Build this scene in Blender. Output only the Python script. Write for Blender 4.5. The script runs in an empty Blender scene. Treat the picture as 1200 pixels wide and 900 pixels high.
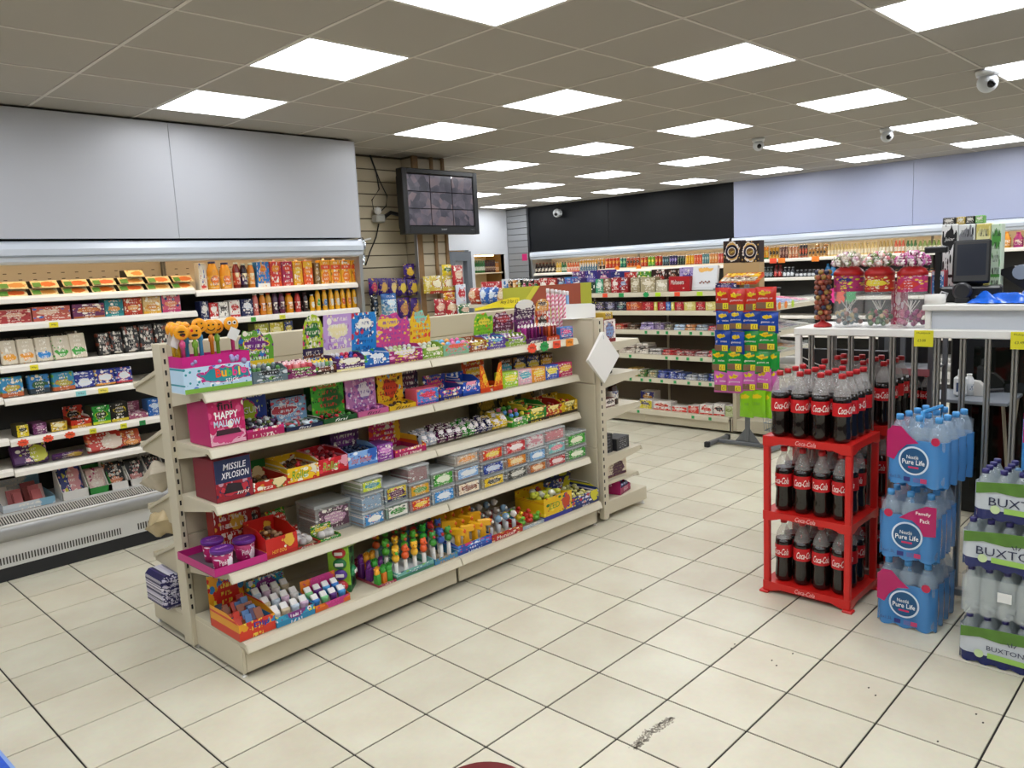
import bpy, math, random
from mathutils import Vector, Matrix
random.seed(7)
SC = bpy.context.scene
COL = SC.collection
# ------------------------------------------------------------------ camera, world, exposure
F_PX = 914.39; YAW, PITCH, ROLL = 0.766390, -0.143138, 0.048719
CAM = Vector((-1.42363, -2.90909, 1.68378))
FWD = Vector((math.cos(YAW)*math.cos(PITCH), math.sin(YAW)*math.cos(PITCH), math.sin(PITCH)))
_r = FWD.cross(Vector((0, 0, 1))).normalized(); _d = FWD.cross(_r)
RGT = math.cos(ROLL)*_r + math.sin(ROLL)*_d
DWN = -math.sin(ROLL)*_r + math.cos(ROLL)*_d
cam_data = bpy.data.cameras.new('camera'); cam = bpy.data.objects.new('camera', cam_data); COL.objects.link(cam)
cam_data.sensor_width = 36; cam_data.sensor_fit = 'HORIZONTAL'; cam_data.lens = F_PX/1200*36
cam_data.clip_start = 0.02
cam.matrix_world = Matrix.Translation(CAM) @ Matrix(((RGT.x, -DWN.x, -FWD.x), (RGT.y, -DWN.y, -FWD.y), (RGT.z, -DWN.z, -FWD.z))).to_4x4()
SC.camera = cam
SC.view_settings.view_transform = 'Standard'; SC.view_settings.look = 'None'; SC.view_settings.gamma = 1
SC.view_settings.use_curve_mapping = False
SC.view_settings.exposure = 0.0
PANEL_POWER = 10.5
world = bpy.data.worlds.new('world'); SC.world = world; world.use_nodes = True
world.node_tree.nodes['Background'].inputs[0].default_value = (0.75, 0.8, 0.9, 1)
world.node_tree.nodes['Background'].inputs[1].default_value = 0.25

# ------------------------------------------------------------------ photograph pixel -> real shelf coordinate
def sol(px, a, b, axis):
    """coordinate along axis (0/1) where the line with the other two coordinates a,b meets picture column px"""
    k = (px-600)/F_PX
    N = RGT - k*FWD
    if axis == 0: return CAM.x - (N.y*(a-CAM.y)+N.z*(b-CAM.z))/N.x
    return CAM.y - (N.x*(a-CAM.x)+N.z*(b-CAM.z))/N.y
def solz(py, x, y):
    k = (py-450)/F_PX
    N = DWN - k*FWD
    return CAM.z - (N.x*(x-CAM.x)+N.y*(y-CAM.y))/N.z
def proj(x, y, z):
    D = Vector((x, y, z))-CAM; w = D.dot(FWD)
    if w < 0.05: return None
    return 600+F_PX*D.dot(RGT)/w, 450+F_PX*D.dot(DWN)/w, w

# ------------------------------------------------------------------ materials
def lin(h):
    h = h.lstrip('#'); c = [int(h[i:i+2], 16)/255 for i in (0, 2, 4)]
    return tuple(v/12.92 if v <= 0.04045 else ((v+0.055)/1.055)**2.4 for v in c)+(1,)
_M = {}
def mat(hexc, rough=0.5, metal=0.0, trans=0.0, alpha=1.0, emit=0.0, bump=0.0, bscale=200, coat=0.0, var=0.0):
    key = (hexc, rough, metal, trans, alpha, emit, bump, bscale, coat, var)
    if key in _M: return _M[key]
    m = bpy.data.materials.new('surface_'+hexc.lstrip('#')); m.use_nodes = True
    nt = m.node_tree; b = nt.nodes['Principled BSDF']
    b.inputs['Base Color'].default_value = lin(hexc); b.inputs['Roughness'].default_value = rough
    b.inputs['Metallic'].default_value = metal; b.inputs['Transmission Weight'].default_value = trans
    b.inputs['Alpha'].default_value = alpha
    if coat: b.inputs['Coat Weight'].default_value = coat
    if emit:
        b.inputs['Emission Color'].default_value = lin(hexc); b.inputs['Emission Strength'].default_value = emit
    if var or bump:
        tc = nt.nodes.new('ShaderNodeTexCoord'); no = nt.nodes.new('ShaderNodeTexNoise')
        no.inputs['Scale'].default_value = bscale; no.inputs['Detail'].default_value = 4
        nt.links.new(tc.outputs['Object'], no.inputs['Vector'])
        if bump:
            bp = nt.nodes.new('ShaderNodeBump'); bp.inputs['Strength'].default_value = bump; bp.inputs['Distance'].default_value = 0.004
            nt.links.new(no.outputs['Fac'], bp.inputs['Height']); nt.links.new(bp.outputs['Normal'], b.inputs['Normal'])
        if var:
            hv = nt.nodes.new('ShaderNodeHueSaturation'); hv.inputs['Color'].default_value = lin(hexc)
            mr = nt.nodes.new('ShaderNodeMapRange'); mr.inputs['To Min'].default_value = 1-var; mr.inputs['To Max'].default_value = 1+var
            nt.links.new(no.outputs['Fac'], mr.inputs['Value']); nt.links.new(mr.outputs['Result'], hv.inputs['Value'])
            nt.links.new(hv.outputs['Color'], b.inputs['Base Color'])
    _M[key] = m
    return m

def make_print_group():
    g = bpy.data.node_groups.new('packaging_print', 'ShaderNodeTree')
    I = g.interface
    def sock(n, t, d):
        s = I.new_socket(n, in_out='INPUT', socket_type=t); s.default_value = d
    for n in ('Base', 'Ell', 'Band', 'Spk', 'Spk2'): sock(n, 'NodeSocketColor', (1, 1, 1, 1))
    for n, d in (('EX', .5), ('EY', .55), ('RX', .3), ('RY', .2), ('B0', 0), ('B1', .2), ('Amt', .3), ('Scale', 8), ('Seed', 0), ('Asp', 1), ('Txt', .5)):
        sock(n, 'NodeSocketFloat', d)
    I.new_socket('Color', in_out='OUTPUT', socket_type='NodeSocketColor')
    N = g.nodes; L = g.links
    gi = N.new('NodeGroupInput'); go = N.new('NodeGroupOutput')
    tc = N.new('ShaderNodeTexCoord'); sp = N.new('ShaderNodeSeparateXYZ'); L.new(tc.outputs['Generated'], sp.inputs[0])
    def mth(op, a, b=None, c=None):
        n = N.new('ShaderNodeMath'); n.operation = op
        for i, v in enumerate((a, b, c)):
            if v is None: continue
            if isinstance(v, (int, float)): n.inputs[i].default_value = v
            else: L.new(v, n.inputs[i])
        return n.outputs[0]
    G = gi.outputs
    u, v = sp.outputs['X'], sp.outputs['Z']
    def mix(f, a, b):
        n = N.new('ShaderNodeMix'); n.data_type = 'RGBA'; L.new(f, n.inputs['Factor']); L.new(a, n.inputs['A']); L.new(b, n.inputs['B'])
        return n.outputs['Result']
    wc = N.new('ShaderNodeCombineXYZ'); L.new(mth('MULTIPLY', u, G['Asp']), wc.inputs[0]); L.new(v, wc.inputs[1]); L.new(G['Seed'], wc.inputs[2])
    wn = N.new('ShaderNodeTexNoise'); wn.inputs['Scale'].default_value = 5.0; wn.inputs['Detail'].default_value = 3; L.new(wc.outputs[0], wn.inputs['Vector'])
    ws = N.new('ShaderNodeSeparateColor'); L.new(wn.outputs['Color'], ws.inputs[0])
    u0, v0 = u, v
    u = mth('MULTIPLY_ADD', mth('SUBTRACT', ws.outputs[0], .5), .34, u); v = mth('MULTIPLY_ADD', mth('SUBTRACT', ws.outputs[1], .5), .30, v)
    dx = mth('DIVIDE', mth('SUBTRACT', u, G['EX']), G['RX']); dy = mth('DIVIDE', mth('SUBTRACT', v, G['EY']), G['RY'])
    rr = mth('ADD', mth('MULTIPLY', dx, dx), mth('MULTIPLY', dy, dy))
    ell = mth('LESS_THAN', rr, 1.0); ring = mth('MULTIPLY', mth('LESS_THAN', rr, 1.25), mth('GREATER_THAN', rr, 1.0))
    v, u = v0, u0
    band = mth('MULTIPLY', mth('GREATER_THAN', v, G['B0']), mth('LESS_THAN', v, G['B1']))
    cx = N.new('ShaderNodeCombineXYZ'); L.new(mth('MULTIPLY', u, G['Asp']), cx.inputs[0]); L.new(v, cx.inputs[1]); L.new(G['Seed'], cx.inputs[2])
    vo = N.new('ShaderNodeTexVoronoi'); vo.voronoi_dimensions = '3D'; L.new(cx.outputs[0], vo.inputs['Vector']); L.new(G['Scale'], vo.inputs['Scale'])
    sc = N.new('ShaderNodeSeparateColor'); L.new(vo.outputs['Color'], sc.inputs[0])
    vf = N.new('ShaderNodeTexVoronoi'); L.new(cx.outputs[0], vf.inputs['Vector']); L.new(mth('MULTIPLY', G['Scale'], 2.3), vf.inputs['Scale'])
    sf = N.new('ShaderNodeSeparateColor'); L.new(vf.outputs['Color'], sf.inputs[0])
    fine = mth('MULTIPLY', mth('LESS_THAN', sf.outputs[1], mth('MULTIPLY', G['Amt'], .55)), mth('LESS_THAN', vf.outputs['Distance'], .5))
    inner = mth('LESS_THAN', vo.outputs['Distance'], 0.42)
    s1 = mth('MULTIPLY', mth('LESS_THAN', sc.outputs[0], G['Amt']), inner)
    s2 = mth('MULTIPLY', mth('GREATER_THAN', sc.outputs[0], mth('SUBTRACT', 1.0, mth('MULTIPLY', G['Amt'], 0.7))), inner)
    # rows of small lettering
    cx2 = N.new('ShaderNodeCombineXYZ'); L.new(mth('MULTIPLY', mth('MULTIPLY', u, G['Asp']), 26.0), cx2.inputs[0]); L.new(mth('MULTIPLY', v, 9.0), cx2.inputs[1]); L.new(G['Seed'], cx2.inputs[2])
    nz = N.new('ShaderNodeTexNoise'); nz.inputs['Scale'].default_value = 1.0; nz.inputs['Detail'].default_value = 1; L.new(cx2.outputs[0], nz.inputs['Vector'])
    rows = mth('LESS_THAN', mth('FRACT', mth('MULTIPLY', v, 6.0)), 0.55)
    txt = mth('MULTIPLY', mth('MULTIPLY', mth('GREATER_THAN', nz.outputs['Fac'], 0.52), rows), mth('LESS_THAN', mth('ABSOLUTE', mth('SUBTRACT', u, 0.5)), mth('MULTIPLY', G['Txt'], 0.5)))
    txt = mth('MULTIPLY', txt, mth('GREATER_THAN', G['Txt'], 0.01))
    c = mix(s1, G['Base'], G['Spk']); c = mix(s2, c, G['Spk2']); c = mix(fine, c, G['Ell']); c = mix(band, c, G['Band'])
    c = mix(ring, c, G['Band']); c = mix(ell, c, G['Ell'])
    half = mth('MULTIPLY', txt, 0.8); c = mix(half, c, G['Spk2'])
    L.new(c, go.inputs['Color'])
    return g
PRINT = make_print_group()
def pm(base, ell='#ffffff', band=None, spk=None, spk2=None, ex=.5, ey=.6, rx=.32, ry=.16, b0=0, b1=.16, amt=.25, scale=7, asp=1, txt=.6, seed=None, rough=.4):
    band = band or base; spk = spk or ell; spk2 = spk2 or '#f4efe4'
    if seed is None: seed = random.random()*50
    m = bpy.data.materials.new('packaging_print'); m.use_nodes = True
    nt = m.node_tree; b = nt.nodes['Principled BSDF']; b.inputs['Roughness'].default_value = rough
    gn = nt.nodes.new('ShaderNodeGroup'); gn.node_tree = PRINT
    for n, c in (('Base', base), ('Ell', ell), ('Band', band), ('Spk', spk), ('Spk2', spk2)): gn.inputs[n].default_value = tuple(v**1.18 for v in lin(c))
    for n, f in (('EX', ex), ('EY', ey), ('RX', rx), ('RY', ry), ('B0', b0), ('B1', b1), ('Amt', amt), ('Scale', scale), ('Seed', seed), ('Asp', asp), ('Txt', txt)): gn.inputs[n].default_value = f
    nt.links.new(gn.outputs[0], b.inputs['Base Color'])
    return m

# ------------------------------------------------------------------ mesh building
class MB:
    def __init__(s): s.v = []; s.f = []; s.m = []; s.sm = []
    def face(s, idx, m=0, sm=False): s.f.append(idx); s.m.append(m); s.sm.append(sm)
    def quad(s, a, b, c, d, m=0):
        n = len(s.v); s.v += [a, b, c, d]; s.face((n, n+1, n+2, n+3), m)
        return s
    def box(s, x0, x1, y0, y1, z0, z1, m=0, front=None, top=None):
        n = len(s.v)
        s.v += [(x, y, z) for z in (z0, z1) for y in (y0, y1) for x in (x0, x1)]
        for k, q in enumerate(((0, 1, 5, 4), (1, 3, 7, 5), (3, 2, 6, 7), (2, 0, 4, 6), (4, 5, 7, 6), (2, 3, 1, 0))):
            mm = m
            if k == 0 and front is not None: mm = front
            if k == 4 and top is not None: mm = top
            s.face(tuple(n+i for i in q), mm)
        return s
    def cbox(s, x0, x1, y0, y1, z0, z1, r, m=0, front=None, top=None):
        """chamfered box"""
        r = min(r, (x1-x0)*.3, (y1-y0)*.3, (z1-z0)*.3)
        c = ((x0+x1)/2, (y0+y1)/2, (z0+z1)/2); h = ((x1-x0)/2, (y1-y0)/2, (z1-z0)/2)
        idx = {}
        for sx in (-1, 1):
            for sy in (-1, 1):
                for sz in (-1, 1):
                    for ax in range(3):
                        sg = (sx, sy, sz)
                        p = [c[i]+sg[i]*(h[i]-(0 if i == ax else r)) for i in range(3)]
                        idx[(sx, sy, sz, ax)] = len(s.v); s.v.append(tuple(p))
        def g(sx, sy, sz, ax): return idx[(sx, sy, sz, ax)]
        fm = m if front is None else front; tm = m if top is None else top
        s.face((g(-1, -1, -1, 1), g(1, -1, -1, 1), g(1, -1, 1, 1), g(-1, -1, 1, 1)), fm)
        s.face((g(1, 1, -1, 1), g(-1, 1, -1, 1), g(-1, 1, 1, 1), g(1, 1, 1, 1)), m)
        s.face((g(1, -1, -1, 0), g(1, 1, -1, 0), g(1, 1, 1, 0), g(1, -1, 1, 0)), m)
        s.face((g(-1, 1, -1, 0), g(-1, -1, -1, 0), g(-1, -1, 1, 0), g(-1, 1, 1, 0)), m)
        s.face((g(-1, -1, 1, 2), g(1, -1, 1, 2), g(1, 1, 1, 2), g(-1, 1, 1, 2)), tm)
        s.face((g(-1, 1, -1, 2), g(1, 1, -1, 2), g(1, -1, -1, 2), g(-1, -1, -1, 2)), m)
        for sx in (-1, 1):
            for sy in (-1, 1):
                a = (g(sx, sy, -1, 0), g(sx, sy, -1, 1), g(sx, sy, 1, 1), g(sx, sy, 1, 0)); s.face(a if sx*sy < 0 else a[::-1], m)
        for sx in (-1, 1):
            for sz in (-1, 1):
                a = (g(sx, -1, sz, 0), g(sx, 1, sz, 0), g(sx, 1, sz, 2), g(sx, -1, sz, 2)); s.face(a if sx*sz > 0 else a[::-1], m)
        for sy in (-1, 1):
            for sz in (-1, 1):
                a = (g(-1, sy, sz, 1), g(1, sy, sz, 1), g(1, sy, sz, 2), g(-1, sy, sz, 2)); s.face(a if sy*sz < 0 else a[::-1], m)
        for sx in (-1, 1):
            for sy in (-1, 1):
                for sz in (-1, 1):
                    a = (g(sx, sy, sz, 0), g(sx, sy, sz, 1), g(sx, sy, sz, 2)); s.face(a if sx*sy*sz > 0 else a[::-1], m)
        return s
    def lathe(s, prof, seg=12, cx=0, cy=0, m=0, ms=None, sm=True, cap=True, z0=0):
        """prof: list of (r, z); ms: material per band"""
        n = len(s.v)
        for r, z in prof:
            for k in range(seg):
                a = 2*math.pi*k/seg; s.v.append((cx+r*math.cos(a), cy+r*math.sin(a), z0+z))
        for i in range(len(prof)-1):
            for k in range(seg):
                k2 = (k+1) % seg
                s.face((n+i*seg+k, n+i*seg+k2, n+(i+1)*seg+k2, n+(i+1)*seg+k), m if ms is None else ms[i], sm)
        if cap:
            if prof[0][0] > 1e-5: s.face(tuple(n+k for k in reversed(range(seg))), m if ms is None else ms[0])
            if prof[-1][0] > 1e-5: s.face(tuple(n+(len(prof)-1)*seg+k for k in range(seg)), m if ms is None else ms[-1])
        return s
    def tube(s, pts, r, seg=6, m=0, closed=False):
        n = len(s.v); P = [Vector(p) for p in pts]; k = len(P)
        for i, p in enumerate(P):
            t = (P[(i+1) % k if closed else min(i+1, k-1)]-P[(i-1) % k if closed else max(i-1, 0)]).normalized()
            a = t.orthogonal().normalized() if abs(t.z) > .95 else t.cross(Vector((0, 0, 1))).normalized()
            b = t.cross(a).normalized()
            rr = r[i] if isinstance(r, (list, tuple)) else r
            for j in range(seg):
                th = 2*math.pi*j/seg; s.v.append(tuple(p+rr*(math.cos(th)*a+math.sin(th)*b)))
        for i in range(k if closed else k-1):
            i2 = (i+1) % k
            for j in range(seg):
                j2 = (j+1) % seg; s.face((n+i*seg+j, n+i2*seg+j, n+i2*seg+j2, n+i*seg+j2)[::-1], m, True)
        if not closed:
            s.face(tuple(n+j for j in range(seg)), m); s.face(tuple(n+(k-1)*seg+j for j in reversed(range(seg))), m)
        return s
    def prism(s, pts, a0, a1, axis='y', m=0, front=None, sm=False):
        """2-D outline extruded: axis y -> pts are (x,z); axis x -> pts are (y,z); axis z -> (x,y)"""
        n = len(s.v); k = len(pts)
        def P(p, a): return {'y': (p[0], a, p[1]), 'x': (a, p[0], p[1]), 'z': (p[0], p[1], a)}[axis]
        s.v += [P(p, a0) for p in pts]+[P(p, a1) for p in pts]
        ar = sum(pts[i][0]*pts[(i+1) % k][1]-pts[(i+1) % k][0]*pts[i][1] for i in range(k))
        flip = (ar > 0) != (axis != 'y')
        # front face at a0
        lo = tuple(range(n, n+k)); hi = tuple(range(n+k, n+2*k))
        lo_f = lo[::-1] if not flip else lo; hi_f = hi if not flip else hi[::-1]
        s.face(lo_f, m if front is None else front); s.face(hi_f, m)
        for i in range(k):
            j = (i+1) % k; q = (n+i, n+j, n+k+j, n+k+i)
            s.face(q if not flip else q[::-1], m, sm)
        return s
    def grid(s, fn, nu, nv, m=0, sm=True, flip=False):
        n = len(s.v)
        for j in range(nv+1):
            for i in range(nu+1): s.v.append(tuple(fn(i/nu, j/nv)))
        for j in range(nv):
            for i in range(nu):
                q = (n+j*(nu+1)+i, n+j*(nu+1)+i+1, n+(j+1)*(nu+1)+i+1, n+(j+1)*(nu+1)+i)
                s.face(q[::-1] if flip else q, m, sm)
        return s
    def ball(s, c, r, m=0, seg=8, rings=5, sc=(1, 1, 1)):
        pr = [(max(1e-6, r*math.sin(math.pi*i/rings)), -r*math.cos(math.pi*i/rings)) for i in range(rings+1)]
        n = len(s.v); s.lathe(pr, seg, 0, 0, m, cap=False)
        for i in range(n, len(s.v)):
            v = s.v[i]; s.v[i] = (c[0]+v[0]*sc[0], c[1]+v[1]*sc[1], c[2]+v[2]*sc[2])
        return s
    def shift(s, n0, dx, dy, dz):
        for i in range(n0, len(s.v)): v = s.v[i]; s.v[i] = (v[0]+dx, v[1]+dy, v[2]+dz)
        return s
    def rotx(s, n0, a, py=0, pz=0):
        ca, sa = math.cos(a), math.sin(a)
        for i in range(n0, len(s.v)):
            x, y, z = s.v[i]; y -= py; z -= pz; s.v[i] = (x, py+y*ca-z*sa, pz+y*sa+z*ca)
        return s
    def rotz(s, n0, a, px=0, py=0):
        ca, sa = math.cos(a), math.sin(a)
        for i in range(n0, len(s.v)):
            x, y, z = s.v[i]; x -= px; y -= py; s.v[i] = (px+x*ca-y*sa, py+x*sa+y*ca, z)
        return s
    def roty(s, n0, a, px=0, pz=0):
        ca, sa = math.cos(a), math.sin(a)
        for i in range(n0, len(s.v)):
            x, y, z = s.v[i]; x -= px; z -= pz; s.v[i] = (px+x*ca+z*sa, y, pz-x*sa+z*ca)
        return s
    def mesh(s, name, mats):
        me = bpy.data.meshes.new(name); me.from_pydata(s.v, [], s.f)
        for q in (mats if isinstance(mats, (list, tuple)) else [mats]): me.materials.append(q)
        me.polygons.foreach_set('material_index', s.m); me.polygons.foreach_set('use_smooth', s.sm); me.update()
        return me

KIDS = {}
def obj(name, me, parent=None, loc=(0, 0, 0), rot=(0, 0, 0)):
    o = bpy.data.objects.new(name, me); COL.objects.link(o); o.location = loc; o.rotation_euler = rot
    if parent is not None: o.parent = parent; KIDS.setdefault(parent.name, []).append(o)
    return o
def tag(o, label, cat=None, group=None, kind=None):
    if label: o['label'] = label
    if cat: o['category'] = cat
    if group: o['group'] = group
    if kind: o['kind'] = kind
    return o
def thing(name, label, cat, loc=(0, 0, 0), rz=0, group=None):
    o = obj(name, None, None, loc, (0, 0, rz)); o.empty_display_size = .05
    return tag(o, label, cat, group)
def copy_tree(o, parent=None):
    c = o.copy(); COL.objects.link(c)
    if parent is not None: c.parent = parent; KIDS.setdefault(parent.name, []).append(c)
    for ch in list(KIDS.get(o.name, [])): copy_tree(ch, c)
    return c
# ------------------------------------------------------------------ lettering
_T = {}
def text_mesh(s, w, h, mt, shear=0.0, bold=0.0, bend=0.0, depth=0.0006, keep=False):
    key = (s, round(w, 4), round(h, 4), mt.name, shear, bend, bold)
    if key in _T: return _T[key]
    cu = bpy.data.curves.new('lettering', 'FONT'); cu.body = s; cu.size = 1; cu.resolution_u = 2
    cu.align_x = 'CENTER'; cu.shear = shear; cu.offset = bold; cu.space_line = .85
    to = bpy.data.objects.new('lettering_tmp', cu); COL.objects.link(to)
    me = bpy.data.meshes.new_from_object(to)
    bpy.data.objects.remove(to); bpy.data.curves.remove(cu)
    xs = [v.co.x for v in me.vertices] or [0]; ys = [v.co.y for v in me.vertices] or [0]
    x0, x1, y0, y1 = min(xs), max(xs), min(ys), max(ys)
    sx = w/max(x1-x0, 1e-4); sy = h/max(y1-y0, 1e-4)
    if keep: sx = sy = min(sx, sy)
    for v in me.vertices:
        x = (v.co.x-(x0+x1)/2)*sx; y = (v.co.y-(y0+y1)/2)*sy
        if bend: a = x/bend; v.co = (bend*math.sin(a), -bend*math.cos(a), y)
        else: v.co = (x, 0, y)
    me.materials.clear(); me.materials.append(mt); me.name = 'lettering'
    _T[key] = me
    return me
def letters(s, parent, loc, w, h, color='#ffffff', name='lettering', rot=(0, 0, 0), **k):
    return obj(name, text_mesh(s, w, h, mat(color, .5), **k), parent, loc, rot)
# ================================================================== the room
H = 2.78
def tile_mat():
    m = bpy.data.materials.new('floor_tile'); m.use_nodes = True; nt = m.node_tree; b = nt.nodes['Principled BSDF']
    tc = nt.nodes.new('ShaderNodeTexCoord'); oi = nt.nodes.new('ShaderNodeObjectInfo'); ge = nt.nodes.new('ShaderNodeNewGeometry')
    n1 = nt.nodes.new('ShaderNodeTexNoise'); n1.inputs['Scale'].default_value = 3.0; n1.inputs['Detail'].default_value = 6
    n2 = nt.nodes.new('ShaderNodeTexNoise'); n2.inputs['Scale'].default_value = 45.0; n2.inputs['Detail'].default_value = 5
    for n in (n1, n2): nt.links.new(ge.outputs['Position'], n.inputs['Vector'])
    cr = nt.nodes.new('ShaderNodeValToRGB'); cr.color_ramp.elements[0].color = lin('#d2c9b2'); cr.color_ramp.elements[0].position = .3
    cr.color_ramp.elements[1].color = lin('#dedac4'); cr.color_ramp.elements[1].position = .7
    nt.links.new(n1.outputs['Fac'], cr.inputs['Fac'])
    hv = nt.nodes.new('ShaderNodeHueSaturation')
    ma = nt.nodes.new('ShaderNodeMath'); ma.operation = 'MULTIPLY_ADD'; ma.inputs[1].default_value = .09; ma.inputs[2].default_value = .93
    nt.links.new(oi.outputs['Random'], ma.inputs[0]); nt.links.new(ma.outputs[0], hv.inputs['Value']); nt.links.new(cr.outputs['Color'], hv.inputs['Color'])
    mx = nt.nodes.new('ShaderNodeMix'); mx.data_type = 'RGBA'; mx.blend_type = 'MULTIPLY'; mx.inputs['Factor'].default_value = .12
    nt.links.new(hv.outputs['Color'], mx.inputs['A']); nt.links.new(n2.outputs['Color'], mx.inputs['B']); nt.links.new(mx.outputs['Result'], b.inputs['Base Color'])
    rr = nt.nodes.new('ShaderNodeMapRange'); rr.inputs['To Min'].default_value = .26; rr.inputs['To Max'].default_value = .46
    nt.links.new(n2.outputs['Fac'], rr.inputs['Value']); nt.links.new(rr.outputs['Result'], b.inputs['Roughness'])
    return m
TILE = tile_mat()
FX0, FX1, FY0, FY1 = -3.67, 9.55, -5.0, 7.6
floor = tag(obj('floor', MB().box(FX0, FX1, FY0, FY1, -.12, -.004).mesh('floor', mat('#1e1a16', .9, var=.3, bscale=60))), 'cream square floor tiles with dark grout lines', kind='structure')
T3 = 1/3; cand = []
for i in range(-11, 28):
    for j in range(-15, 22):
        cx, cy = (i+.5)*T3, (j+.5)*T3
        if cx+.17 > FX1 or cy+.17 > FY1: continue
        if cx < 2.3 and cy > 2.55: continue
        p = proj(cx, cy, 0)
        vis = p is not None and -90 < p[0] < 1290 and 300 < p[1] < 1000
        cand.append((0 if vis else 1, (p[2] if p else 99), cx, cy))
cand.sort()
g = .0036
tme = MB().cbox(-T3/2+g, T3/2-g, -T3/2+g, T3/2-g, -.01, 0, .0012).mesh('floor_tile', TILE)
rest = MB()
for k, (v, w, cx, cy) in enumerate(cand):
    if k < 298: obj('floor_tile', tme, floor, (cx, cy, 0))
    else: rest.box(cx-T3/2+g, cx+T3/2-g, cy-T3/2+g, cy+T3/2-g, -.01, 0)
tag(obj('distant_floor_tiles', rest.mesh('distant_floor_tiles', TILE), floor), None, kind='stuff')
# stuck-on tape residue and specks on the floor
res = MB(); rnd = random.Random(3)
for (ax, ay, bx, by) in ((742, 878, 762, 857), (763, 858, 789, 841)):
    pa = []
    for px, py in ((ax, ay), (bx, by)):
        k = (px-600)/F_PX; l = (py-450)/F_PX; d = FWD+k*RGT+l*DWN; t = -CAM.z/d.z; pa.append(CAM+d*t)
    d = (pa[1]-pa[0]); L = d.length; d.normalize(); n = Vector((-d.y, d.x, 0))
    for q in range(210):
        c = pa[0]+d*rnd.uniform(0, L)+n*rnd.gauss(0, .011); r = rnd.uniform(.0015, .005); a0 = rnd.uniform(0, 6)
        if abs((c-pa[0]).dot(n)) > .02: continue
        pts = [(c.x+r*rnd.uniform(.5, 1.3)*math.cos(a0+k*1.26), c.y+r*rnd.uniform(.5, 1.3)*math.sin(a0+k*1.26)) for k in range(5)]
        res.prism(pts, .0002, .0007, 'z')
tag(obj('tape_residue', res.mesh('tape_residue', mat('#a29a8c', .9)), floor), None, kind='stuff')
sp = MB()
for px, py in ((904.5, 774), (910, 780), (929, 766), (1018, 806), (1026, 815), (1144, 837), (1152, 847), (1099, 869), (857, 760), (861, 755), (751, 691)):
    k = (px-600)/F_PX; l = (py-450)/F_PX; d = FWD+k*RGT+l*DWN; c = CAM+d*(-CAM.z/d.z); r = .0045
    sp.prism([(c.x+r*math.cos(a)*1.2, c.y+r*math.sin(a)*.8) for a in [i*1.05 for i in range(6)]], .0002, .0011, 'z')
tag(obj('floor_specks', sp.mesh('floor_specks', mat('#2c221b', .8)), floor), None, kind='stuff')

# ---- suspended ceiling (its grid is turned about one degree against the floor)
TH = -0.018642; CO = (0.97852, 0.57739)
CT = mat('#aaa59c', .95, bump=.25, bscale=900, var=.06)
ceil = tag(obj('ceiling', MB().box(-6.2, 9.6, -6.6, 8.2, .03, .10).mesh('ceiling', mat('#8d877d', .95)), None, (CO[0], CO[1], H), (0, 0, TH)), 'grey suspended ceiling of square mineral tiles', kind='structure')
def c2w(x, y): c, s_ = math.cos(TH), math.sin(TH); return x*c-y*s_+CO[0], x*s_+y*c+CO[1]
cand = []
lights = []
for i in range(-8, 15):
    for j in range(-10, 12):
        X, Y = c2w(i*.6, j*.6)
        if X < 2.1 and Y > 2.75: continue
        if X > 9.0 or X < -3.9: continue
        if i % 3 == 0 and j % 2 == 0 and X < 8.9 and i >= -6 and j >= -8 and (i, j) != (3, 4):
            lights.append((i, j, X, Y)); continue
        p = proj(X, Y, H)
        vis = p is not None and -150 < p[0] < 1350 and -150 < p[1] < 450
        cand.append((0 if vis else 1, p[2] if p else 99, i, j))
cand.sort(); rest = MB()
cme = MB().cbox(-.2915, .2915, -.2915, .2915, 0, .015, .003).mesh('ceiling_tile', CT)
for k, (v, w, i, j) in enumerate(cand):
    if k < 290: obj('ceiling_tile', cme, ceil, (i*.6, j*.6, 0))
    else: rest.box(i*.6-.2915, i*.6+.2915, j*.6-.2915, j*.6+.2915, 0, .015)
tag(obj('distant_ceiling_tiles', rest.mesh('distant_ceiling_tiles', CT), ceil), None, kind='stuff')
BAR = mat('#cfcac2', .55)
for i in range(-8, 15): obj('grid_runner', MB().box(i*.6+.3-.0085, i*.6+.3+.0085, -6.3, 6.9, -.0015, .012).mesh('grid_runner', BAR), ceil)
for j in range(-10, 12): obj('cross_runner', MB().box(-5.4, 8.4, j*.6+.3-.0075, j*.6+.3+.0075, -.001, .012).mesh('cross_runner', BAR), ceil)
LF = MB(); 
for a, b_, c, d in ((-.292, .292, -.292, -.283), (-.292, .292, .283, .292), (-.292, -.283, -.283, .283), (.283, .292, -.283, .283)): LF.box(a, b_, c, d, -.003, .02)
LFm = LF.mesh('light_frame', mat('#e8e8e6', .4)); LDm = MB().box(-.283, .283, -.283, .283, -.001, .012).mesh('light_diffuser', mat('#f7faff', .5, emit=PANEL_POWER))
for (i, j, X, Y) in lights:
    t = thing('ceiling_light', 'square white LED panel light set flush in the grey ceiling', 'light', (X, Y, H), TH, 'LED ceiling panels')
    obj('frame', LFm, t); obj('diffuser', LDm, t)

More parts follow.
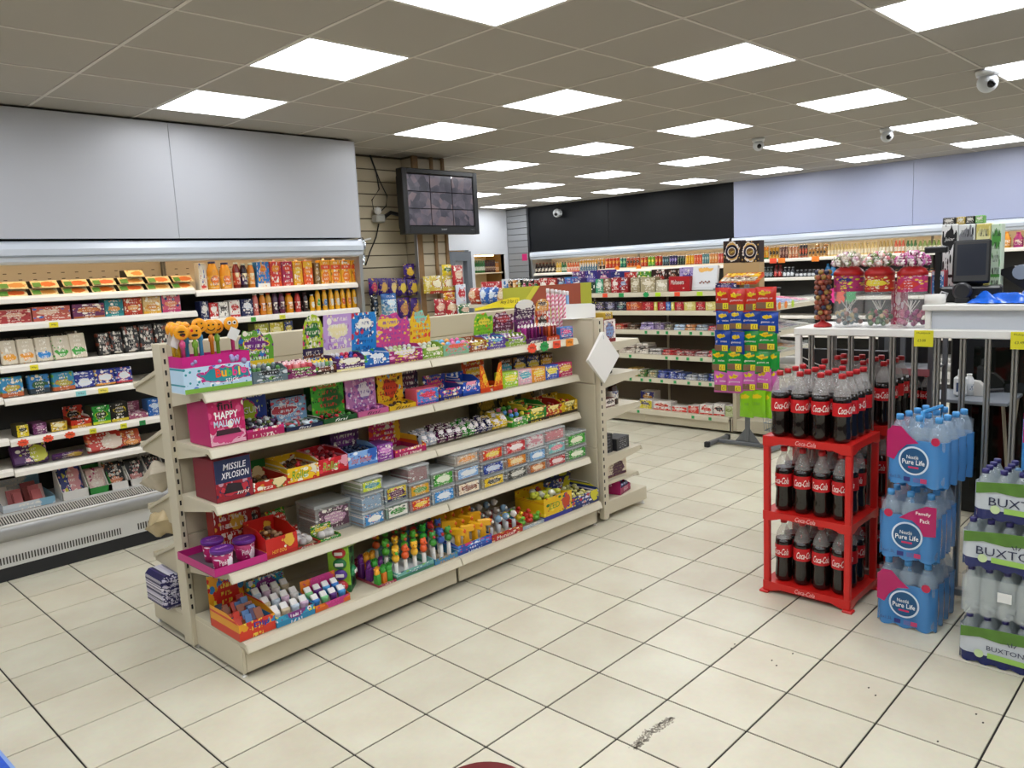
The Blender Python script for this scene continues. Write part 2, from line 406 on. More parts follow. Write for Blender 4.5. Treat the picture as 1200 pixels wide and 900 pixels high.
# ---- walls
WHITE = mat('#b3b5bb', .35, var=.02, bscale=3); WHITE2 = mat('#a9b0cc', .35, var=.02, bscale=3)
WTXT = 'pale plain shop wall'
def wall(name, label, x0, x1, y0, y1, z0=0, z1=H+.03, m=None): return tag(obj(name, MB().box(x0, x1, y0, y1, z0, z1).mesh(name, m or mat('#d5d4d0', .7))), label, kind='structure')
wall('wall_left', 'wall behind the chilled cabinets', FX0, 3.33, 3.0, 3.1)
wall('wall_side', 'wall between the column and the far door', 3.75, 3.85, 3.1, 7.6, m=mat('#cfcdc8', .7))
wall('wall_back', 'far wall behind the drinks coolers', 9.5, 9.6, FY0, 7.6)
wall('wall_right', 'grey wall along the till side', FX0, 9.5, FY0-.1, FY0, m=mat('#77746e', .8))  # unseen wall, its colour darkened to bounce less light
wall('wall_front', 'dark grey wall by the entrance', FX0-.1, FX0, FY0, 3.0, m=mat('#5f5d5a', .8))  # out of view too; dark tone chosen to cut bounced light
# white wall with door and alcove at the far end (plane Y = 7)
WB = mat('#d3d6db', .6)
wm = MB(); wm.box(3.85, 7.50, 7.0, 7.1, 0, H+.03); wm.box(7.50, 7.95, 7.0, 7.1, 2.08, H+.03); wm.box(7.95, 8.08, 7.0, 7.1, 0, H+.03)
wm.box(8.08, 8.84, 7.0, 7.1, 2.0, H+.03); wm.box(8.08, 8.84, 7.0, 7.1, 0, .15); wm.box(8.84, 8.95, 7.0, 7.1, 0, H+.03)
tag(obj('wall_far', wm.mesh('wall_far', WB)), 'pale grey-white wall with door and lit alcove', kind='structure')
wall('wall_alcove', 'cream back of the lit alcove', 8.0, 9.0, 7.5, 7.6, m=mat('#e6cfa0', .6))
d = thing('door_1', 'grey framed glazed door beside the lit alcove', None, (7.72, 7.04, 0)); d['kind'] = 'structure'; del_cat = d
GR = mat('#6c7178', .5)
fm = MB(); fm.box(-.23, -.15, -.1, .06, 0, 2.06); fm.box(.13, .23, -.1, .06, 0, 2.06); fm.box(-.15, .13, -.1, .06, 1.9, 2.06)
obj('door_frame', fm.mesh('door_frame', GR), d); obj('door_leaf', MB().box(-.15, .13, 0, .04, 0, 1.9).mesh('door_leaf', mat('#b9bdc2', .5)), d)
obj('door_pane', MB().box(-.10, .08, -.012, -.001, .9, 1.8).mesh('door_pane', mat('#dfe6ea', .1)), d)
# grey slat wall on the far side
def slatwall(name, label, fx, nz, z0, pitch, m, groove, face):
    """fx: (a0,a1,plane) ; face 'x' -> faces -X, 'y' -> faces -Y"""
    a0, a1, pl = fx
    w = tag(obj(name, (MB().box(pl+.012, pl+.03, a0, a1, 0, H+.02) if face == 'x' else MB().box(a0, a1, pl+.012, pl+.03, 0, H+.02)).mesh(name, groove)), label, kind='structure')
    sm_ = (MB().cbox(pl, pl+.012, a0+.001, a1-.001, 0, pitch-.009, .003) if face == 'x' else MB().cbox(a0+.001, a1-.001, pl, pl+.012, 0, pitch-.009, .003)).mesh('slat', m)
    for k in range(nz): obj('slat', sm_, w, (0, 0, z0+k*pitch))
    return w
slatwall('wall_slat_grey', 'grey slatted wall panel next to the far coolers', (6.50, 6.995, 8.92), 25, .02, .11, mat('#8b8d90', .5), mat('#45474a', .8), 'x')
slatwall('wall_slat_cream', 'cream slatted wall panel behind the hanging purple bags', (2.42, 3.33, 2.96), 25, .02, .11, mat('#b9ad93', .5), mat('#5a5142', .8), 'y')
# column with timber corner strips
colm = tag(obj('column', MB().box(3.345, 3.72, 2.83, 3.1, 0, H+.02).mesh('column', mat('#6d6350', .8))), 'slatted square column with timber corner strips carrying the television', kind='structure')
CR = mat('#bfb39a', .5)
sA = MB().cbox(.001, .16, 2.818, 2.83, 0, .101, .003).mesh('slat', CR); sB = MB().cbox(3.333, 3.345, 2.83, 3.0, 0, .101, .003).mesh('slat', CR)
for k in range(25):
    obj('slat', sA, colm, (3.40, 0, .02+k*.11)); obj('slat', sA, colm, (3.555, 0, .02+k*.11)); obj('slat', sB, colm, (0, 0, .02+k*.11))
WOOD = mat('#8a6a43', .55, var=.25, bscale=25)
for x0, x1 in ((3.333, 3.40), (3.55, 3.585), (3.69, 3.725)): obj('corner_strip', MB().cbox(x0, x1, 2.800, 2.83, .0, H, .004).mesh('corner_strip', WOOD), colm)
obj('edge_trim', MB().box(3.325, 3.333, 2.80, 2.84, 0, 2.2).mesh('edge_trim', mat('#b9bbbd', .3, .8)), colm)

# ---- white bulkhead above the left cabinets, with panel joint
bk = tag(obj('wall_bulkhead_left', MB().box(FX0, 2.40, 2.405, 3.0, 2.02, H-.012).mesh('wall_bulkhead_left', mat('#3a3c40', .7))), 'white bulkhead panels above the chilled cabinets', kind='structure')
jx = [FX0, -1.6, sol(203, 2.39, 2.4, 0), 2.40]
for a, b_ in zip(jx, jx[1:]): obj('panel', MB().cbox(a+.001, b_-.001, 2.39, 2.405, 2.012, H-.014, .002).mesh('panel', WHITE), bk)
obj('end_panel', MB().box(2.40, 2.406, 2.39, 2.96, 2.012, H-.014).mesh('end_panel', WHITE), bk)
# ---- far bulkhead: charcoal and white
BLK = mat('#0e1013', .5, var=.08, bscale=2)
BLK.node_tree.nodes['Principled BSDF'].inputs['Specular IOR Level'].default_value = .22
bk = tag(obj('wall_bulkhead_back', MB().box(8.965, 9.5, FY0, 6.5, 2.004, H+.01).mesh('wall_bulkhead_back', mat('#3a3c40', .7))), 'far bulkhead of charcoal and white panels above the drinks coolers', kind='structure')
ys = [FY0, -2.2, .2, 2.56, 4.75, 6.46]
for a, b_ in zip(ys, ys[1:]): obj('panel', MB().cbox(8.95, 8.965, a+.002, b_-.002, 2.006, H+.01, .002).mesh('panel', WHITE2 if b_ < 2.6 else BLK), bk)
obj('panel', MB().box(8.93, 8.965, 6.462, 6.50, 2.0, H+.01).mesh('panel', mat('#202226', .5)), bk)
# ================================================================== shop fixtures
CREAM = mat('#cdc4ac', .42, var=.03, bscale=6); CREAM2 = mat('#c2b89e', .5); DARK = mat('#1c1a18', .8); WHT = mat('#eceae4', .4); STEEL = mat('#b8babc', .3, .9)
def wobj(name, mb, m, parent): return obj(name, mb.mesh(name, m), parent, tuple(-c for c in parent.location))
def slots_y(x0, x1, y, z0, z1, step=.05):
    b = MB(); z = z0
    while z < z1: b.box(x0, x1, y-.0015, y+.002, z, z+.022); z += step
    return b
# ---- main sweets gondola (faces -Y at the front; sloped shelves behind)
G = thing('gondola_shelving', 'long cream double-sided gondola shelving filled with sweets', 'shelving unit', (1.26, .65, 0))
for x0 in (-.012, 1.243, 2.505):
    u = wobj('upright', MB().cbox(x0, x0+.03, .60, .69, .02, 1.44, .003), CREAM, G)
    tag(wobj('upright_slots', slots_y(x0+.011, x0+.019, .60, .2, 1.42), DARK, G), None, kind='stuff')
BAYS = ((.019, 1.242), (1.274, 2.504))
for x0, x1 in BAYS:
    for z0, z1 in ((.15, .55), (.552, .95), (.952, 1.318), (1.32, 1.44)):
        wobj('back_panel', MB().cbox(x0, x1, .612, .678, z0, z1, .004), CREAM2, G)
GZ = (1.24, .999, .751, .460, .170); GY = (.284, .284, .284, .214, .134)
SX = ((.012, 1.256), (1.260, 2.503))
for z, yf in zip(GZ, GY):
    for k, (x0, x1) in enumerate(SX):
        lip = [(.60, z), (yf, z), (yf-.014, z-.003), (yf-.030, z-.04), (yf-.022, z-.042), (yf+.002, z-.024), (.60, z-.022)]
        s_ = wobj('shelf', MB().prism(lip, x0, x1, 'x'), CREAM, G)
        if z > .3:
            for xb in (x0+.002, x1-.008):
                wobj('bracket', MB().prism([(.60, z-.022), (yf+.03, z-.024), (yf+.03, z-.034), (.60, z-.085)], xb, xb+.006, 'x'), CREAM, G)
        wobj('ticket_strip', MB().prism([(yf-.0155, z-.006), (yf-.0305, z-.037), (yf-.0315, z-.0365), (yf-.0165, z-.0055)], x0+.004, x1-.004, 'x'), mat('#d8d0ba', .25), G)
for x0, x1 in SX:
    wobj('plinth', MB().cbox(x0+.012, x1-.002, .155, .17, .022, .14, .003), CREAM, G)
    wobj('plinth', MB().cbox(x0+.012, x1-.002, 1.07, 1.085, .022, .13, .003), CREAM, G)
    wobj('rear_deck', MB().box(x0, x1, .69, 1.085, .131, .147), CREAM, G)
for x0 in (.010, 2.492):
    wobj('end_plate', MB().prism([(.155, .022), (.60, .022), (.60, .148), (.17, .148), (.155, .135)], x0, x0+.012, 'x'), CREAM, G)
    wobj('end_plate', MB().cbox(x0, x0+.012, .69, 1.085, .022, .13, .003), CREAM, G)
    for y in (.175, .62, .67, 1.06): wobj('foot', MB().lathe([(.012, 0), (.012, .006), (.005, .008), (.005, .024)], 8, x0+.01, y), WHT, G)
RZ = ((1.331, 1.232), (1.06, .936), (.756, .622), (.511, .375))
for za, zb in RZ:
    for x0, x1 in SX:
        wobj('sloped_shelf', MB().prism([(.69, za-.02), (1.02, zb-.02), (1.02, zb+.012), (1.012, zb+.012), (1.008, zb), (.69, za)], x0, x1, 'x'), CREAM, G)
    wobj('bracket', MB().prism([(.69, za-.02), (1.02, zb-.02), (1.02, zb-.035), (.69, zb-.05)], .02, .028, 'x'), CREAM2, G)
# ---- end bay facing the far shelves
E_ = thing('end_bay_shelving', 'cream end-of-aisle shelving bay with slotted post joined to the sweets gondola', 'shelving unit', (2.82, .66, 0))
for y0 in (.15, 1.11):
    wobj('slotted_post', MB().cbox(2.578, 2.635, y0, y0+.04, .02, 1.36, .003), CREAM, E_)
tag(wobj('post_slots', slots_y(2.586, 2.596, .15, .12, 1.34), DARK, E_), None, kind='stuff')
for z0, z1 in ((.06, .5), (.502, .93), (.932, 1.35)):
    wobj('back_panel', MB().cbox(2.572, 2.61, .192, 1.108, z0, z1, .004), CREAM, E_)
wobj('top_cap', MB().box(2.568, 2.61, .192, 1.108, 1.351, 1.358), CREAM2, E_)
EZ = (1.19, .972, .752, .44, .13)
for z in EZ:
    xe = 3.03 if z > .2 else 3.10
    if z > .2:
        wobj('shelf', MB().prism([(2.636, z-.018), (xe, z-.018), (xe+.022, z-.036), (xe+.03, z-.034), (xe+.01, z), (2.636, z)], .165, 1.12, 'y'), CREAM, E_)
        wobj('bracket', MB().prism([(2.636, z-.0), (xe-.01, z-.0), (xe-.01, z-.035), (2.636, z-.075)], .16, .166, 'y'), CREAM, E_)
    else:
        wobj('base_deck', MB().cbox(2.636, xe, .165, 1.12, .035, z, .004), CREAM, E_)
for x, y in ((2.65, .19), (3.08, .19), (3.08, 1.09)): wobj('foot', MB().lathe([(.014, 0), (.014, .008), (.006, .01), (.006, .036)], 8, x, y), WHT, E_)

# ---- chilled cabinet along the left wall
def cooler(name, label, a0, a1, bays, lamp, face, f0, endat=None):
    """built facing -Y with its front at Y=f0 along X a0..a1; face 'x' turns it to face -X. bays: list of (x0,x1,[shelf heights])"""
    if face == 'y': t = thing(name, label, 'fridge', ((a0+a1)/2, f0+.3, 0)); off = Vector((-(a0+a1)/2, -f0-.3, 0))
    else: t = thing(name, label, 'fridge', (f0+.3, (a0+a1)/2, 0), -math.pi/2); off = Vector(((a0+a1)/2, -f0-.3, 0)) 
    # local frame: x along front, y depth
    sgn = 1 if face == 'y' else -1     # for face x, local x = -world y
    def X(a): return a if face == 'y' else -a
    def put(n, mb, m): return obj(n, mb.mesh(n, m), t, tuple(off))
    xa, xb = min(X(a0), X(a1)), max(X(a0), X(a1))
    body = mat('#d8d7d3', .5); CM = mat('#e8dcc4', .45)
    put('back_panel', MB().box(xa, xb, f0+.50, f0+.53, 1.64, 2.0), CM); put('back_panel', MB().box(xa, xb, f0+.50, f0+.53, .3, 1.638), mat('#3b3a38', .6))
    tag(put('panel_perforations', (lambda b: [b.box(x, x+.02, f0+.497, f0+.5, z, z+.005) for z in (1.78, 1.82) for x in [xa+.05+k*.085 for k in range(int((xb-xa-.1)/.085))]] and b)(MB()), mat('#6a5b45', .8)), None, kind='stuff')
    put('base_tub', MB().prism([(f0+.53, .07), (f0+.53, .34), (f0+.05, .34), (f0+.05, .3), (f0+.02, .08)], xa, xb, 'x'), body)
    put('kick_plate', MB().cbox(xa, xb, f0-.03, f0+.03, 0, .085, .006), mat('#232427', .6))
    put('lower_panel', MB().prism([(f0-.035, .085), (f0-.035, .24), (f0-.02, .24), (f0-.02, .085)], xa, xb, 'x'), body)
    tag(put('vent_slots', (lambda b: [b.box(x, x+.007, f0-.0375, f0-.034, .108, .150) for x in [xa+.02+k*.0165 for k in range(int((xb-xa-.04)/.0165))] if int((x-xa)/.9*10) % 10 != 4] and b)(MB()), mat('#3c3832', .8)), None, kind='stuff')
    put('bumper', MB().prism([(f0-.035, .24), (f0-.07, .262), (f0-.082, .30), (f0-.074, .335), (f0-.05, .345), (f0-.03, .33), (f0-.03, .24)], xa, xb, 'x', sm=True), mat('#a9a9a8', .35, .3))
    put('bumper_rail', MB().tube([(xa, f0-.066, .342), (xb, f0-.066, .342)], .010, 8), mat('#e6e4df', .2, .3))
    put('grille_bed', MB().prism([(f0-.045, .345), (f0+.05, .372), (f0+.05, .34), (f0-.045, .33)], xa, xb, 'x'), mat('#2a2724', .7))
    tag(put('grille_bars', (lambda b: [b.prism([(f0-.04, .352), (f0+.045, .377), (f0+.045, .37), (f0-.04, .345)], x, x+.006, 'x') for x in [xa+.01+k*.0145 for k in range(int((xb-xa-.02)/.0145))]] and b)(MB()), mat('#c9c4ba', .4)), None, kind='stuff')
    put('deck', MB().box(xa, xb, f0+.05, f0+.5, .372, .385), body)
    # canopy with rolled night blind
    cp = [(f0+.5, 2.0), (f0-.005, 2.0), (f0-.045, 1.985), (f0-.062, 1.95), (f0-.06, 1.915), (f0-.048, 1.912), (f0-.05, 1.905), (f0-.046, 1.878), (f0-.03, 1.865), (f0+.03, 1.862), (f0+.03, 1.94), (f0+.5, 1.96)]
    put('canopy', MB().prism(cp, xa, xb, 'x', sm=False), mat('#c6cdd6', .3))
    put('blind_pull_bar', MB().tube([(xa+.01, f0-.052, 1.909), (xb-.01, f0-.052, 1.909)], .006, 6), mat('#9aa2ab', .35))
    lampm = mat(lamp, .5, emit=16.0)
    for s0, s1, zs in bays:
        sa, sb = min(X(s0), X(s1)), max(X(s0), X(s1))
        put('strip_lamp', MB().tube([(sa+.04, f0+.06, 1.945), (sb-.04, f0+.06, 1.945)], .012, 6), lampm)
        for z in zs:
            sp_ = [(f0+.49, z), (f0+.03, z), (f0+.012, z+.004), (f0-.004, z-.012), (f0-.008, z-.036), (f0+.003, z-.04), (f0+.03, z-.02), (f0+.49, z-.018)]
            put('shelf', MB().prism(sp_, sa+.003, sb-.003, 'x'), mat('#e4ded2', .4))
        for x in (sa+.002, sb-.012): put('shelf_rail', MB().box(x, x+.01, f0+.47, f0+.5, .385, 1.95), mat('#8a8880', .5))
    for x in ([xa, xb-.03] if endat is None else endat):
        put('end_panel', MB().prism([(f0+.53, 0), (f0-.03, 0), (f0-.06, .34), (f0-.03, .42), (f0-.012, 1.1), (f0-.03, 1.84), (f0-.06, 1.95), (f0-.03, 2.0), (f0+.53, 2.0)], x, x+.03, 'x'), mat('#a7aaae', .3, .6))
    return t
LA = [1.676, 1.518, 1.272, 1.078, .83, .645]; LB = [1.655, 1.45, 1.24, 1.0, .75]
cooler('open_chiller', 'long white open chiller cabinet stocked with packed foods', -3.63, 2.40, [(-3.63, -2.63, LA), (-2.63, -1.42, LA), (-1.42, -.215, [v+.012 for v in LA]), (-.215, 1.005, LA), (1.005, 2.36, LB)], '#ffdcae', 'y', 2.42, endat=[2.37])
BA = [1.625, 1.36, 1.1, .85, .6]; BB = [1.675, 1.42, 1.15, .9, .65]
cooler('open_chiller', 'open drinks chiller under the charcoal bulkhead on the back wall', 2.60, 6.42, [(2.60, 4.5, BA), (4.5, 6.42, BA)], '#ffe0b4', 'x', 8.93)
cooler('open_chiller', 'open drinks chiller under the white bulkhead on the back wall', -4.9, 2.56, [(-4.9, -2.4, BB), (-2.4, .1, BB), (.1, 2.56, BB)], '#ffe0b4', 'x', 8.93)

tag(obj('chrome_bracket', MB().tube([(2.412, 2.40, 1.80), (2.412, 2.375, 1.90), (2.412, 2.36, 1.97), (2.412, 2.39, 2.005), (2.412, 2.44, 2.0)], .011, 8).mesh('chrome_bracket', mat('#c8ccd0', .12, 1.0))), 'curved chrome bracket at the end of the long chiller canopy', 'bracket')
# ---- chocolate gondola of chocolate bars (faces -X)
FG = thing('gondola_shelving', 'cream gondola shelving of chocolate bars with green price tickets beyond the sweets gondola', 'shelving unit', (5.95, 2.26, 0))
FZ = (1.40, 1.208, 1.006, .745, .497, .16)
F0Y, F1Y = .77, 3.76
DKP = mat('#6b5d4b', .7)
for y0 in (.77, 1.75, 2.745, 3.74): wobj('upright', MB().cbox(5.93, 6.0, y0, y0+.025, .02, 1.46, .003), CREAM, FG)
for y0, y1 in ((.795, 1.75), (1.775, 2.745), (2.77, 3.74)):
    wobj('back_panel', MB().box(5.94, 5.99, y0, y1, .1, 1.45), DKP, FG)
    for z in FZ:
        xf = 5.50 if z > .3 else 5.45
        wobj('shelf', MB().prism([(5.94, z), (xf, z), (xf-.012, z-.004), (xf-.022, z-.045), (xf-.015, z-.047), (xf+.004, z-.022), (5.94, z-.022)], y0-.012, y1+.012, 'y'), CREAM, FG)
    wobj('plinth', MB().cbox(5.465, 5.48, y0-.012, y1+.012, .025, .125, .003), CREAM, FG)
    wobj('rear_deck', MB().cbox(6.0, 6.44, y0-.012, y1+.012, .03, .16, .003), CREAM, FG)
wobj('end_plate', MB().cbox(5.47, 5.93, .758, .77, .02, .155, .003), CREAM, FG)
# magazine end bay of it (faces -Y)
ME = thing('end_bay_shelving', 'cream end bay with acrylic fronted tilted shelves of magazines', 'shelving unit', (5.95, .55, 0))
wobj('back_panel', MB().cbox(5.47, 6.43, .71, .75, .03, 1.33, .004), CREAM2, ME)
wobj('base_deck', MB().cbox(5.47, 6.43, .37, .71, .03, .15, .004), CREAM, ME)
ACR = mat('#dfe6e4', .3, alpha=.16)
MZ = (1.27, 1.03, .82, .56)
for z in MZ:
    wobj('shelf', MB().prism([(.71, z+.02), (.36, z-.02), (.345, z-.025), (.335, z-.065), (.342, z-.067), (.37, z-.04), (.71, z)], 5.47, 6.43, 'x'), CREAM, ME)
    wobj('acrylic_front', MB().box(5.475, 6.425, .342, .346, z-.022, z+.045), ACR, ME)

# ---- television on the column
TVt = thing('television', 'large black television hung on the slatted column showing nine camera views', 'television', (3.475, 2.62, 2.055))
bz = MB(); W2, HT = .455, .575
bz.cbox(-W2, -W2+.055, -.045, .045, 0, HT, .006); bz.cbox(W2-.055, W2, -.045, .045, 0, HT, .006); bz.cbox(-W2+.055, W2-.055, -.045, .045, HT-.045, HT, .006); bz.cbox(-W2+.055, W2-.055, -.045, .045, 0, .075, .006)
obj('bezel', bz.mesh('bezel', mat('#050506', .3)), TVt)
obj('rear_shell', MB().cbox(-W2+.03, W2-.03, .045, .10, .04, HT-.05, .02).mesh('rear_shell', mat('#141416', .6)), TVt)
def cctv_mat():
    m = bpy.data.materials.new('camera_views'); m.use_nodes = True; nt = m.node_tree; b = nt.nodes['Principled BSDF']
    tc = nt.nodes.new('ShaderNodeTexCoord'); vo = nt.nodes.new('ShaderNodeTexVoronoi'); vo.inputs['Scale'].default_value = 13
    no = nt.nodes.new('ShaderNodeTexNoise'); no.inputs['Scale'].default_value = 9; no.inputs['Detail'].default_value = 6
    oi = nt.nodes.new('ShaderNodeObjectInfo'); va = nt.nodes.new('ShaderNodeVectorMath'); va.operation = 'MULTIPLY_ADD'; va.inputs[1].default_value = (1, 1, 1); nt.links.new(tc.outputs['Object'], va.inputs[0]); nt.links.new(oi.outputs['Random'], va.inputs[2])
    for n in (vo, no): nt.links.new(va.outputs[0], n.inputs['Vector'])
    mx = nt.nodes.new('ShaderNodeMix'); mx.data_type = 'FLOAT'; mx.inputs[0].default_value = .55
    se = nt.nodes.new('ShaderNodeSeparateColor'); nt.links.new(vo.outputs['Color'], se.inputs[0]); nt.links.new(se.outputs[0], mx.inputs[2]); nt.links.new(no.outputs['Fac'], mx.inputs[3])
    cr = nt.nodes.new('ShaderNodeValToRGB'); E = cr.color_ramp.elements
    E[0].color = lin('#1d1d28'); E[0].position = .15; E[1].color = lin('#b59a8a'); E[1].position = .95
    for p, c in ((.35, '#3b3848'), (.55, '#6e6472'), (.75, '#8b7478')): e = E.new(p); e.color = lin(c)
    nt.links.new(mx.outputs[0], cr.inputs['Fac']); b.inputs['Base Color'].default_value = (.01, .01, .012, 1); b.inputs['Roughness'].default_value = .2
    nt.links.new(cr.outputs['Color'], b.inputs['Emission Color']); b.inputs['Emission Strength'].default_value = .55
    return m
CV = cctv_mat()
for i in range(3):
    for j in range(3):
        x0 = -.396+i*.265; z0 = .079+j*.150
        obj('camera_view', MB().box(x0, x0+.256, -.036, -.034, z0, z0+.143).mesh('camera_view', CV), TVt, (0, 0, 0))
letters('SHARP', TVt, (0, -.0455, .042), .07, .014, '#c9c9cc')
letters('AQUOS', TVt, (.36, -.0455, .042), .05, .009, '#8d8d90')
obj('wall_bracket', MB().box(-.1, .1, .10, .18, .15, .42).mesh('wall_bracket', mat('#2a2a2c', .5)), TVt)
# CCTV gear and cable beside it
cb = thing('junction_camera', 'small grey dome camera with cables on the cream slatted wall', 'camera', (2.99, 2.90, 2.22))
obj('housing', MB().cbox(-.05, .05, -.03, .06, -.04, .03, .012).mesh('housing', mat('#a7a69f', .5)), cb); obj('dome', MB().ball((-.03, -.02, .06), .035).mesh('dome', mat('#d8d6d0', .3)), cb); obj('arm', MB().tube([(.04, 0, 0), (.13, 0, .05), (.24, .0, .03)], .018, 8).mesh('arm', mat('#1a1a1d', .5)), cb)
cab = MB().tube([(2.96, 2.94, 2.775), (3.02, 2.94, 2.62), (3.04, 2.94, 2.48), (2.95, 2.94, 2.38), (2.96, 2.94, 2.30), (3.02, 2.94, 2.265)], .005, 5)
cab.tube([(2.965, 2.935, 2.775), (3.05, 2.935, 2.55), (3.12, 2.935, 2.42), (3.10, 2.935, 2.33), (3.02, 2.935, 2.268)], .005, 5)
cab.tube([(3.00, 2.93, 2.17), (2.96, 2.93, 2.05), (2.88, 2.93, 1.92), (2.82, 2.93, 1.80)], .006, 5)
o = tag(obj('hanging_cable', cab.mesh('hanging_cable', mat('#191715', .6))), 'black cables looping down the cream slatted wall', 'cable')
tag(obj('support_rod', MB().tube([(2.402, 2.60, 1.965), (2.92, 2.962, 2.04)], .009, 6).mesh('support_rod', mat('#e9e9e6', .4))), 'thin white rod from the chiller end to the slatted wall', 'rod')
# ---- dome cameras on the ceiling
def dome(x, y, label, s=1.0):
    t = thing('dome_camera', label, 'camera', (x, y, H-.004), 0, 'ceiling dome cameras')
    obj('mount', MB().lathe([(.055*s, -.03*s), (.06*s, -.012*s), (.06*s, 0)], 16).mesh('mount', mat('#d9dbdd', .4)), t)
    obj('ball', MB().ball((0, 0, -.065*s), .052*s, seg=16, rings=10).mesh('ball', mat('#cfd3d6', .35)), t)
    obj('lens', MB().ball((-.036*s, -.026*s, -.078*s), .022*s, seg=10, rings=6).mesh('lens', mat('#0b0b0c', .1)), t)
dome(4.33, -1.60, 'white dome camera beside a bright panel above the water packs', 1.15)
dome(5.52, .50, 'small dark-lensed dome camera above the magazine end bay', .95)
dome(6.12, -.42, 'small grey dome camera on the ceiling above the tills')
def wallcam(x, y, z):
    t = thing('wall_camera', 'small white bullet camera on the charcoal bulkhead', 'camera', (x, y, z)); obj('mount', MB().lathe([(.06, 0), (.06, .02)], 12).rotz(0, 0).roty(0, math.pi/2).mesh('mount', mat('#cfd3d6', .4)), t)
    obj('ball', MB().ball((-.05, 0, 0), .07, seg=12, rings=8).mesh('ball', mat('#d6d9dc', .35)), t); obj('lens', MB().ball((-.10, -.02, -.02), .03).mesh('lens', mat('#111', .1) if 0 else mat('#111111', .1)), t)
wallcam(8.925, 5.76, 2.62)

# ---- till counter with barred front (faces -X)
KX = 2.60
KT = thing('till_counter', 'white till counter with upright grey bars along its front', 'counter', (2.9, -1.9, 0))
RZT, RZB = 1.316, 1.277
wobj('ledge', MB().cbox(KX, KX+.42, -3.4, sol(930, KX, RZT, 1), RZB, RZT, .004), WHT, KT)
yl = sol(930, KX, RZT, 1)
wobj('end_post', MB().cbox(KX+.005, KX+.035, yl-.035, yl-.005, 0, RZB, .003), WHT, KT)
for px in (950.5, 974, 997, 1021.5, 1046, 1072, 1098.5, 1128.5, 1158, 1190, -2.22, -2.37, -2.52, -2.67, -2.82, -2.97, -3.12, -3.27): 
    y = sol(px, KX+.02, 1.25, 1) if px > 0 else px
    bb = MB(); bb.box(KX+.012, KX+.03, y-.012, y-.004, .06, RZB); bb.box(KX+.012, KX+.03, y+.003, y+.011, .06, RZB); bb.box(KX+.03, KX+.034, y-.012, y+.011, .06, RZB)
    wobj('bar', bb, mat('#a5a29c', .35, .7), KT)
wobj('bottom_rail', MB().cbox(KX, KX+.04, -3.4, yl, .03, .07, .004), mat('#a5a29c', .35, .7), KT)
yb = sol(1084, KX+.03, 1.4, 1); ztop = solz(357, KX+.03, yb)
wobj('raised_top', MB().cbox(KX+.01, KX+.62, -3.4, yb+.008, ztop-.028, ztop, .004), WHT, KT)
wobj('front_board', MB().box(KX+.05, KX+.07, -3.4, yb-.02, RZT, ztop-.028), mat('#cbd0d8', .4), KT)
wobj('side_board', MB().cbox(KX+.03, KX+.6, yb-.025, yb, RZT, ztop-.028, .003), WHT, KT)
wobj('black_backdrop_panel', MB().cbox(KX+.50, KX+.52, sol(1040, KX+.5, .9, 1), sol(934, KX+.5, .9, 1), .0, 1.15, .004), mat('#121114', .35), KT)
wobj('black_backdrop_panel', MB().cbox(3.76, 3.78, sol(1086, 3.76, .9, 1), sol(1028, 3.76, .9, 1), .0, 1.22, .004), mat('#121114', .35), KT)  # added black sheet that darkens the view behind the wire rack
wobj('rear_post', MB().box(KX+.45, KX+.49, yl-.04, yl, 0, RZB), mat('#a5a29c', .35, .7), KT)
wobj('rear_post', MB().box(KX+.56, KX+.6, -3.38, -3.3, 0, ztop-.03), mat('#a5a29c', .35, .7), KT)
wobj('support_wall', MB().box(KX+.55, KX+.58, -3.4, -3.0, .02, ztop-.03), WHT, KT)
# ================================================================== products
WHITEP = mat('#f2efe8', .5); CARD = mat('#b79a72', .8)
CLEAR = mat('#e8eef0', .06, alpha=.16); FROST = mat('#e4eaea', .15, alpha=.14)
_MC = {}
def cached(key, fn):
    if key not in _MC: _MC[key] = fn()
    return _MC[key]
def rk(*a): return tuple(round(x, 3) if isinstance(x, float) else x for x in a)
class Rack:
    """a run of shelf: face 'y' looks to -Y (items start at Y=f), 'x' looks to -X (items start at X=f), 'X' looks to +X"""
    def __init__(s, face, f, z, top=9.): s.face, s.f, s.z, s.top = face, f, z, top
    def a(s, px): return sol(px, s.f, s.z, 0) if s.face == 'y' else sol(px, s.f, s.z, 1)
    def span(s, x0, x1):
        a, b = s.a(x0), s.a(x1); return (a+b)/2, abs(b-a)
    def h(s, ytop, x0, x1):
        c, _ = s.span(x0, x1); return (solz(ytop, c, s.f) if s.face == 'y' else solz(ytop, s.f, c))-s.z
    def loc(s, c, d, back=0, up=0):
        up += .001
        if s.face == 'y': return (c, s.f+d/2+back, s.z+up)
        if s.face == 'x': return (s.f+d/2+back, c, s.z+up)
        return (s.f-d/2-back, c, s.z+up)
    @property
    def rz(s): return {'y': 0, 'x': -math.pi/2, 'X': math.pi/2}[s.face]
def stand(o, r, c, d, back=0, up=0, turn=0):
    o.location = r.loc(c, d, back, up); o.rotation_euler = (0, 0, r.rz+turn); return o
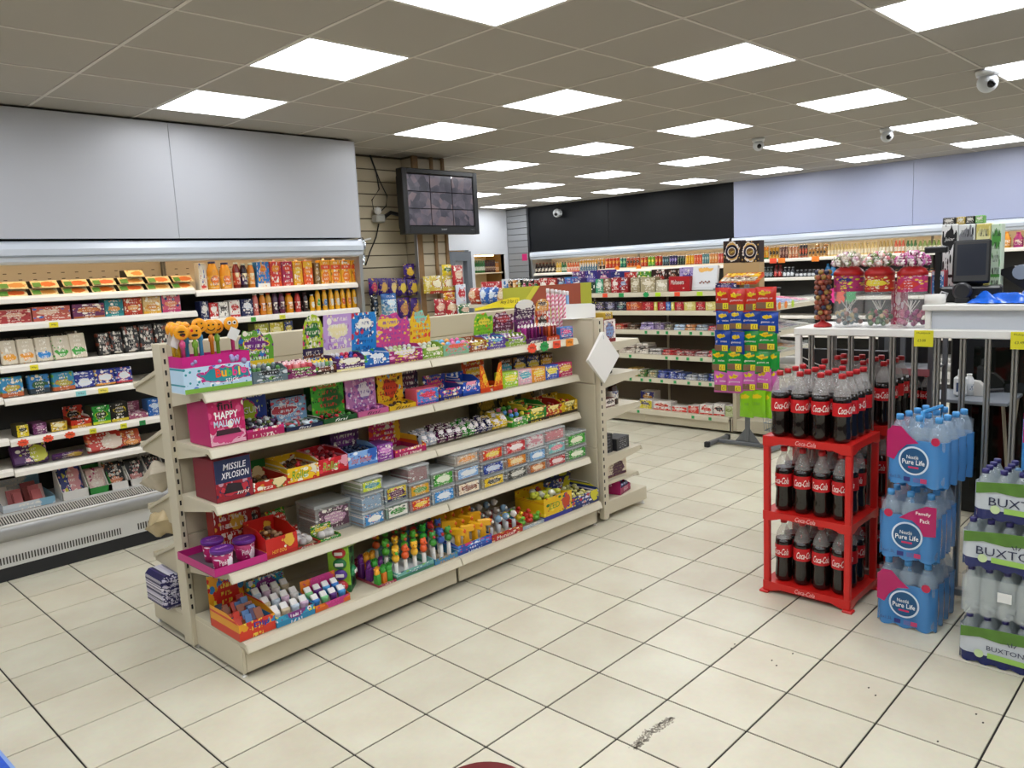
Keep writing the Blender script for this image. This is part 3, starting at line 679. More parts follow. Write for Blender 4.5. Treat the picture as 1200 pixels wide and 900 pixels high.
# -- mesh makers (origin at base centre, front looks to -Y)
def m_box(w, d, h, fm, sm_, r=.003):
    def f():
        b = MB().cbox(-w/2, w/2, -d/2, d/2, 0, h-.0006, r, 1, front=0)
        b.box(-w/2+.004, w/2-.004, -d*.02, d*.02, h-.0006, h, 1)      # glued top seam
        return b.mesh('carton', [fm, sm_])
    return cached(rk('box', w, d, h, fm.name, sm_.name), f)
def m_tray(w, d, h, fh, m_out, m_in, t=.0025, side=None):
    """display tray with low front lip"""
    side = side or h
    def f():
        b = MB(); b.box(-w/2, w/2, -d/2, d/2, 0, t, 1); b.box(-w/2, w/2, -d/2, -d/2+t, t, fh, 0); b.box(-w/2, w/2, d/2-t, d/2, t, h, 0)
        for x in (-w/2, w/2-t): b.prism([(-d/2+t, t), (d/2-t, t), (d/2-t, side), (-d*.1, side), (-d/2+t, fh)], x, x+t, 'x', 0)
        return b.mesh('tray', [m_out, m_in])
    return cached(rk('tray', w, d, h, fh, side, m_out.name), f)
def m_pouch(w, h, t, m_, n=7, seed=0, wrinkle=.25):
    def f():
        rn = random.Random(seed); ph = [rn.uniform(0, 6) for _ in range(4)]
        def th(u, v):
            e = max(0., 1-(2*u-1)**4)*max(0., 1-(2*v-1)**4); e = e**.7
            return t/2*e*(1+wrinkle*math.sin(u*9+ph[0])*math.sin(v*7+ph[1]))+.0008
        b = MB()
        zz = lambda v: h*v
        xx = lambda u, v: (u-.5)*w*(1-.05*math.sin(math.pi*v)+.012*math.sin(v*23+ph[2]))
        b.grid(lambda u, v: (xx(u, v), -th(u, v), zz(v)), n, n, 0)
        b.grid(lambda u, v: (xx(u, v), th(u, v), zz(v)), n, n, 0, flip=True)
        return b.mesh('pouch', m_)
    return cached(rk('pouch', w, h, t, m_.name, seed % 3), f)
def m_bottle(r, h, neck, fill_m, cap_m, lab_m, shoulder=.68, lab=(.25, .55), seg=12, waist=0.0):
    def f():
        p = [(r*.88, 0), (r, h*.03), (r, h*lab[0]), (r*(1.01), h*lab[0]+.0005), (r*1.01, h*lab[1]), (r, h*lab[1]+.0005), (r*.99, h*shoulder), (r*.8, h*(shoulder+.08)), (neck*1.1, h*.9), (neck, h*.92), (neck, h*.93), (neck*1.15, h*.93), (neck*1.15, h)]
        if waist: p[2] = (r*(1-waist), h*lab[0])
        ms = [0, 0, 2, 2, 2, 0, 0, 0, 0, 0, 1, 1]
        return MB().lathe(p, seg, ms=ms).mesh('bottle', [fill_m, cap_m, lab_m])
    return cached(rk('bot', r, h, neck, fill_m.name, cap_m.name, lab_m.name, shoulder, lab[0], lab[1]), f)
def m_can(r, h, m_, seg=14):
    return cached(rk('can', r, h, m_.name), lambda: MB().lathe([(r*.85, 0), (r, h*.04), (r, h*.93), (r*.86, h*.985), (r*.86, h), (r*.8, h*.98)], seg, ms=[1, 0, 1, 1, 1]).mesh('can', [m_, mat('#c9cbcd', .25, .9)]))
def no_txt(m):
    for n in m.node_tree.nodes:
        if n.type == 'GROUP': n.inputs['Txt'].default_value = 0
def single(name, me, label, cat, group=None): return tag(obj(name, me), label, cat, group)
# -- convenience: a printed carton standing on a rack between two picture columns
def carton(r, x0, x1, yt, d, fm, sm_, name, label, cat='box', group=None, back=0, up=0, hh=None, text=None, turn=0):
    c, w = r.span(x0, x1); h = min(hh or r.h(yt, x0, x1)-up, r.top-r.z-up)
    if text: no_txt(fm)
    o = single(name, m_box(w*.985, d, h, fm, sm_ if not isinstance(sm_, str) else mat(sm_, .45)), label, cat, group); stand(o, r, c, d, back, up, turn)
    if text:
        for (s, fx, fz, fw, fh, col, kw) in text: letters(s, o, ((fx-.5)*w, -d/2-.0012, fz*h), fw*w, fh*h, col, **kw)
    return o
def dtray(r, x0, x1, yt, yf, d, out, name, label, cat='display box', inner='#c9b79a', header=None, content=None, text=None, group=None, back=0, up=0, side=None, turn=0):
    """open display tray; yt picture row of its back wall top, yf of the front lip top; header: (extra height, material, shape)"""
    c, w = r.span(x0, x1); w *= .985; h = r.h(yt, x0, x1)-up; fh = r.h(yf, x0, x1)-up
    h = min(max(h, .02), r.top-r.z-up); fh = min(max(fh, .01), h)
    t = thing(name, label, cat, (0, 0, 0), 0, group); stand(t, r, c, d, back, up, turn)
    if text: no_txt(out)
    om = out if not isinstance(out, str) else mat(out, .45)
    obj('tray', m_tray(w, d, h, fh, om, mat(inner, .7), side=side or min(h, fh*1.35)), t)
    if header:
        eh, hm, shape = header
        if eh > 5: eh = ((solz(eh, c, r.f+d) if r.face == 'y' else solz(eh, r.f+d, c))-r.z-up-h+.01)
        eh = min(eh, max(.012, r.top-r.z-h-up))
        z0 = h-.01
        if shape == 'arch': pts = [(-w/2, z0), (w/2, z0)]+[(w/2*math.cos(a)*.98, z0+eh*.55+eh*.45*math.sin(a)) for a in [k*math.pi/8 for k in range(9)]]
        elif shape == 'wave': pts = [(-w/2, z0), (w/2, z0), (w*.5, z0+eh*.6), (w*.42, z0+eh*.85), (w*.22, z0+eh*.78), (w*.08, z0+eh), (-w*.18, z0+eh*.93), (-w*.36, z0+eh*.98), (-w*.5, z0+eh*.7)]
        else: pts = [(-w/2, z0), (w/2, z0), (w/2, z0+eh), (-w/2, z0+eh)]
        hb = MB().prism(pts, d/2-.006, d/2-.003, 'y', 0); hb.rotx(0, .12, d/2, z0)
        obj('header_card', hb.mesh('header_card', hm), t)
    if content: content(t, w, d, h, fh)
    if text:
        for (s, fx, fz, fw, fh2, col, kw) in text: letters(s, t, ((fx-.5)*w, -d/2-.0012, fz*fh), fw*w, fh2*fh, col, **kw)
    return t
def heap(cols, n, r, name='sweets', zf=.8, sc=(1, 1, .8), kind='ball', rise=.0):
    def go(t, w, d, h, fh):
        rn = random.Random(n+int(w*1e4)); b = MB(); base = fh*zf
        for k in range(n):
            x = rn.uniform(-w/2+r*1.2, w/2-r*1.2); y = rn.uniform(-d/2+r*1.3, d/2-r*1.3); z = base*rn.uniform(.55, 1.0)+rise*(y/d+.5)
            rr = r*rn.uniform(.8, 1.15); mi = rn.randrange(len(cols))
            if kind == 'ball': b.ball((x, y, max(z, rr)), rr, mi, 7, 4, sc)
            elif kind == 'wrap':
                n0 = len(b.v); b.ball((0, 0, 0), rr, mi, 6, 4, (1.5, .8, .6)); b.rotz(n0, rn.uniform(0, 3)); b.rotx(n0, rn.uniform(-.5, .5)); b.shift(n0, x, y, max(z, rr))
            elif kind == 'sachet':
                n0 = len(b.v); b.cbox(-rr*.8, rr*.8, -.0025, .0025, 0, rr*3.0, .001, mi); b.rotx(n0, -.35-rn.uniform(0, .3)); b.shift(n0, x, y, max(z-rr*1.5, .004))
        tag(obj(name, b.mesh(name, [mat(c, .3) if isinstance(c, str) else c for c in cols]), t), None, kind='stuff')
    return go
def sticks(cols, rows, cols_n, r, zt, stem='#f3efe6', head='ball', name='lollipops', stemr=.0018, up=True):
    """lollipops or tubes in ranks, heads upward"""
    def go(t, w, d, h, fh):
        b = MB(); rn = random.Random(int(w*1e5)); k = len(cols)
        for i in range(cols_n):
            for j in range(rows):
                x = -w/2+w*(i+.5)/cols_n; y = -d/2+d*(j+.5)/rows; z = zt+.012*(j) if head != 'tube' else zt
                mi = rn.randrange(k)
                if head == 'ball': b.lathe([(stemr, .004), (stemr, z)], 5, x, y, k); b.ball((x, y, z), r, mi, 8, 5)
                elif head == 'tube': b.lathe([(r, .004), (r, z*.82), (r*.9, z*.84), (r*.5, z*.9), (r*.5, z)], 7, x, y, ms=[mi, mi, k, k])
                elif head == 'down': b.lathe([(stemr, .004), (stemr, z)], 5, x, y, k); b.ball((x, y, z-r*2), r, mi, 8, 5)
        tag(obj(name, b.mesh(name, [mat(c, .3) for c in cols]+[mat(stem, .4)]), t), None, kind='stuff')
    return go
def multi(*fs):
    def go(*a):
        for f in fs: f(*a)
    return go
def rpm(rn, dark=False, **k):
    pal = ['#c8102e', '#e8502a', '#f0b323', '#3f9c35', '#1f6fb5', '#5b2c83', '#d0398b', '#f2efe8', '#17233f', '#7a4a2a', '#0f8a8a', '#e37b1f']
    a, b, c, d = rn.sample(pal, 4)
    return pm(a, b, c, d, '#f4efe4', ex=rn.uniform(.35, .65), ey=rn.uniform(.45, .65), rx=rn.uniform(.25, .4), ry=rn.uniform(.14, .25), amt=rn.uniform(.15, .35), scale=rn.uniform(5, 9), **k)
# ================================================================== sweets on the main gondola
R1 = Rack('y', .29, 1.2405); R2 = Rack('y', .29, .9995, 1.212); R3 = Rack('y', .29, .7515, .970); R4 = Rack('y', .219, .4605, .722); R5 = Rack('y', .139, .1705, .431)
# ---- top shelf: bubble stick box with smiley wands
bub = pm('#c7dff2', '#2e9aa8', '#d1268f', '#f6f8fb', '#6f8fd6', ex=.6, ey=.42, rx=.34, ry=.2, b0=.70, b1=1.01, amt=.35, scale=6, asp=1.8, txt=0)
c, w = R1.span(216, 297); d = .13; h = R1.h(415, 216, 297); w *= .97
BX = thing('bubble_wand_box', 'pink and blue bubble wand display box full of yellow smiley wands', 'display box'); stand(BX, R1, c, d)
obj('box', m_tray(w, d, h, h, bub, mat('#e9e2d6', .7)), BX)
obj('grass_strip', MB().box(-w/2+.001, w/2-.001, -d/2-.0008, -d/2, .001, h*.13).mesh('grass_strip', mat('#7fb13c', .5)), BX)
for ch, k, col in zip('Bubble', (0, 1, 2, 3, 3.8, 4.6), ('#e8432e', '#f5b81f', '#5ab946', '#e83d8c', '#f5e04a', '#ef4a9c')):
    letters(ch, BX, ((.0+.083*k)*w, -d/2-.0016, h*(.47 if ch != 'u' else .44)), w*.085, h*(.24 if ch not in 'ue' else .18), col, keep=True, bold=.03)
letters('stick', BX, (w*.2, -d/2-.0016, h*.27), w*.2, h*.15, '#ffffff')
for k in range(9):
    rn = random.Random(k); obj('printed_bubble', MB().lathe([(h*rn.uniform(.04, .09), 0), (.0001, .0004)], 12).rotx(0, math.pi/2).mesh('printed_bubble', mat('#b3a4dc', .4)), BX, (rn.uniform(-.45, .45)*w, -d/2-.001, h*rn.uniform(.72, .92)))
YEL = mat('#f2a31b', .3); YEL2 = mat('#d98a12', .3)
FACE = mat('#2a1608', .4); RED = mat('#d3242b', .4)
wcols = ['#e24a8c', '#8ec63f', '#f0c52a', '#e88a2a', '#5aa9dc']
spots = [(226, 405, 0), (219, 399, 1), (212, 396, 1), (237, 401, 2), (250, 391, 3), (262, 396, 4), (271, 395, 5), (283, 391, 6), (222, 399, 1), (231, 397, 1)]
xs = [(.07, -.04, .088), (.055, .0, .095), (.05, .035, .10), (.25, -.038, .085), (.36, -.02, .108), (.52, -.02, .10), (.64, .0, .098), (.82, -.03, .105), (.15, .03, .10), (.2, .01, .098)]
def wand(u, y, zt, kind, lean):
    t = thing('bubble_wand', ['yellow smiley bubble wand with winking tongue-out face', 'yellow smiley bubble wand behind the others in the box', 'yellow smiley bubble wand with a red heart eye', 'yellow smiley bubble wand with plain grin standing tallest', 'yellow smiley bubble wand with sideways face', 'yellow smiley bubble wand with one staring eye', 'yellow smiley bubble wand with two wide eyes and a paper tag'][kind], 'toy', (0, 0, 0), lean, 'smiley bubble wands')
    x = c+(u-.5)*w; yy = R1.f+d/2+y; z0 = R1.z
    t.location = (x, yy, z0+.004)
    zc = h+zt*1.12; r = .031
    obj('tube', MB().lathe([(.008, 0), (.0085, .01), (.0085, zc-r*2.1), (.012, zc-r*2.0), (.0125, zc-r*1.35), (.007, zc-r*1.2), (.006, zc-r*.8)], 8).mesh('tube', mat(wcols[(kind*2+int(u*10)) % 5], .15, trans=.3)), t)
    n = MB(); n.lathe([(r*.55, -.011), (r*.92, -.009), (r, -.004), (r, .004), (r*.92, .009), (r*.55, .011)], 18).rotx(0, math.pi/2); n.shift(0, 0, 0, zc)
    hd = obj('smiley_head', n.mesh('smiley_head', YEL), t); n = MB(); f0 = -.0125
    def disc(x, z, a, b_, m_=0): k0 = len(n.v); n.prism([(x+a*math.cos(q*.7854), z+b_*math.sin(q*.7854)) for q in range(8)], f0-.001, f0+.002, 'y', m_)
    if kind == 2: disc(-.008, zc+.008, .006, .006, 1); disc(.011, zc+.006, .004, .004); disc(.002, zc-.012, .014, .006)
    elif kind == 0: disc(.0, zc+.004, .014, .004); disc(.004, zc-.009, .012, .007); disc(.006, zc-.014, .006, .004, 1)
    elif kind == 6:
        for sx in (-.011, .011): disc(sx, zc+.005, .009, .009, 2); k0 = len(n.v); n.prism([(sx+.005*math.cos(q*.7854), zc+.005+.005*math.sin(q*.7854)) for q in range(8)], f0-.002, f0-.001, 'y', 0)
        disc(0, zc-.015, .006, .0015)
    else:
        disc(-.009, zc+.007, .004, .004); disc(.010, zc+.008, .004, .004); n.prism([(.018*math.cos(a), zc-.002+.016*math.sin(a)) for a in [math.pi+.3+k*.317 for k in range(9)]]+[(.014*math.cos(a), zc-.002+.012*math.sin(a)) for a in [2*math.pi-.3-k*.317 for k in range(9)]], f0-.001, f0+.002, 'y', 0)
    obj('face_print', n.mesh('face_print', [FACE, RED, WHITEP]), hd)
    if kind in (6, 1) and u > .8 or u < .06:
        tgm = MB().box(-.022, .022, -.0006, .0006, -.05, 0); tgm.roty(0, .5); obj('paper_tag', tgm.mesh('paper_tag', mat('#dcdcda', .7)), t, (.012 if u > .5 else -.02, -.018, zc-r*.7))
for (u, y, zt), (_, _, kd) in zip(xs, spots): wand(u, y, zt, kd, -.35 if kd in (0, 2, 3) else (.5 if kd == 1 else -.1))
# ---- the rest of the top shelf
def hd(base, ell, **k): return pm(base, ell, **dict(dict(txt=.7, amt=.35, scale=5), **k))
dtray(R1, 297, 338, 428, 434, .12, hd('#6c7f86', '#1d2326', spk='#7fb24a', spk2='#d9dde0', amt=.5, scale=4), 'lollipop_box', 'grey skull printed box of lollipops next to the bubble wands', header=(385, hd('#6fae3c', '#7d2c8c', band='#f2d233', spk='#2e86c9'), 'wave'), content=sticks(['#3d4a52', '#8fa0a8', '#d8dfe2', '#5a9c4a'], 3, 7, .011, .045))
c0, w0 = R1.span(291, 306); o = single('header_card', MB().prism([(-.035, 0), (.035, 0), (.038, .10), (.0, .135), (-.03, .125)], -.0015, .0015, 'y').mesh('header_card', hd('#15306b', '#3da33c', spk='#0e1a33', ex=.55, ey=.45, ry=.25)), 'tall navy card with green monster behind the skull lollipops', 'card'); stand(o, R1, c0, .003, .19); obj('foot', MB().box(-.03, .03, -.02, .02, 0, .012).mesh('foot', mat('#15306b', .5)), o)
dtray(R1, 338, 371, 424, 431, .12, hd('#8c2c6b', '#6bb03c', spk='#2b2431'), 'candy_tube_box', 'box of clear tubes of pink sweets beside the skull lollipops', content=sticks(['#d9586a', '#e88c8c', '#c9404f'], 3, 4, .012, .078, head='tube', stem='#e8c3c6'))
dtray(R1, 371, 395, 414, 429, .11, hd('#7a3f27', '#2f6fb5', band='#3d2416', spk='#6bb03c'), 'candy_stick_box', 'brown box of candy sticks with yellow tops and a slushy printed on it', header=(368, hd('#b5c92e', '#2d7f36', band='#3a2a5c', spk='#d83a8c'), 'arch'), content=sticks(['#7fa0a8', '#c0c8cc', '#6fa85a'], 2, 5, .009, .07, head='tube', stem='#e8c62f'))
dtray(R1, 395, 428, 415, 419, .11, hd('#5c2a6b', '#f0ece2', band='#f0e9a8', spk='#7d4ea3'), 'lollipop_tray', 'purple tray of wrapped lollipops under a lilac card', header=(368, hd('#c8a8dc', '#efe7b8', band='#e6e2d2', spk='#b386c9'), 'rect'), content=sticks(['#d8325a', '#3350b8', '#e8e6ea'], 3, 6, .011, .05))
dtray(R1, 428, 457, 408, 415, .11, hd('#2b7dc4', '#e8eef4', band='#2a4fa0', spk='#5db04a'), 'lollipop_tray', 'blue tray of baby bottle sweets with white tops', header=(366, hd('#2d8fd4', '#f3f1ea', spk='#d0405c', spk2='#1d3f8c', ey=.7), 'rect'), content=sticks(['#e8eef2', '#4a8fd0', '#6fb858'], 3, 5, .012, .06, head='tube'), text=[('BIG', .55, .5, .4, .5, '#ffffff', {})])
dtray(R1, 457, 496, 404, 410, .11, hd('#b02a80', '#e8e0e6', band='#8c1f66', spk='#f0b8d0', spk2='#e8e05a'), 'lollipop_tray', 'magenta tray of wrapped lollipops under a pink unicorn card', header=(366, hd('#d8589c', '#f2d25c', spk='#e8c8dc', spk2='#9a5ab0', ex=.35, ey=.7), 'wave'), content=sticks(['#e6e3d8', '#c8d89a', '#d0d8de'], 3, 7, .012, .05))
dtray(R1, 496, 520, 401, 407, .11, hd('#8ab03a', '#f2e9c8', spk='#4a8c2e'), 'lollipop_tray', 'lime green tray of wrapped lollipops under a yellow faces card', header=(363, hd('#f0c838', '#8fd8c8', spk='#c87830', spk2='#e85a4a', ey=.8, ry=.2), 'wave'), content=sticks(['#dfe3da', '#c4d49a', '#e6e0d8'], 3, 4, .012, .048))
dtray(R1, 520, 550, 398, 403, .10, hd('#8fbfa0', '#e8763c', spk='#f2d25c', spk2='#e884b0'), 'spray_candy_tray', 'tray of sweet sprays with pink orange and blue caps', content=sticks(['#ee8fb4', '#f0a24a', '#6fb4e0', '#e86aa8'], 2, 5, .014, .062, head='ball', stem='#e8cfd4', stemr=.010))
c0, _ = R1.span(531, 546); o = single('header_card', MB().prism([(-.04, 0), (.04, 0), (.04, .03), (.0, .06), (-.04, .05)], -.0015, .0015, 'y').mesh('header_card', hd('#3f7fc0', '#f0b82f', spk='#e8502a')), 'small blue and yellow card standing behind the sweet sprays', 'card'); stand(o, R1, c0, .003, .17); obj('foot', MB().box(-.03, .03, -.02, .02, 0, .01).mesh('foot', mat('#3f7fc0', .5)), o)
dtray(R1, 550, 571, 395, 401, .10, hd('#a0582c', '#d8c23a', spk='#5a7fb8'), 'baby_bottle_tray', 'small tray of baby bottle sweets between sprays and purple tubes', content=sticks(['#d89a4a', '#c8d8dc', '#b86a3c', '#e8dca8'], 2, 4, .011, .06, head='tube'))
dtray(R1, 571, 593, 390, 397, .11, hd('#6a4fa0', '#5ab0d8', spk='#c8d23a'), 'candy_tube_tray', 'tray of dark red candy tubes under a lime green card', header=(366, hd('#8fcc3a', '#f2e25a', spk='#e88a3c', spk2='#4a9c2e'), 'wave'), content=sticks(['#7a2030', '#a02c40', '#c8505c'], 3, 5, .009, .065, head='tube'))
dtray(R1, 593, 617, 386, 395, .11, hd('#8fae3c', '#b88fd8', spk='#5a2c83'), 'candy_tube_tray', 'tray of dark red candy tubes under a purple cherry card', header=(365, hd('#6b1f4a', '#b8323c', spk='#c88fb8', spk2='#e8d8e0'), 'wave'), content=sticks(['#6b1f3a', '#a02c48', '#3a1424'], 3, 5, .009, .068, head='tube'))
dtray(R1, 617, 641, 368, 396, .10, hd('#5c1a5c', '#8c2a7c', spk='#b88fd8', amt=.4), 'candy_tube_display', 'tall purple display of candy test tubes with white ticket on top', header=(351, hd('#4a1450', '#f0eee8', ey=.7, rx=.42, ry=.3), 'arch'), content=sticks(['#8c1f6b', '#5c1450', '#b0328c'], 2, 6, .008, .115, head='tube'))
dtray(R1, 641, 656, 362, 394, .09, hd('#c8522a', '#3a2414', spk='#e88a3c', amt=.4), 'candy_tube_display', 'tall orange display box of candy tubes next to the striped sticks', header=(350, hd('#e8a83c', '#5c3418', spk='#f2d25c'), 'arch'), content=sticks(['#d8602a', '#8c2f1c'], 2, 4, .008, .11, head='tube'))
# tall clear tubes of striped sweets
def striped():
    m = bpy.data.materials.new('striped_sweets'); m.use_nodes = True; nt = m.node_tree; b = nt.nodes['Principled BSDF']; tc = nt.nodes.new('ShaderNodeTexCoord'); wv = nt.nodes.new('ShaderNodeTexWave'); wv.wave_type = 'BANDS'; wv.bands_direction = 'DIAGONAL'; wv.inputs['Scale'].default_value = 22; wv.inputs['Distortion'].default_value = 3
    cr = nt.nodes.new('ShaderNodeValToRGB'); cr.color_ramp.elements[0].color = lin('#d8688c'); cr.color_ramp.elements[1].color = lin('#f2dfe4'); nt.links.new(tc.outputs['Object'], wv.inputs['Vector']); nt.links.new(wv.outputs['Fac'], cr.inputs['Fac']); nt.links.new(cr.outputs['Color'], b.inputs['Base Color']); b.inputs['Roughness'].default_value = .2
    return m
STR = striped(); STB = mat('#7fa8d0', .25)
for k, px in enumerate((643, 648, 652.5, 657, 661.5, 665.5)):
    c0 = sol(px, .44, 1.4, 0); hh = solz(339+.6*k, c0, .44)-R1.z
    t = thing('sweet_tube', 'tall clear tube of blue and white striped sweets' if k == 5 else 'tall clear tube of pink and white striped sweets', 'sweets', (c0, .44, R1.z+.001), k*.3, 'tall tubes of striped sweets')
    obj('tube', MB().lathe([(.0105, 0), (.011, .01), (.011, hh-.02), (.006, hh-.012), (.006, hh)], 10).mesh('tube', STR if k < 5 else STB), t)
    obj('cap', MB().lathe([(.0115, hh-.024), (.0115, hh), (.009, hh+.004)], 10).mesh('cap', mat('#e8e4e6', .3)), t)
carton(R1, 657, 672, 383, .05, hd('#4a8fd0', '#e85a9c', band='#2a4fa0'), '#3a78b8', 'sweet_carton', 'small blue sweets carton at the end-bay end of the top shelf')

# ---- second shelf
FINI = dict(fw=.5)
o = carton(R2, 247, 290, 468, .20, hd('#c9296f', '#d8588f', band='#e8b8c8', spk='#e06a98', b0=.02, b1=.10, amt=.2, ey=.2, rx=.45, ry=.14), '#b82468', 'marshmallow_carton', 'large pink mallow sweets carton at the open end of the second shelf', text=[('fini', .47, .86, .42, .17, '#1c1418', dict(bold=.02)), ('HAPPY', .5, .66, .62, .16, '#ffffff', dict(bold=.02)), ('MALLOW', .5, .48, .72, .15, '#cfe4f5', dict(bold=.02))])
obj('opened_front', MB().prism([(-.055, .045), (.06, .045), (.05, .068), (-.05, .068)], -.1018, -.1005, 'y').mesh('opened_front', mat('#3a1626', .6)), o)
dtray(R2, 290, 334, 457, 501, .17, hd('#cf3f8c', '#e04a4a', band='#b82468', spk='#e884b0'), 'gum_display_box', 'blue and pink gum balls box with lemon face behind a heap of dark gum', header=(.005, hd('#24489c', '#f4f0e4', ey=.9), 'rect'), content=multi(heap(['#20242c', '#3a3f4a', '#6b7f3a', '#4a2c5c', '#c8cdd2'], 90, .011, 'gum_balls', zf=1.6), lambda t, w, d, h, fh: (obj('back_card', MB().box(-w/2+.003, w/2-.003, d/2-.03, d/2-.026, .003, h-.002).mesh('back_card', pm('#24489c', '#b8cf2f', '#cf3f8c', '#d84a9c', '#f0ece0', ex=.4, ey=.45, rx=.3, ry=.28, b0=0, b1=.3, amt=.05, txt=0)), t), letters('GUM', t, (.012, d/2-.032, h*.52), w*.45, h*.14, '#f2f0ea'), letters('balls', t, (.02, d/2-.032, h*.86), w*.55, h*.15, '#f2f0ea'), letters('SS', t, (-.02, d/2-.032, h*.47), w*.18, h*.08, '#3a5a1c'))))
dtray(R2, 336, 379, 468, 498, .16, hd('#223a6b', '#c8cdd2', band='#1a2c54', spk='#3a5a9c'), 'jelly_display_box', 'pale blue jelly sweets box with navy tray front', content=multi(heap(['#9fc4d8', '#d8e4ea', '#5a7f6b', '#c8505c'], 70, .012, 'jelly_sweets', zf=1.4, kind='wrap'), lambda t, w, d, h, fh: (obj('back_card', MB().box(-w/2+.003, w/2-.003, d/2-.03, d/2-.026, .003, h-.002).mesh('back_card', pm('#8fb8d8', '#c8505c', '#e8eef2', '#d84a5c', '#e8eef2', ex=.35, ey=.6, amt=.3)), t), letters('COLOR', t, (0, d/2-.032, h*.9), w*.7, h*.12, '#c83a4a'))), text=[('fini', .5, .5, .36, .5, '#f2f0ea', dict(shear=.3))])
dtray(R2, 380, 419, 448, 488, .16, hd('#1f5c2c', '#2d7f36', spk='#174a22'), 'gum_display_box', 'green gum box with a grinning watermelon character', content=multi(heap(['#1f3a1c', '#3a7f2e', '#c8303a'], 50, .011, 'gum_pieces', zf=1.2), lambda t, w, d, h, fh: (obj('back_card', MB().box(-w/2+.002, w/2-.002, d/2-.06, d/2-.056, .003, h-.002).mesh('back_card', pm('#4fae3a', '#1f6b2c', '#3a8f2e', '#8fd04a', '#d8323c', ex=.62, ey=.52, rx=.3, ry=.26, amt=.3)), t), letters('GUM', t, (-.005, d/2-.062, h*.93), w*.6, h*.1, '#e8f0a8'))), text=[('fini', .52, .5, .4, .5, '#f2f0ea', dict(shear=.3))])
dtray(R2, 420, 456, 441, 480, .16, hd('#c86a98', '#7a4a8c', spk='#a84a80'), 'gum_display_box', 'lilac pink gum box with a white unicorn on it', content=multi(heap(['#8c4a8c', '#d88fb8'], 40, .011, 'gum_pieces', zf=1.1), lambda t, w, d, h, fh: obj('back_card', MB().box(-w/2+.002, w/2-.002, d/2-.06, d/2-.056, .003, h-.002).mesh('back_card', pm('#cf8fc4', '#efeaf2', '#b86aae', '#e8b8dc', '#7a5ab0', ex=.6, ey=.6, rx=.2, ry=.24, amt=.3)), t)), text=[('fini', .5, .5, .45, .5, '#2a1a24', dict(shear=.3))])
dtray(R2, 457, 488, 435, 474, .16, hd('#d8b21f', '#2a1a14', spk='#f2d84a'), 'gum_display_box', 'yellow gum box with a black and red creature on it', content=multi(heap(['#3a2414', '#d8b21f'], 30, .011, 'gum_pieces', zf=1.1), lambda t, w, d, h, fh: obj('back_card', MB().box(-w/2+.002, w/2-.002, d/2-.06, d/2-.056, .003, h-.002).mesh('back_card', pm('#f0c82f', '#d8502a', '#e8b81f', '#8fc8e0', '#3a2414', ex=.5, ey=.5, rx=.26, ry=.26, amt=.35)), t)), text=[('fini', .5, .5, .6, .55, '#2a1a24', dict(shear=.3))])
carton(R2, 489, 515, 455, .10, hd('#3f8fd0', '#e04a5c', band='#2a5fa8', spk='#f2d84a', spk2='#e884b0'), '#e0607c', 'sweet_carton', 'short blue and red sweets carton beside the yellow gum box')
carton(R2, 489, 514, 433, .08, hd('#3a2c4a', '#6b3a5c', spk='#4a7fa0'), '#2a2034', 'sweet_carton', 'dark purple sweets carton standing behind the short blue and red one', back=.16)
dtray(R2, 516, 542, 441, 455, .14, hd('#2f4fae', '#d84a8c', band='#1f3580', spk='#f0f0ea', spk2='#e8c83a'), 'chew_box', 'royal blue open box of chews with pink lettering', content=heap(['#c83a4a', '#3a4fae', '#e8d84a'], 30, .012, 'chews', kind='wrap'))
dtray(R2, 543, 563, 438, 447, .14, hd('#2b62c4', '#f2a8b8', band='#1f4a9c', spk='#f0f0ea'), 'chew_box', 'bright blue open box of bubble gum with round yellow face', content=heap(['#2a3a5c', '#c88a5a'], 24, .012, 'bubble_gum', kind='wrap'), text=[('POPS', .45, .6, .6, .35, '#f4f0f0', dict(shear=.2))])
dtray(R2, 563, 589, 424, 452, .15, hd('#e0601f', '#f2d23a', band='#c84a14', spk='#f0a03a', amt=.4), 'snack_box', 'orange snack display box with a V cut front', side=None, content=lambda t, w, d, h, fh: [obj('front_wing', MB().prism([(s_*w/2, 0), (s_*w*.5, h*.95), (s_*w*.36, h*.9), (s_*w*.04, 0)], -d/2-.004, -d/2-.002, 'y').mesh('front_wing', pm('#e8742a', '#f2c83a', '#d8501f', '#f2d84a', '#c83a1f', ex=.5, ey=.5, amt=.4, txt=.2)), t) for s_ in (-1, 1)])
for k, (x0, x1, b_, e, lb) in enumerate(((590, 608, '#a8d23a', '#f2e84a', 'lime green'), (608, 624, '#e8b8c8', '#5ab8c8', 'pink and white'), (624, 640, '#e8a02a', '#f2d84a', 'orange'), (640, 655.5, '#2f5fc4', '#f0e04a', 'blue'), (655.5, 671, '#c82a6b', '#f0c84a', 'magenta'))):
    carton(R2, x0, x1, (436, 433, 430.5, 428, 425)[k], .075, hd(b_, e, spk='#f4efe0', rx=.4, ry=.22), b_, 'gum_carton', lb+' small gum carton at the end-bay end of the second shelf')
    if k > 0: carton(R2, x0-2, x1-3, (424, 421, 419, 417, 415)[k], .07, hd(('#5c2a24', '#5c3a1c', '#1f3a6b', '#2a4a8c', '#6b4a1c')[k], e, spk='#b8862f', rx=.4), '#3a2a24', 'gum_carton', ('maroon', 'brown', 'navy', 'mid blue', 'ochre')[k]+' gum carton standing behind the small cartons on the second shelf', back=.14)

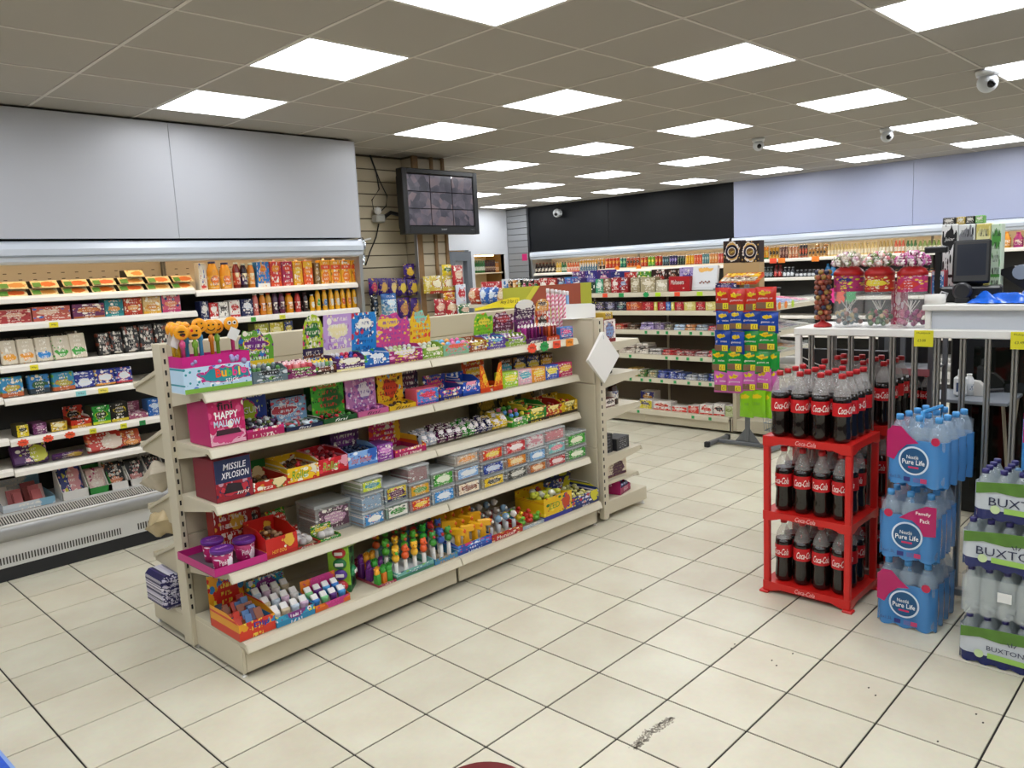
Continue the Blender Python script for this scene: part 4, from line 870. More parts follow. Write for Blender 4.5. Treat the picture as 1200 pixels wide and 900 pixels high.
# ---- third shelf
o = carton(R3, 254, 298, 536, .20, hd('#a02238', '#c83a4c', band='#243560', spk='#20345c', spk2='#c8a0b0', b0=.44, b1=1.01, ey=.25, rx=.36, ry=.1), '#7a1c2c', 'gum_carton', 'dark red and navy fizzy gum carton at the open end of the third shelf', text=[('MISSILE', .55, .80, .62, .15, '#eceaf0', dict(bold=.01, shear=.2)), ('XPLOSION', .55, .60, .74, .15, '#eceaf0', dict(bold=.01, shear=.2)), ('fini', .72, .16, .34, .1, '#f0ece4', dict(shear=.3))])
obj('opened_front', MB().prism([(-.05, .035), (.04, .035), (.03, .07), (-.03, .08)], -.1018, -.1005, 'y').mesh('opened_front', mat('#241620', .6)), o)
carton(R3, 292, 318, 530, .07, hd('#1f5c2c', '#c83a2a', spk='#e8e0c8'), '#1f4a24', 'pizza_gummy_carton', 'green and red pizza sweets carton standing behind the open box', back=.22)
dtray(R3, 298, 338, 548, 562, .20, hd('#c8301f', '#e8d8a8', band='#1f7a34', spk='#d8a03a', b0=.62, b1=1.01, ex=.75, ey=.4, rx=.16, ry=.35), 'pizza_gummy_box', 'green and red open box of pizza gummies', content=heap(['#3a2418', '#8c6a3a'], 14, .016, 'gummies', zf=.7), text=[('Pizza', .32, .38, .45, .34, '#f4f0e4', dict(shear=.25))])
dtray(R3, 338, 375, 540, 546, .20, hd('#f0c81f', '#e8e0c8', band='#c82a1f', spk='#c83a2a', b0=0, b1=.1, ex=.85, rx=.1, ry=.3), 'gum_roll_box', 'yellow open box of gum rolls with green lettering', content=heap(['#3a2a20', '#6b4a2c', '#c8303a'], 40, .013, 'gum_rolls', zf=.9), text=[('Roller', .4, .55, .55, .5, '#2d9c34', dict(shear=.2))])
dtray(R3, 375, 409, 530, 536, .20, hd('#cf2233', '#e8a8b8', band='#a81a2a', spk='#e84a5c', ex=.85, rx=.12, ry=.35), 'gum_roll_box', 'red open box of gum rolls with green lettering', content=heap(['#a81f2a', '#6b1420', '#c83a44'], 50, .014, 'gum_rolls', zf=1.1), text=[('Roller', .4, .55, .55, .5, '#6fc83a', dict(shear=.2))])
dtray(R3, 409, 443, 523, 528, .20, hd('#8fb8e8', '#3a6fc0', band='#5a8fd0', spk='#f0f4fa', ex=.85, rx=.12, ry=.35), 'gum_roll_box', 'pale blue open box of dark gum rolls', content=heap(['#1f2a44', '#2a3a5c'], 50, .014, 'gum_rolls', zf=1.0), text=[('Sour bomber', .45, .5, .72, .42, '#d8502a', dict(shear=.25))])
carton(R3, 443, 462, 520, .12, hd('#8c3a9c', '#d88fd0', spk='#b85ac0'), '#6b2a7c', 'sweet_carton', 'short purple sweets carton beside the pale blue gum rolls')
carton(R3, 412, 446, 503, .10, hd('#5c2a6b', '#8c4a98', spk='#3a1a4a', amt=.3), '#3f1c4c', 'sweet_carton', 'large dark purple sweets carton behind the pale blue gum rolls', back=.17)
dtray(R3, 463, 500, 497, 524, .22, hd('#d0357c', '#f2c83a', band='#b8286a', spk='#e8602a', ex=.9, rx=.12, ry=.4), 'sweet_display_box', 'almost empty pink display box with high sides', inner='#a8998a', side=.075)
for x0, x1, y0, c_, lb, n in ((498, 517, 508, '#aeb6c4', 'silver and blue', 2), (518, 547, 501, '#5c2450', 'plum', 3), (545, 562, 496, '#2f8a2f', 'green', 2), (560, 582, 492, '#2f2a5c', 'navy purple', 3), (582, 600, 489, '#e0c21f', 'yellow', 2)):
    a0, a1 = R3.a(x0), R3.a(x1); rn = random.Random(x0)
    for k in range(n):
        c0 = a0+(a1-a0)*(k+.5)/n; hh = .075+rn.uniform(-.01, .012)
        o = single('sweet_bag', m_pouch(round(abs(a1-a0)/n*.97, 3), hh, .05, hd(c_, '#e8e0e4', spk='#c8b8c8' if k % 2 else '#2a1c30', scale=4, amt=.5, rough=.2), seed=k), lb+' crinkly bag of sweets lying midway along the third shelf', 'sweets', 'crinkly sweet bags on the third shelf')
        o.location = (c0, .325, R3.z+.012); o.rotation_euler = (-.45, 0, 0)
        o = single('sweet_bag', o.data, lb+' crinkly bag of sweets in the second rank on the third shelf', 'sweets', 'crinkly sweet bags behind'); o.location = (c0+.01, .42, R3.z+.015); o.rotation_euler = (-.3, 0, 0)
dtray(R3, 600, 619, 480, 489, .16, hd('#4a9c3a', '#e8c8d8', spk='#f2e25a'), 'candy_tube_tray', 'small green tray of pink green and blue topped sweet tubes', content=sticks(['#5ab04a', '#e8709c', '#4a8fd0', '#d8d23a'], 3, 3, .015, .07, head='ball', stem='#6fb83a', stemr=.011))
for x0, x1, yt, b_, lb, cl in ((619, 641, 478, '#2f8f3a', 'green', ['#d8403a', '#3a9c3a', '#f0d84a']), (641, 659, 475, '#b82a2a', 'red', ['#c83a2a', '#8c1f1f', '#e8c84a']), (659, 677, 470, '#d8b81f', 'yellow', ['#e8c82f', '#c83a2a', '#3a2a14'])):
    dtray(R3, x0, x1, yt-7, yt, .17, hd(b_, '#f2e8a8', band='#2a1a14', spk=cl[0], spk2=cl[2], amt=.45, scale=4), 'jelly_tube_tray', lb+' tray of jelly sweets at the end-bay end of the third shelf', content=heap(cl, 30, .014, 'jelly_sweets', zf=1.0))
for k, (x0, x1, yt) in enumerate(((588, 612, 462), (613, 636, 457), (636, 655, 453))): carton(R3, x0, x1, yt, .08, hd('#4a4a1f', '#a8902f', spk='#2a3a1c', spk2='#c8a84a', amt=.4), '#3a3416', 'jelly_carton', ('olive jelly sweets carton behind the green topped tubes', 'olive jelly sweets carton in the middle of the back row', 'olive jelly sweets carton behind the red jelly tray')[k], back=.2)
# ---- fourth shelf: pink tray with slime tubs, boxes, clear tubs
c, w = R4.span(262, 315); x0 = -.045; x1 = R4.a(313); w = x1-x0; d = .365
t = thing('tub_tray', 'magenta card tray holding three purple tubs', 'tray', ((x0+x1)/2, .215+d/2, R4.z+.0005))
obj('tray', m_tray(w, d, .036, .036, mat('#c21f7c', .4), mat('#5c4a52', .7)), t)
for k, (px, yy, lb) in enumerate(((251, .42, 'purple lidded candyfloss tub standing at the back of the magenta tray'), (262, .27, 'purple lidded candyfloss tub at the front corner of the magenta tray'), (288, .31, 'purple lidded candyfloss tub next to the red hot dog box'))):
    X = sol(px, yy, .47, 0)
    b = thing('candyfloss_tub', lb, 'tub', (X, yy, R4.z+.0045), .5, 'purple candyfloss tubs')
    obj('tub', MB().lathe([(.036, 0), (.038, .004), (.046, .088)], 20).mesh('tub', pm('#b8246f', '#efe6ee', '#a01f60', '#e8d8e4', '#f4eef2', ex=.5, ey=.4, rx=.2, ry=.3, amt=.12, txt=.3)), b)
    obj('lid', MB().lathe([(.047, .080), (.050, .084), (.050, .096), (.047, .100), (.040, .098), (.0001, .098)], 20).mesh('lid', mat('#5c1f80', .3)), b)
    letters('Pinkie', b, (0, 0, .1005), .05, .02, '#e8a8d8', rot=(-math.pi/2, 0, -.3))
    letters('Pinkie', b, (-.012, 0, .048), .045, .024, '#f6e8f0', bend=.0425, rot=(0, 0, -.55))
o = dtray(R4, 313, 350, 617, 628, .20, hd('#cf2a22', '#e8b84a', band='#b8221c', spk='#d8442a', ex=.76, ey=.55, rx=.16, ry=.3, amt=.06), 'hot_dog_gummy_box', 'red open box of hot dog gummies beside the purple tubs', content=heap(['#8c6a4a', '#c8a070', '#5c3a2c'], 30, .014, 'gummies', zf=.95), text=[('HOT DOG', .4, .3, .45, .18, '#f2c84a', dict(shear=.2))])
carton(R4, 284, 330, 600, .07, hd('#b8281f', '#e8b84a', spk='#8c1f18', ex=.6, rx=.2), '#a0231c', 'hot_dog_gummy_carton', 'closed red hot dog gummies carton standing behind the open red box', back=.24)
o = single('sweet_bag', m_pouch(.115, .135, .05, hd('#3a9c2f', '#d8382a', spk='#e8d23a', band='#2a7a24', ry=.25), seed=2), 'green bag of sour sweets leaning behind the boxes', 'sweets'); c0, _ = R4.span(352, 374); o.location = (c0, .47, R4.z+.002); o.rotation_euler = (-.3, 0, .15)
o = single('sweet_bag', m_pouch(.13, .15, .05, hd('#a8231f', '#2a1a1a', spk='#d8442a', ry=.25), seed=1), 'dark red bag of sour sweets leaning at the back beside the green bag', 'sweets'); c0, _ = R4.span(325, 348); o.location = (c0, .55, R4.z+.002); o.rotation_euler = (-.1, 0, -.1)
dtray(R4, 350, 376, 628, 638, .20, hd('#b8281f', '#f0e8d8', spk='#2a1a14', band='#8c1f18'), 'gummy_tray', 'low red and white tray of bagged gummies', content=heap(['#c8c4c0', '#a8a4a4', '#dcd8d4'], 20, .022, 'bags', zf=1.0), text=[('Pizza', .4, .5, .6, .5, '#f4f0e8', dict(shear=.3))])
dtray(R4, 376, 400, 618, 629, .085, hd('#2f8f34', '#f0d03a', spk='#d8e04a', amt=.5), 'gummy_tray', 'low green and yellow tray of bagged gummies', content=heap(['#c8c4c0', '#b0aca8'], 20, .022, 'bags', zf=1.0))
def tub(x0, x1, y0, y1, lab, fill, lbl, d=.17, back=0, group='clear lidded tubs of sweets', up=None):
    """clear lidded tub between picture rows y0 (top) and y1 (bottom)"""
    c, w = R4.span(x0, x1); w *= .96
    fy = R4.f+back
    zb = solz(y1, c, fy) if up is None else R4.z+up; zt = solz(y0, c, fy)
    zb = max(zb, R4.z)+.001; h = min(zt, .706)-zb
    b = thing('sweet_tub', lbl, 'tub', (c, fy+d/2, zb), 0, group)
    fm = pm(fill, fill, fill, '#f0e8e0', '#8c5a4a', amt=.35, scale=9, txt=0) if isinstance(fill, str) else fill
    obj('sweets', MB().cbox(-w/2+.006, w/2-.006, -d/2+.006, d/2-.006, .003, h*.78, .006).mesh('sweets', fm), b)
    obj('tub', m_tray(w, d, h*.88, h*.88, FROST, FROST, t=.002), b)
    obj('lid', MB().cbox(-w/2-.003, w/2+.003, -d/2-.003, d/2+.003, h*.88, h, .003).mesh('lid', mat('#dde2e2', .2, alpha=.42)), b)
    if lab: s_ = obj('label', MB().box(-w*.4, w*.42, -d/2-.0022, -d/2-.0012, h*.16, h*.8).mesh('label', lab), b)
    return h
def L(b, e, **k): return pm(b, e, **dict(dict(rx=.38, ry=.28, ey=.5, amt=.3, txt=.6, scale=5), **k))
TUBS = [ # x0,x1, list of (ytop,ybottom,label material,fill,text)
 (383, 426, [(588, 627, L('#6b4a5c', '#c8a0b8', spk='#3a2a3a'), '#8c7f78', 'large clear tub of grey marbled sweets beside the gummy trays')]),
 (426, 452, [(598, 619, L('#3f8fc8', '#f2f0ea', spk='#d84a4a'), '#7fa8c8', 'bottom tub with blue label under the plain blue tub'), (577, 598, None, '#6f97b8', 'unlabelled tub of blue sweets stacked in the middle'), (560, 577, L('#c8d42f', '#4a9ca8', spk='#e8f0a0'), '#8a9a5a', 'tub with lime green label on top of the blue tubs')]),
 (453, 480, [(589, 611, L('#e8e8e0', '#3a8f3a', spk='#4a5a4a'), '#4a8a6a', 'bottom tub with green and white label'), (566, 589, L('#d8c83a', '#6b2a5c', band='#2a2a5c', spk='#c8323a'), '#4f7a8c', 'upper tub with purple and yellow label')]),
 (481, 506, [(582, 601, L('#cf3a2a', '#f0d03a', spk='#f2e8d0'), '#b85a5a', 'bottom tub with red and yellow label'), (565, 582, L('#d8a82a', '#5a9c3a', spk='#d8442a'), '#a08a4a', 'middle tub with orange label'), (545, 565, None, '#8c2026', 'tub of dark red laces on top of the orange labelled tub')]),
 (507, 534, [(571, 592, L('#4a9cd8', '#e8f0f8', spk='#2a6fb0'), '#9ab0c0', 'bottom tub with pale blue label'), (551, 571, L('#4aa83a', '#e8f0d8', spk='#2a6b24'), '#6b8a5a', 'upper tub with bright green label')]),
 (535, 564, [(562, 583, L('#f0e0c8', '#8c4a2a', spk='#5a2f1c'), '#4a3020', 'bottom tub of dark chocolate sweets with cream label'), (545, 562, L('#8fb8e0', '#e8eef4', spk='#4a7fc0'), '#b08a80', 'middle tub with pale blue and white label'), (527, 545, L('#c8b8a8', '#e8a050', spk='#f0e0d0'), '#b8a898', 'top tub with a fried egg picture')]),
 (565, 592, [(556, 576, L('#e8c82f', '#2a2a24', spk='#f0e8a0'), '#a89a5a', 'bottom tub with yellow and black label'), (540, 556, L('#24489c', '#c8d8f0', spk='#5a80d0'), '#4a5f8c', 'middle tub with navy label'), (523, 540, L('#d8442a', '#f0d84a', spk='#f0a03a'), '#c87a5a', 'top tub with red and yellow label')]),
 (593, 619, [(547, 569, L('#4a4a44', '#d0d0c8', spk='#2a2a26'), '#5a5a54', 'bottom tub of black and white sweets'), (532, 547, L('#d88a2a', '#f0d8a0', spk='#c84a2a'), '#b0784a', 'middle tub with amber label'), (513, 532, L('#c8303a', '#f4e8e8', spk='#e87a80'), '#c86a70', 'top tub with red and white label')]),
 (619.5, 641, [(541, 560, L('#c87a2a', '#f0d8b0', spk='#a84a1f'), '#a8683a', 'bottom tub with orange brown label'), (525, 541, L('#7fb0d8', '#f0f4f8', spk='#3a6fb0'), '#98a8b8', 'middle tub with sky blue label'), (507, 525, None, pm('#e8dcd8', '#d87a8c', '#f0e8e4', '#d86a80', '#f4f0ec', amt=.5, scale=6, txt=0), 'top tub of pink and white sweets with no label')]),
 (641.5, 664, [(532, 550, L('#b8222f', '#f0e0e0', spk='#d84a54'), '#a04a4a', 'bottom tub with dark red label'), (516, 532, L('#7fc0c0', '#e88a9c', spk='#e8f0f0'), '#a8b0b0', 'middle tub with teal label'), (500, 516, None, '#d8606c', 'top tub of coral pink sweets with no label')]),
 (664.5, 688, [(523, 542, L('#3a9c34', '#e8f0d8', spk='#24702a'), '#5a8a4a', 'bottom tub with leaf green label at the end-bay end of the fourth shelf'), (506, 523, L('#4aae3a', '#f0f4d8', spk='#24702a'), '#6a9a54', 'upper tub with leaf green label at the end-bay end of the fourth shelf')])]
for x0, x1, lst in TUBS:
    up = 0
    for k, (yt, yb, lb, fl, tx) in enumerate(lst): up += tub(x0, x1, yt, yb, lb, fl, tx, up=up, back=.09 if x0 == 383 else 0)+.0015
# ---- bottom shelf
def sachets(t, w, d, h, fh): heap(['#2a2f4a', '#8c4a2a', '#4a3a5c', '#c83a2a', '#5a7fb0'], 46, .02, 'sherbet_sachets', zf=1.0, kind='sachet')(t, w, d, h, fh)
dp = pm('#e8a82a', '#d8382a', '#d8442a', '#3a8fc8', '#f2e25a', ex=.55, ey=.5, rx=.3, ry=.3, b0=0, b1=.2, amt=.55, scale=4.5, txt=.3)
c, w = R5.span(292, 325); 
x0 = sol(262, .30, .18, 0); x1 = R5.a(325); d = .27
t = thing('sherbet_display_box', 'multicoloured sherbet dip display box at the open end of the bottom shelf', 'display box', ((x0+x1)/2, .15+d/2, R5.z))
w = x1-x0; obj('tray', m_tray(w, d, .20, .075, dp, mat('#a8907a', .7), side=.10), t); obj('back_card', MB().box(-w/2, w/2, d/2-.004, d/2, .003, .23).mesh('back_card', dp), t)
sachets(t, w, d, .2, .085)
letters('Dip', t, (.02, -d/2-.0015, .05), w*.42, .03, '#2a3a9c', bold=.02); letters('Dip', t, (0, d/2-.006, .19), w*.4, .03, '#2a3a9c', bold=.02)
def cups(cols, nx, ny, r, hh):
    def go(t, w, d, h, fh):
        for i in range(nx):
            for j in range(ny):
                cup = obj('lolly_cup', MB().lathe([(r*.7, 0), (r, hh*.5), (r, hh*.6), (r*.8, hh*.62)], 10).mesh('lolly_cup', mat(cols[(i+j) % len(cols)], .3)), t, (-w/2+w*(i+.5)/nx, -d/2+d*(j+.6)/(ny+.2), .004+.02*j))
                n = MB().cbox(-r*.85, r*.85, -.006, .006, hh*.55, hh*.95, .003); n.rotx(0, -.8, 0, hh*.55); obj('clip', n.mesh('clip', mat('#e6e3e0', .35)), cup)
    return go
dtray(R5, 325, 370, 688, 716, .26, pm('#3fa8c8', '#8c3a8c', '#2a8fb8', '#e8e04a', '#f4f0f4', ex=.5, ey=.5, rx=.3, ry=.4, amt=.5, txt=.3), 'dummy_lolly_box', 'turquoise box of white capped dummy lollies', content=cups(['#e8e4e0', '#d8c8a8', '#c8d8e8', '#d8b8d0'], 4, 3, .02, .09), header=(.03, hd('#6b5a48', '#b8a890'), 'arch'))
dtray(R5, 370, 411, 682, 703, .12, pm('#e88a2a', '#c8408c', '#d86a1f', '#f2c84a', '#d858a0', ex=.6, ey=.5, rx=.36, ry=.6, amt=.3, txt=.4), 'toilet_lolly_box', 'orange and purple box of little toilet shaped lollies', content=cups(['#3a7fc8', '#7fcc8c', '#5c2a7c', '#4a9cd8'], 4, 2, .019, .08))
# monster teeth tower
c, w = R5.span(407, 437); zt = .235; 
t = thing('monster_mouth_display', 'tall green display tower of grinning monster mouths', 'display stand', (c+.004, .285, R5.z+.001), .75)
ww = .105; obj('tower', MB().cbox(-ww/2, ww/2, -ww/2, ww/2, 0, zt, .002, 1, front=0).mesh('tower', [pm('#2d7a4a', '#8cc83a', '#2d7a4a', '#3a9c5a', '#1f5c38', ey=2, amt=.2, txt=0), pm('#9ac83a', '#3a8f4a', '#2d7a4a', '#a8d84a', '#6ba83a', ey=2, amt=.2, txt=0)]), t)
obj('round_top', MB().lathe([(.085, zt), (.085, zt+.006), (.0001, zt+.008)], 24).mesh('round_top', hd('#a8cc4a', '#7ab03a', spk='#8c2f5c')), t)
for k in range(4):
    z = zt*(.86-.235*k)
    m_ = MB().ball((0, 0, 0), .034, 0, 12, 7, (1, .45, .8)); a = obj('mouth_lolly', m_.mesh('mouth_lolly', mat(('#c8323a', '#2d7a4a', '#5c3a9c', '#c8323a')[k], .3)), t, (-ww/2-.002, -.005, z), (0, 0, -math.pi/2))
    obj('teeth', MB().cbox(-.02, .02, -.017, -.010, -.008, .008, .003).mesh('teeth', WHITEP), a)
    if k != 2: obj('eye_hole', MB().prism([(.026*math.cos(q*.7), .019*math.sin(q*.7)) for q in range(9)], -.0012, 0, 'y').mesh('eye_hole', mat('#16161a', .5)), t, (0, -ww/2-.0004, z))
    else: a = obj('mouth_lolly', m_.mesh('mouth_lolly', mat('#2d8f5a', .3)), t, (0, -ww/2-.002, z)); obj('teeth', MB().cbox(-.02, .02, -.017, -.010, -.008, .008, .003).mesh('teeth', WHITEP), a)
    a = obj('mouth_lolly', m_.mesh('mouth_lolly', mat(('#c8303a', '#8fb8d0', '#c8303a', '#3a8f5a')[k], .3)), t, (ww/2+.002, -.01, z), (0, 0, math.pi/2)); obj('teeth', MB().cbox(-.02, .02, -.017, -.010, -.008, .008, .003).mesh('teeth', WHITEP), a)
def toys(kind, nx, ny, cols, zt):
    def go(t, w, d, h, fh):
        rn = random.Random(nx*7+ny)
        for i in range(nx):
            for j in range(ny):
                x = -w/2+w*(i+.5)/nx; y = -d/2+d*(j+.5)/ny; c1 = cols[rn.randrange(len(cols))]; c2 = cols[rn.randrange(len(cols))]; b = MB(); z = zt+.025*j
                if kind == 'animal':
                    b.lathe([(.011, 0), (.012, .006), (.010, z*.55)], 8, ms=[1, 1]); b.ball((0, 0, z*.72), .021, 0, 9, 6); b.ball((0, 0, z*.98), .019, 0, 9, 6); b.ball((0, -.019, z*.95), .009, 2, 7, 4)
                    for s_ in (-1, 1): b.ball((s_*.012, 0, z*1.08), .008, 0, 6, 4); b.ball((s_*.007, -.016, z*1.01), .003, 3, 6, 4)
                    mm = [mat(c1, .3), mat('#e8e6e0', .4), mat(c2, .3), FACE]
                elif kind == 'hand':
                    b.cbox(-.014, .014, -.014, .014, 0, z*.55, .003, 0); b.ball((0, 0, z*.62), .018, 1, 8, 5, (1, .7, 1))
                    for q in range(5): a = (q-2)*.38; b.tube([(.010*math.sin(a), 0, z*.66), (.028*math.sin(a), 0, z*.66+.03*math.cos(a))], [.005, .004], 5, 1)
                    mm = [mat(c1, .3), mat(c2, .3)]
                elif kind == 'gun':
                    b.cbox(-.012, .012, -.05, .03, z*.72, z, .005, 0); b.cbox(-.010, .010, -.02, .012, z*.15, z*.75, .004, 0); b.lathe([(.016, 0), (.017, z*.45), (.013, z*.6)], 9, 0, .028, ms=[1, 1]); b.ball((0, -.045, z*.9), .013, 2, 8, 5); b.tube([(0, -.02, z*.35), (0, -.04, z*.35), (0, -.04, z*.6)], .004, 5, 0)
                    mm = [mat('#f0b31f', .3), mat('#cfcbc4', .15, trans=.3), mat('#e0601f', .3)]
                elif kind == 'ball':
                    b.lathe([(.012, 0), (.013, z*.35), (.012, z*.55)], 8, ms=[1, 1]); b.ball((0, 0, z*.8), .021, 0, 9, 6); b.ball((.004, -.016, z*.82), .009, 2, 7, 4); mm = [mat(c1, .25), mat('#c8ccd0', .15), mat('#f0eee8', .3)]
                elif kind == 'duck':
                    b.ball((0, 0, .022), .022, 0, 9, 6, (1, 1.25, .9)); b.ball((0, -.018, .05), .014, 0, 8, 5); b.ball((0, -.033, .048), .006, 1, 6, 4, (1.2, 1, .6)); mm = [mat(c1, .3), mat('#e0601f', .3)]
                o = obj('toy_sweet', b.mesh('toy_sweet', mm), t, (x, y, .004+(fh*.4 if kind == 'duck' else 0)), (0, 0, rn.uniform(-.4, .4)+(.7 if kind == 'gun' else 0)))
    return go
dtray(R5, 444, 465, 662, 683, .20, hd('#a83a5c', '#d8688c', spk='#7a2440'), 'monster_hand_tray', 'small maroon tray of orange and purple monster hand sweets', content=toys('hand', 3, 3, ['#e07a1f', '#6b2a7c', '#2f2a8c', '#f0a82a', '#c86ab8', '#3a9c34'], .10))
dtray(R5, 465, 509, 648, 664, .24, pm('#7fb8b0', '#e8f0e8', '#4a8a6b', '#8fc86a', '#2a4a6b', ey=.2, rx=.02, ry=.02, amt=.2, txt=0), 'animal_sweet_tray', 'pale blue tray of little animal topped sweet tubes', inner='#d8dce0', content=toys('animal', 4, 3, ['#f0b82a', '#e8602a', '#e06a4a', '#5ab83a'], .135), text=[('Drink Animal Pet', .62, .55, .68, .34, '#2a4a8c', dict(shear=.1))])
dtray(R5, 510, 537, 628, 651, .24, hd('#4a8fb8', '#8c9c4a', spk='#3a6f3a', spk2='#c8a05a'), 'figure_sweet_tray', 'blue and green tray of red and green figure topped sweets', content=toys('animal', 3, 3, ['#c82a2a', '#2fae34', '#3a5fb0', '#3a8f34', '#b02a3a'], .15))
dtray(R5, 537, 577, 622, 633, .24, pm('#2b62b8', '#d8407c', '#1f4a9c', '#5a9ce0', '#e8eef4', ex=.3, ey=.55, rx=.14, ry=.2, amt=.35, txt=.4), 'toy_gun_sweet_tray', 'blue tray of yellow toy gun sweet dispensers', inner='#e8ecf0', content=toys('gun', 4, 3, ['#f0b31f'], .14))
dtray(R5, 577, 613, 612, 621, .24, pm('#b82a2a', '#d8b83a', '#8c1f1f', '#f0e0d0', '#f4ecd8', ey=.2, rx=.02, ry=.02, b0=.75, b1=1.01, amt=.3, txt=.5), 'figure_sweet_tray', 'red tray of clear sweet tubes with round character tops', content=toys('ball', 4, 3, ['#8c7f74', '#7a9cb8', '#d8a080', '#5a6b6b', '#d8d0c8'], .13), text=[('Monster', .45, .4, .6, .5, '#f0e8e0', {})])
dtray(R5, 613, 638, 606, 613, .24, hd('#a8b8c0', '#d84a4a', spk='#3a7fb0'), 'duck_sweet_tray', 'pale tray of yellow and blue bath duck sweets', content=toys('duck', 3, 3, ['#f0c82a', '#3a8fc8', '#d8382a', '#6fb83a'], .08))
dtray(R5, 638, 671, 577, 580, .24, pm('#e8c21f', '#c8502a', '#2a3a9c', '#f2d84a', '#2f7a34', ex=.78, ey=.55, rx=.12, ry=.3, b0=0, b1=.18, amt=.2, txt=.4), 'tennis_ball_gum_box', 'yellow box of tennis ball gum on the bottom shelf', side=.12, content=heap(['#d8dc4a', '#c8d03a', '#e8e8d8'], 26, .024, 'ball_gum', zf=1.0), text=[('ZED', .35, .6, .4, .25, '#3a8f34', {})])
dtray(R5, 671, 702, 566, 578, .24, pm('#24408c', '#d8d23a', '#1c3070', '#c8404a', '#e8e4f0', ex=.85, ey=.5, rx=.14, ry=.4, amt=.4, txt=.3), 'ball_gum_tray', 'navy tray of pale yellow ball gum under the lowest shelf end', header=(.07, pm('#24306b', '#c8c83a', '#1c2858', '#d8d84a', '#3a4a8c', ex=.7, ey=.5, rx=.2, ry=.35, amt=.2, txt=.1), 'rect'), content=heap(['#d8d48a', '#e0dca8', '#c8c46a'], 40, .017, 'ball_gum', zf=1.0))
# ---- price tickets on the top shelf edge
def ticket(px, col, lb, rack_y, z, w=.034, h=.03, star=False, face='y', s='99p', group=None):
    if face == 'y': X = sol(px, rack_y, z, 0); loc = (X, rack_y, z); rz = 0
    else: Y = sol(px, rack_y, z, 1); loc = (rack_y, Y, z); rz = -math.pi/2
    b = MB()
    if star: b.prism([((w*.62 if k % 2 else w*.48)*math.cos(k*math.pi/9), (h*.75 if k % 2 else h*.55)*math.sin(k*math.pi/9)) for k in range(18)], -.001, .0, 'y')
    else: b.cbox(-w/2, w/2, -.001, 0, -h/2, h/2, .0003)
    o = single('price_ticket', b.mesh('price_ticket', mat(col, .6)), lb, 'price ticket', group); o.location = loc; o.rotation_euler = (0 if face == 'y' else 0, 0, rz)
    if s: letters(s, o, (0, -.0016, 0), w*.6, h*.4, '#2a2a24')
    return o
for px, cl, lb, st in ((623.5, '#f0502f', 'red orange', True), (638, '#2a9c4a', 'green', True), (652.5, '#f0502f', 'vermilion', False), (667.5, '#f2932a', 'light orange', False)):
    ticket(px, cl, lb+' price ticket on the front edge of the top sweets shelf', (.284-.0325), 1.219, .072, .046, st)
# things on the gondola's rear side and top
t = thing('offer_strip', 'yellow paper offer strip lying along the top of the gondola', 'sign', (sol(585, .68, 1.46, 0), .69, 1.44)); 
obj('strip', MB().grid(lambda u, v: ((u-.5)*.42, .004*math.sin(u*7), .006+v*(.018+.05*min(1, max(0, u*1.6-.3)))+.008*math.sin(u*4)), 14, 2).mesh('strip', mat('#e8d81f', .6)), t); letters('Any 2 for £1', t, (.10, -.008, .045), .17, .03, '#2a2a1c', shear=.15)
t = thing('header_board', 'olive and brown advertising board standing behind the gondola top', 'sign', (sol(645, .95, 1.4, 0), .95, 1.2935))
bw = sol(695, .95, 1.4, 0)-sol(593, .95, 1.4, 0); b0, b1 = 0, solz(334, t.location.x, .95)-1.362
obj('board', MB().box(-bw/2, bw/2, -.004, .004, b0, b1).mesh('board', mat('#a9aa2c', .6)), t); obj('brown_panel', MB().prism([(-bw*.29, b0+.04), (bw*.36, b0+.04), (bw*.36, b1), (-bw*.11, b1)], -.006, -.004, 'y').mesh('brown_panel', mat('#96442a', .6)), t)
obj('stripe', MB().prism([(-bw*.36, b0+.04), (-bw*.30, b0+.04), (-bw*.12, b1), (-bw*.18, b1)], -.0065, -.004, 'y').mesh('stripe', mat('#c8c03a', .6)), t); obj('leg', MB().box(-bw*.1, bw*.1, -.01, .02, -.10, 0.01).mesh('leg', mat('#a9aa2c', .6)), t)
t.location.z = 1.362
o = single('toilet_roll_pack', MB().cbox(-.11, .11, -.11, .11, 0, .17, .02, 0, top=1).mesh('toilet_roll_pack', [pm('#2a2560', '#d8d6e0', '#2a2560', '#e0dee8', '#c8c4d8', ey=2, amt=.6, scale=12, txt=1), pm('#4a3f80', '#d8d6e0', '#2a2560', '#e0dee8', '#c8c4d8', ex=.5, ey=1, rx=.3, ry=.4, amt=.1)]), 'dark blue and white wrapped pack on the rear base shelf of the gondola', 'pack'); o.location = (.06, .90, .148)
for k, (z, y, cl) in enumerate(((.765, .86, '#cfc4ae'), (.53, .87, '#c8b48a'))):
    o = single('bread_bag', m_pouch(.2, .17, .11, mat(cl, .25, bump=.6, bscale=40, alpha=.9), n=10, seed=k, wrinkle=.5), ('clear crinkled bag on the upper sloped rear shelf' if k == 0 else 'tan bread bag on the lowest sloped rear shelf'), 'bag'); o.location = (.06, y+.09, z-.005); o.rotation_euler = (1.18, 0, 0)
t = thing('paper_sheet', 'white printed paper sheet resting on the top rear shelf of the gondola', 'paper', (.14, .86, 1.285)); b = MB().box(-.1, .1, -.1, .1, 0, .002); b.rotx(0, -.29); obj('sheet', b.mesh('sheet', mat('#e4e2dc', .7)), t)
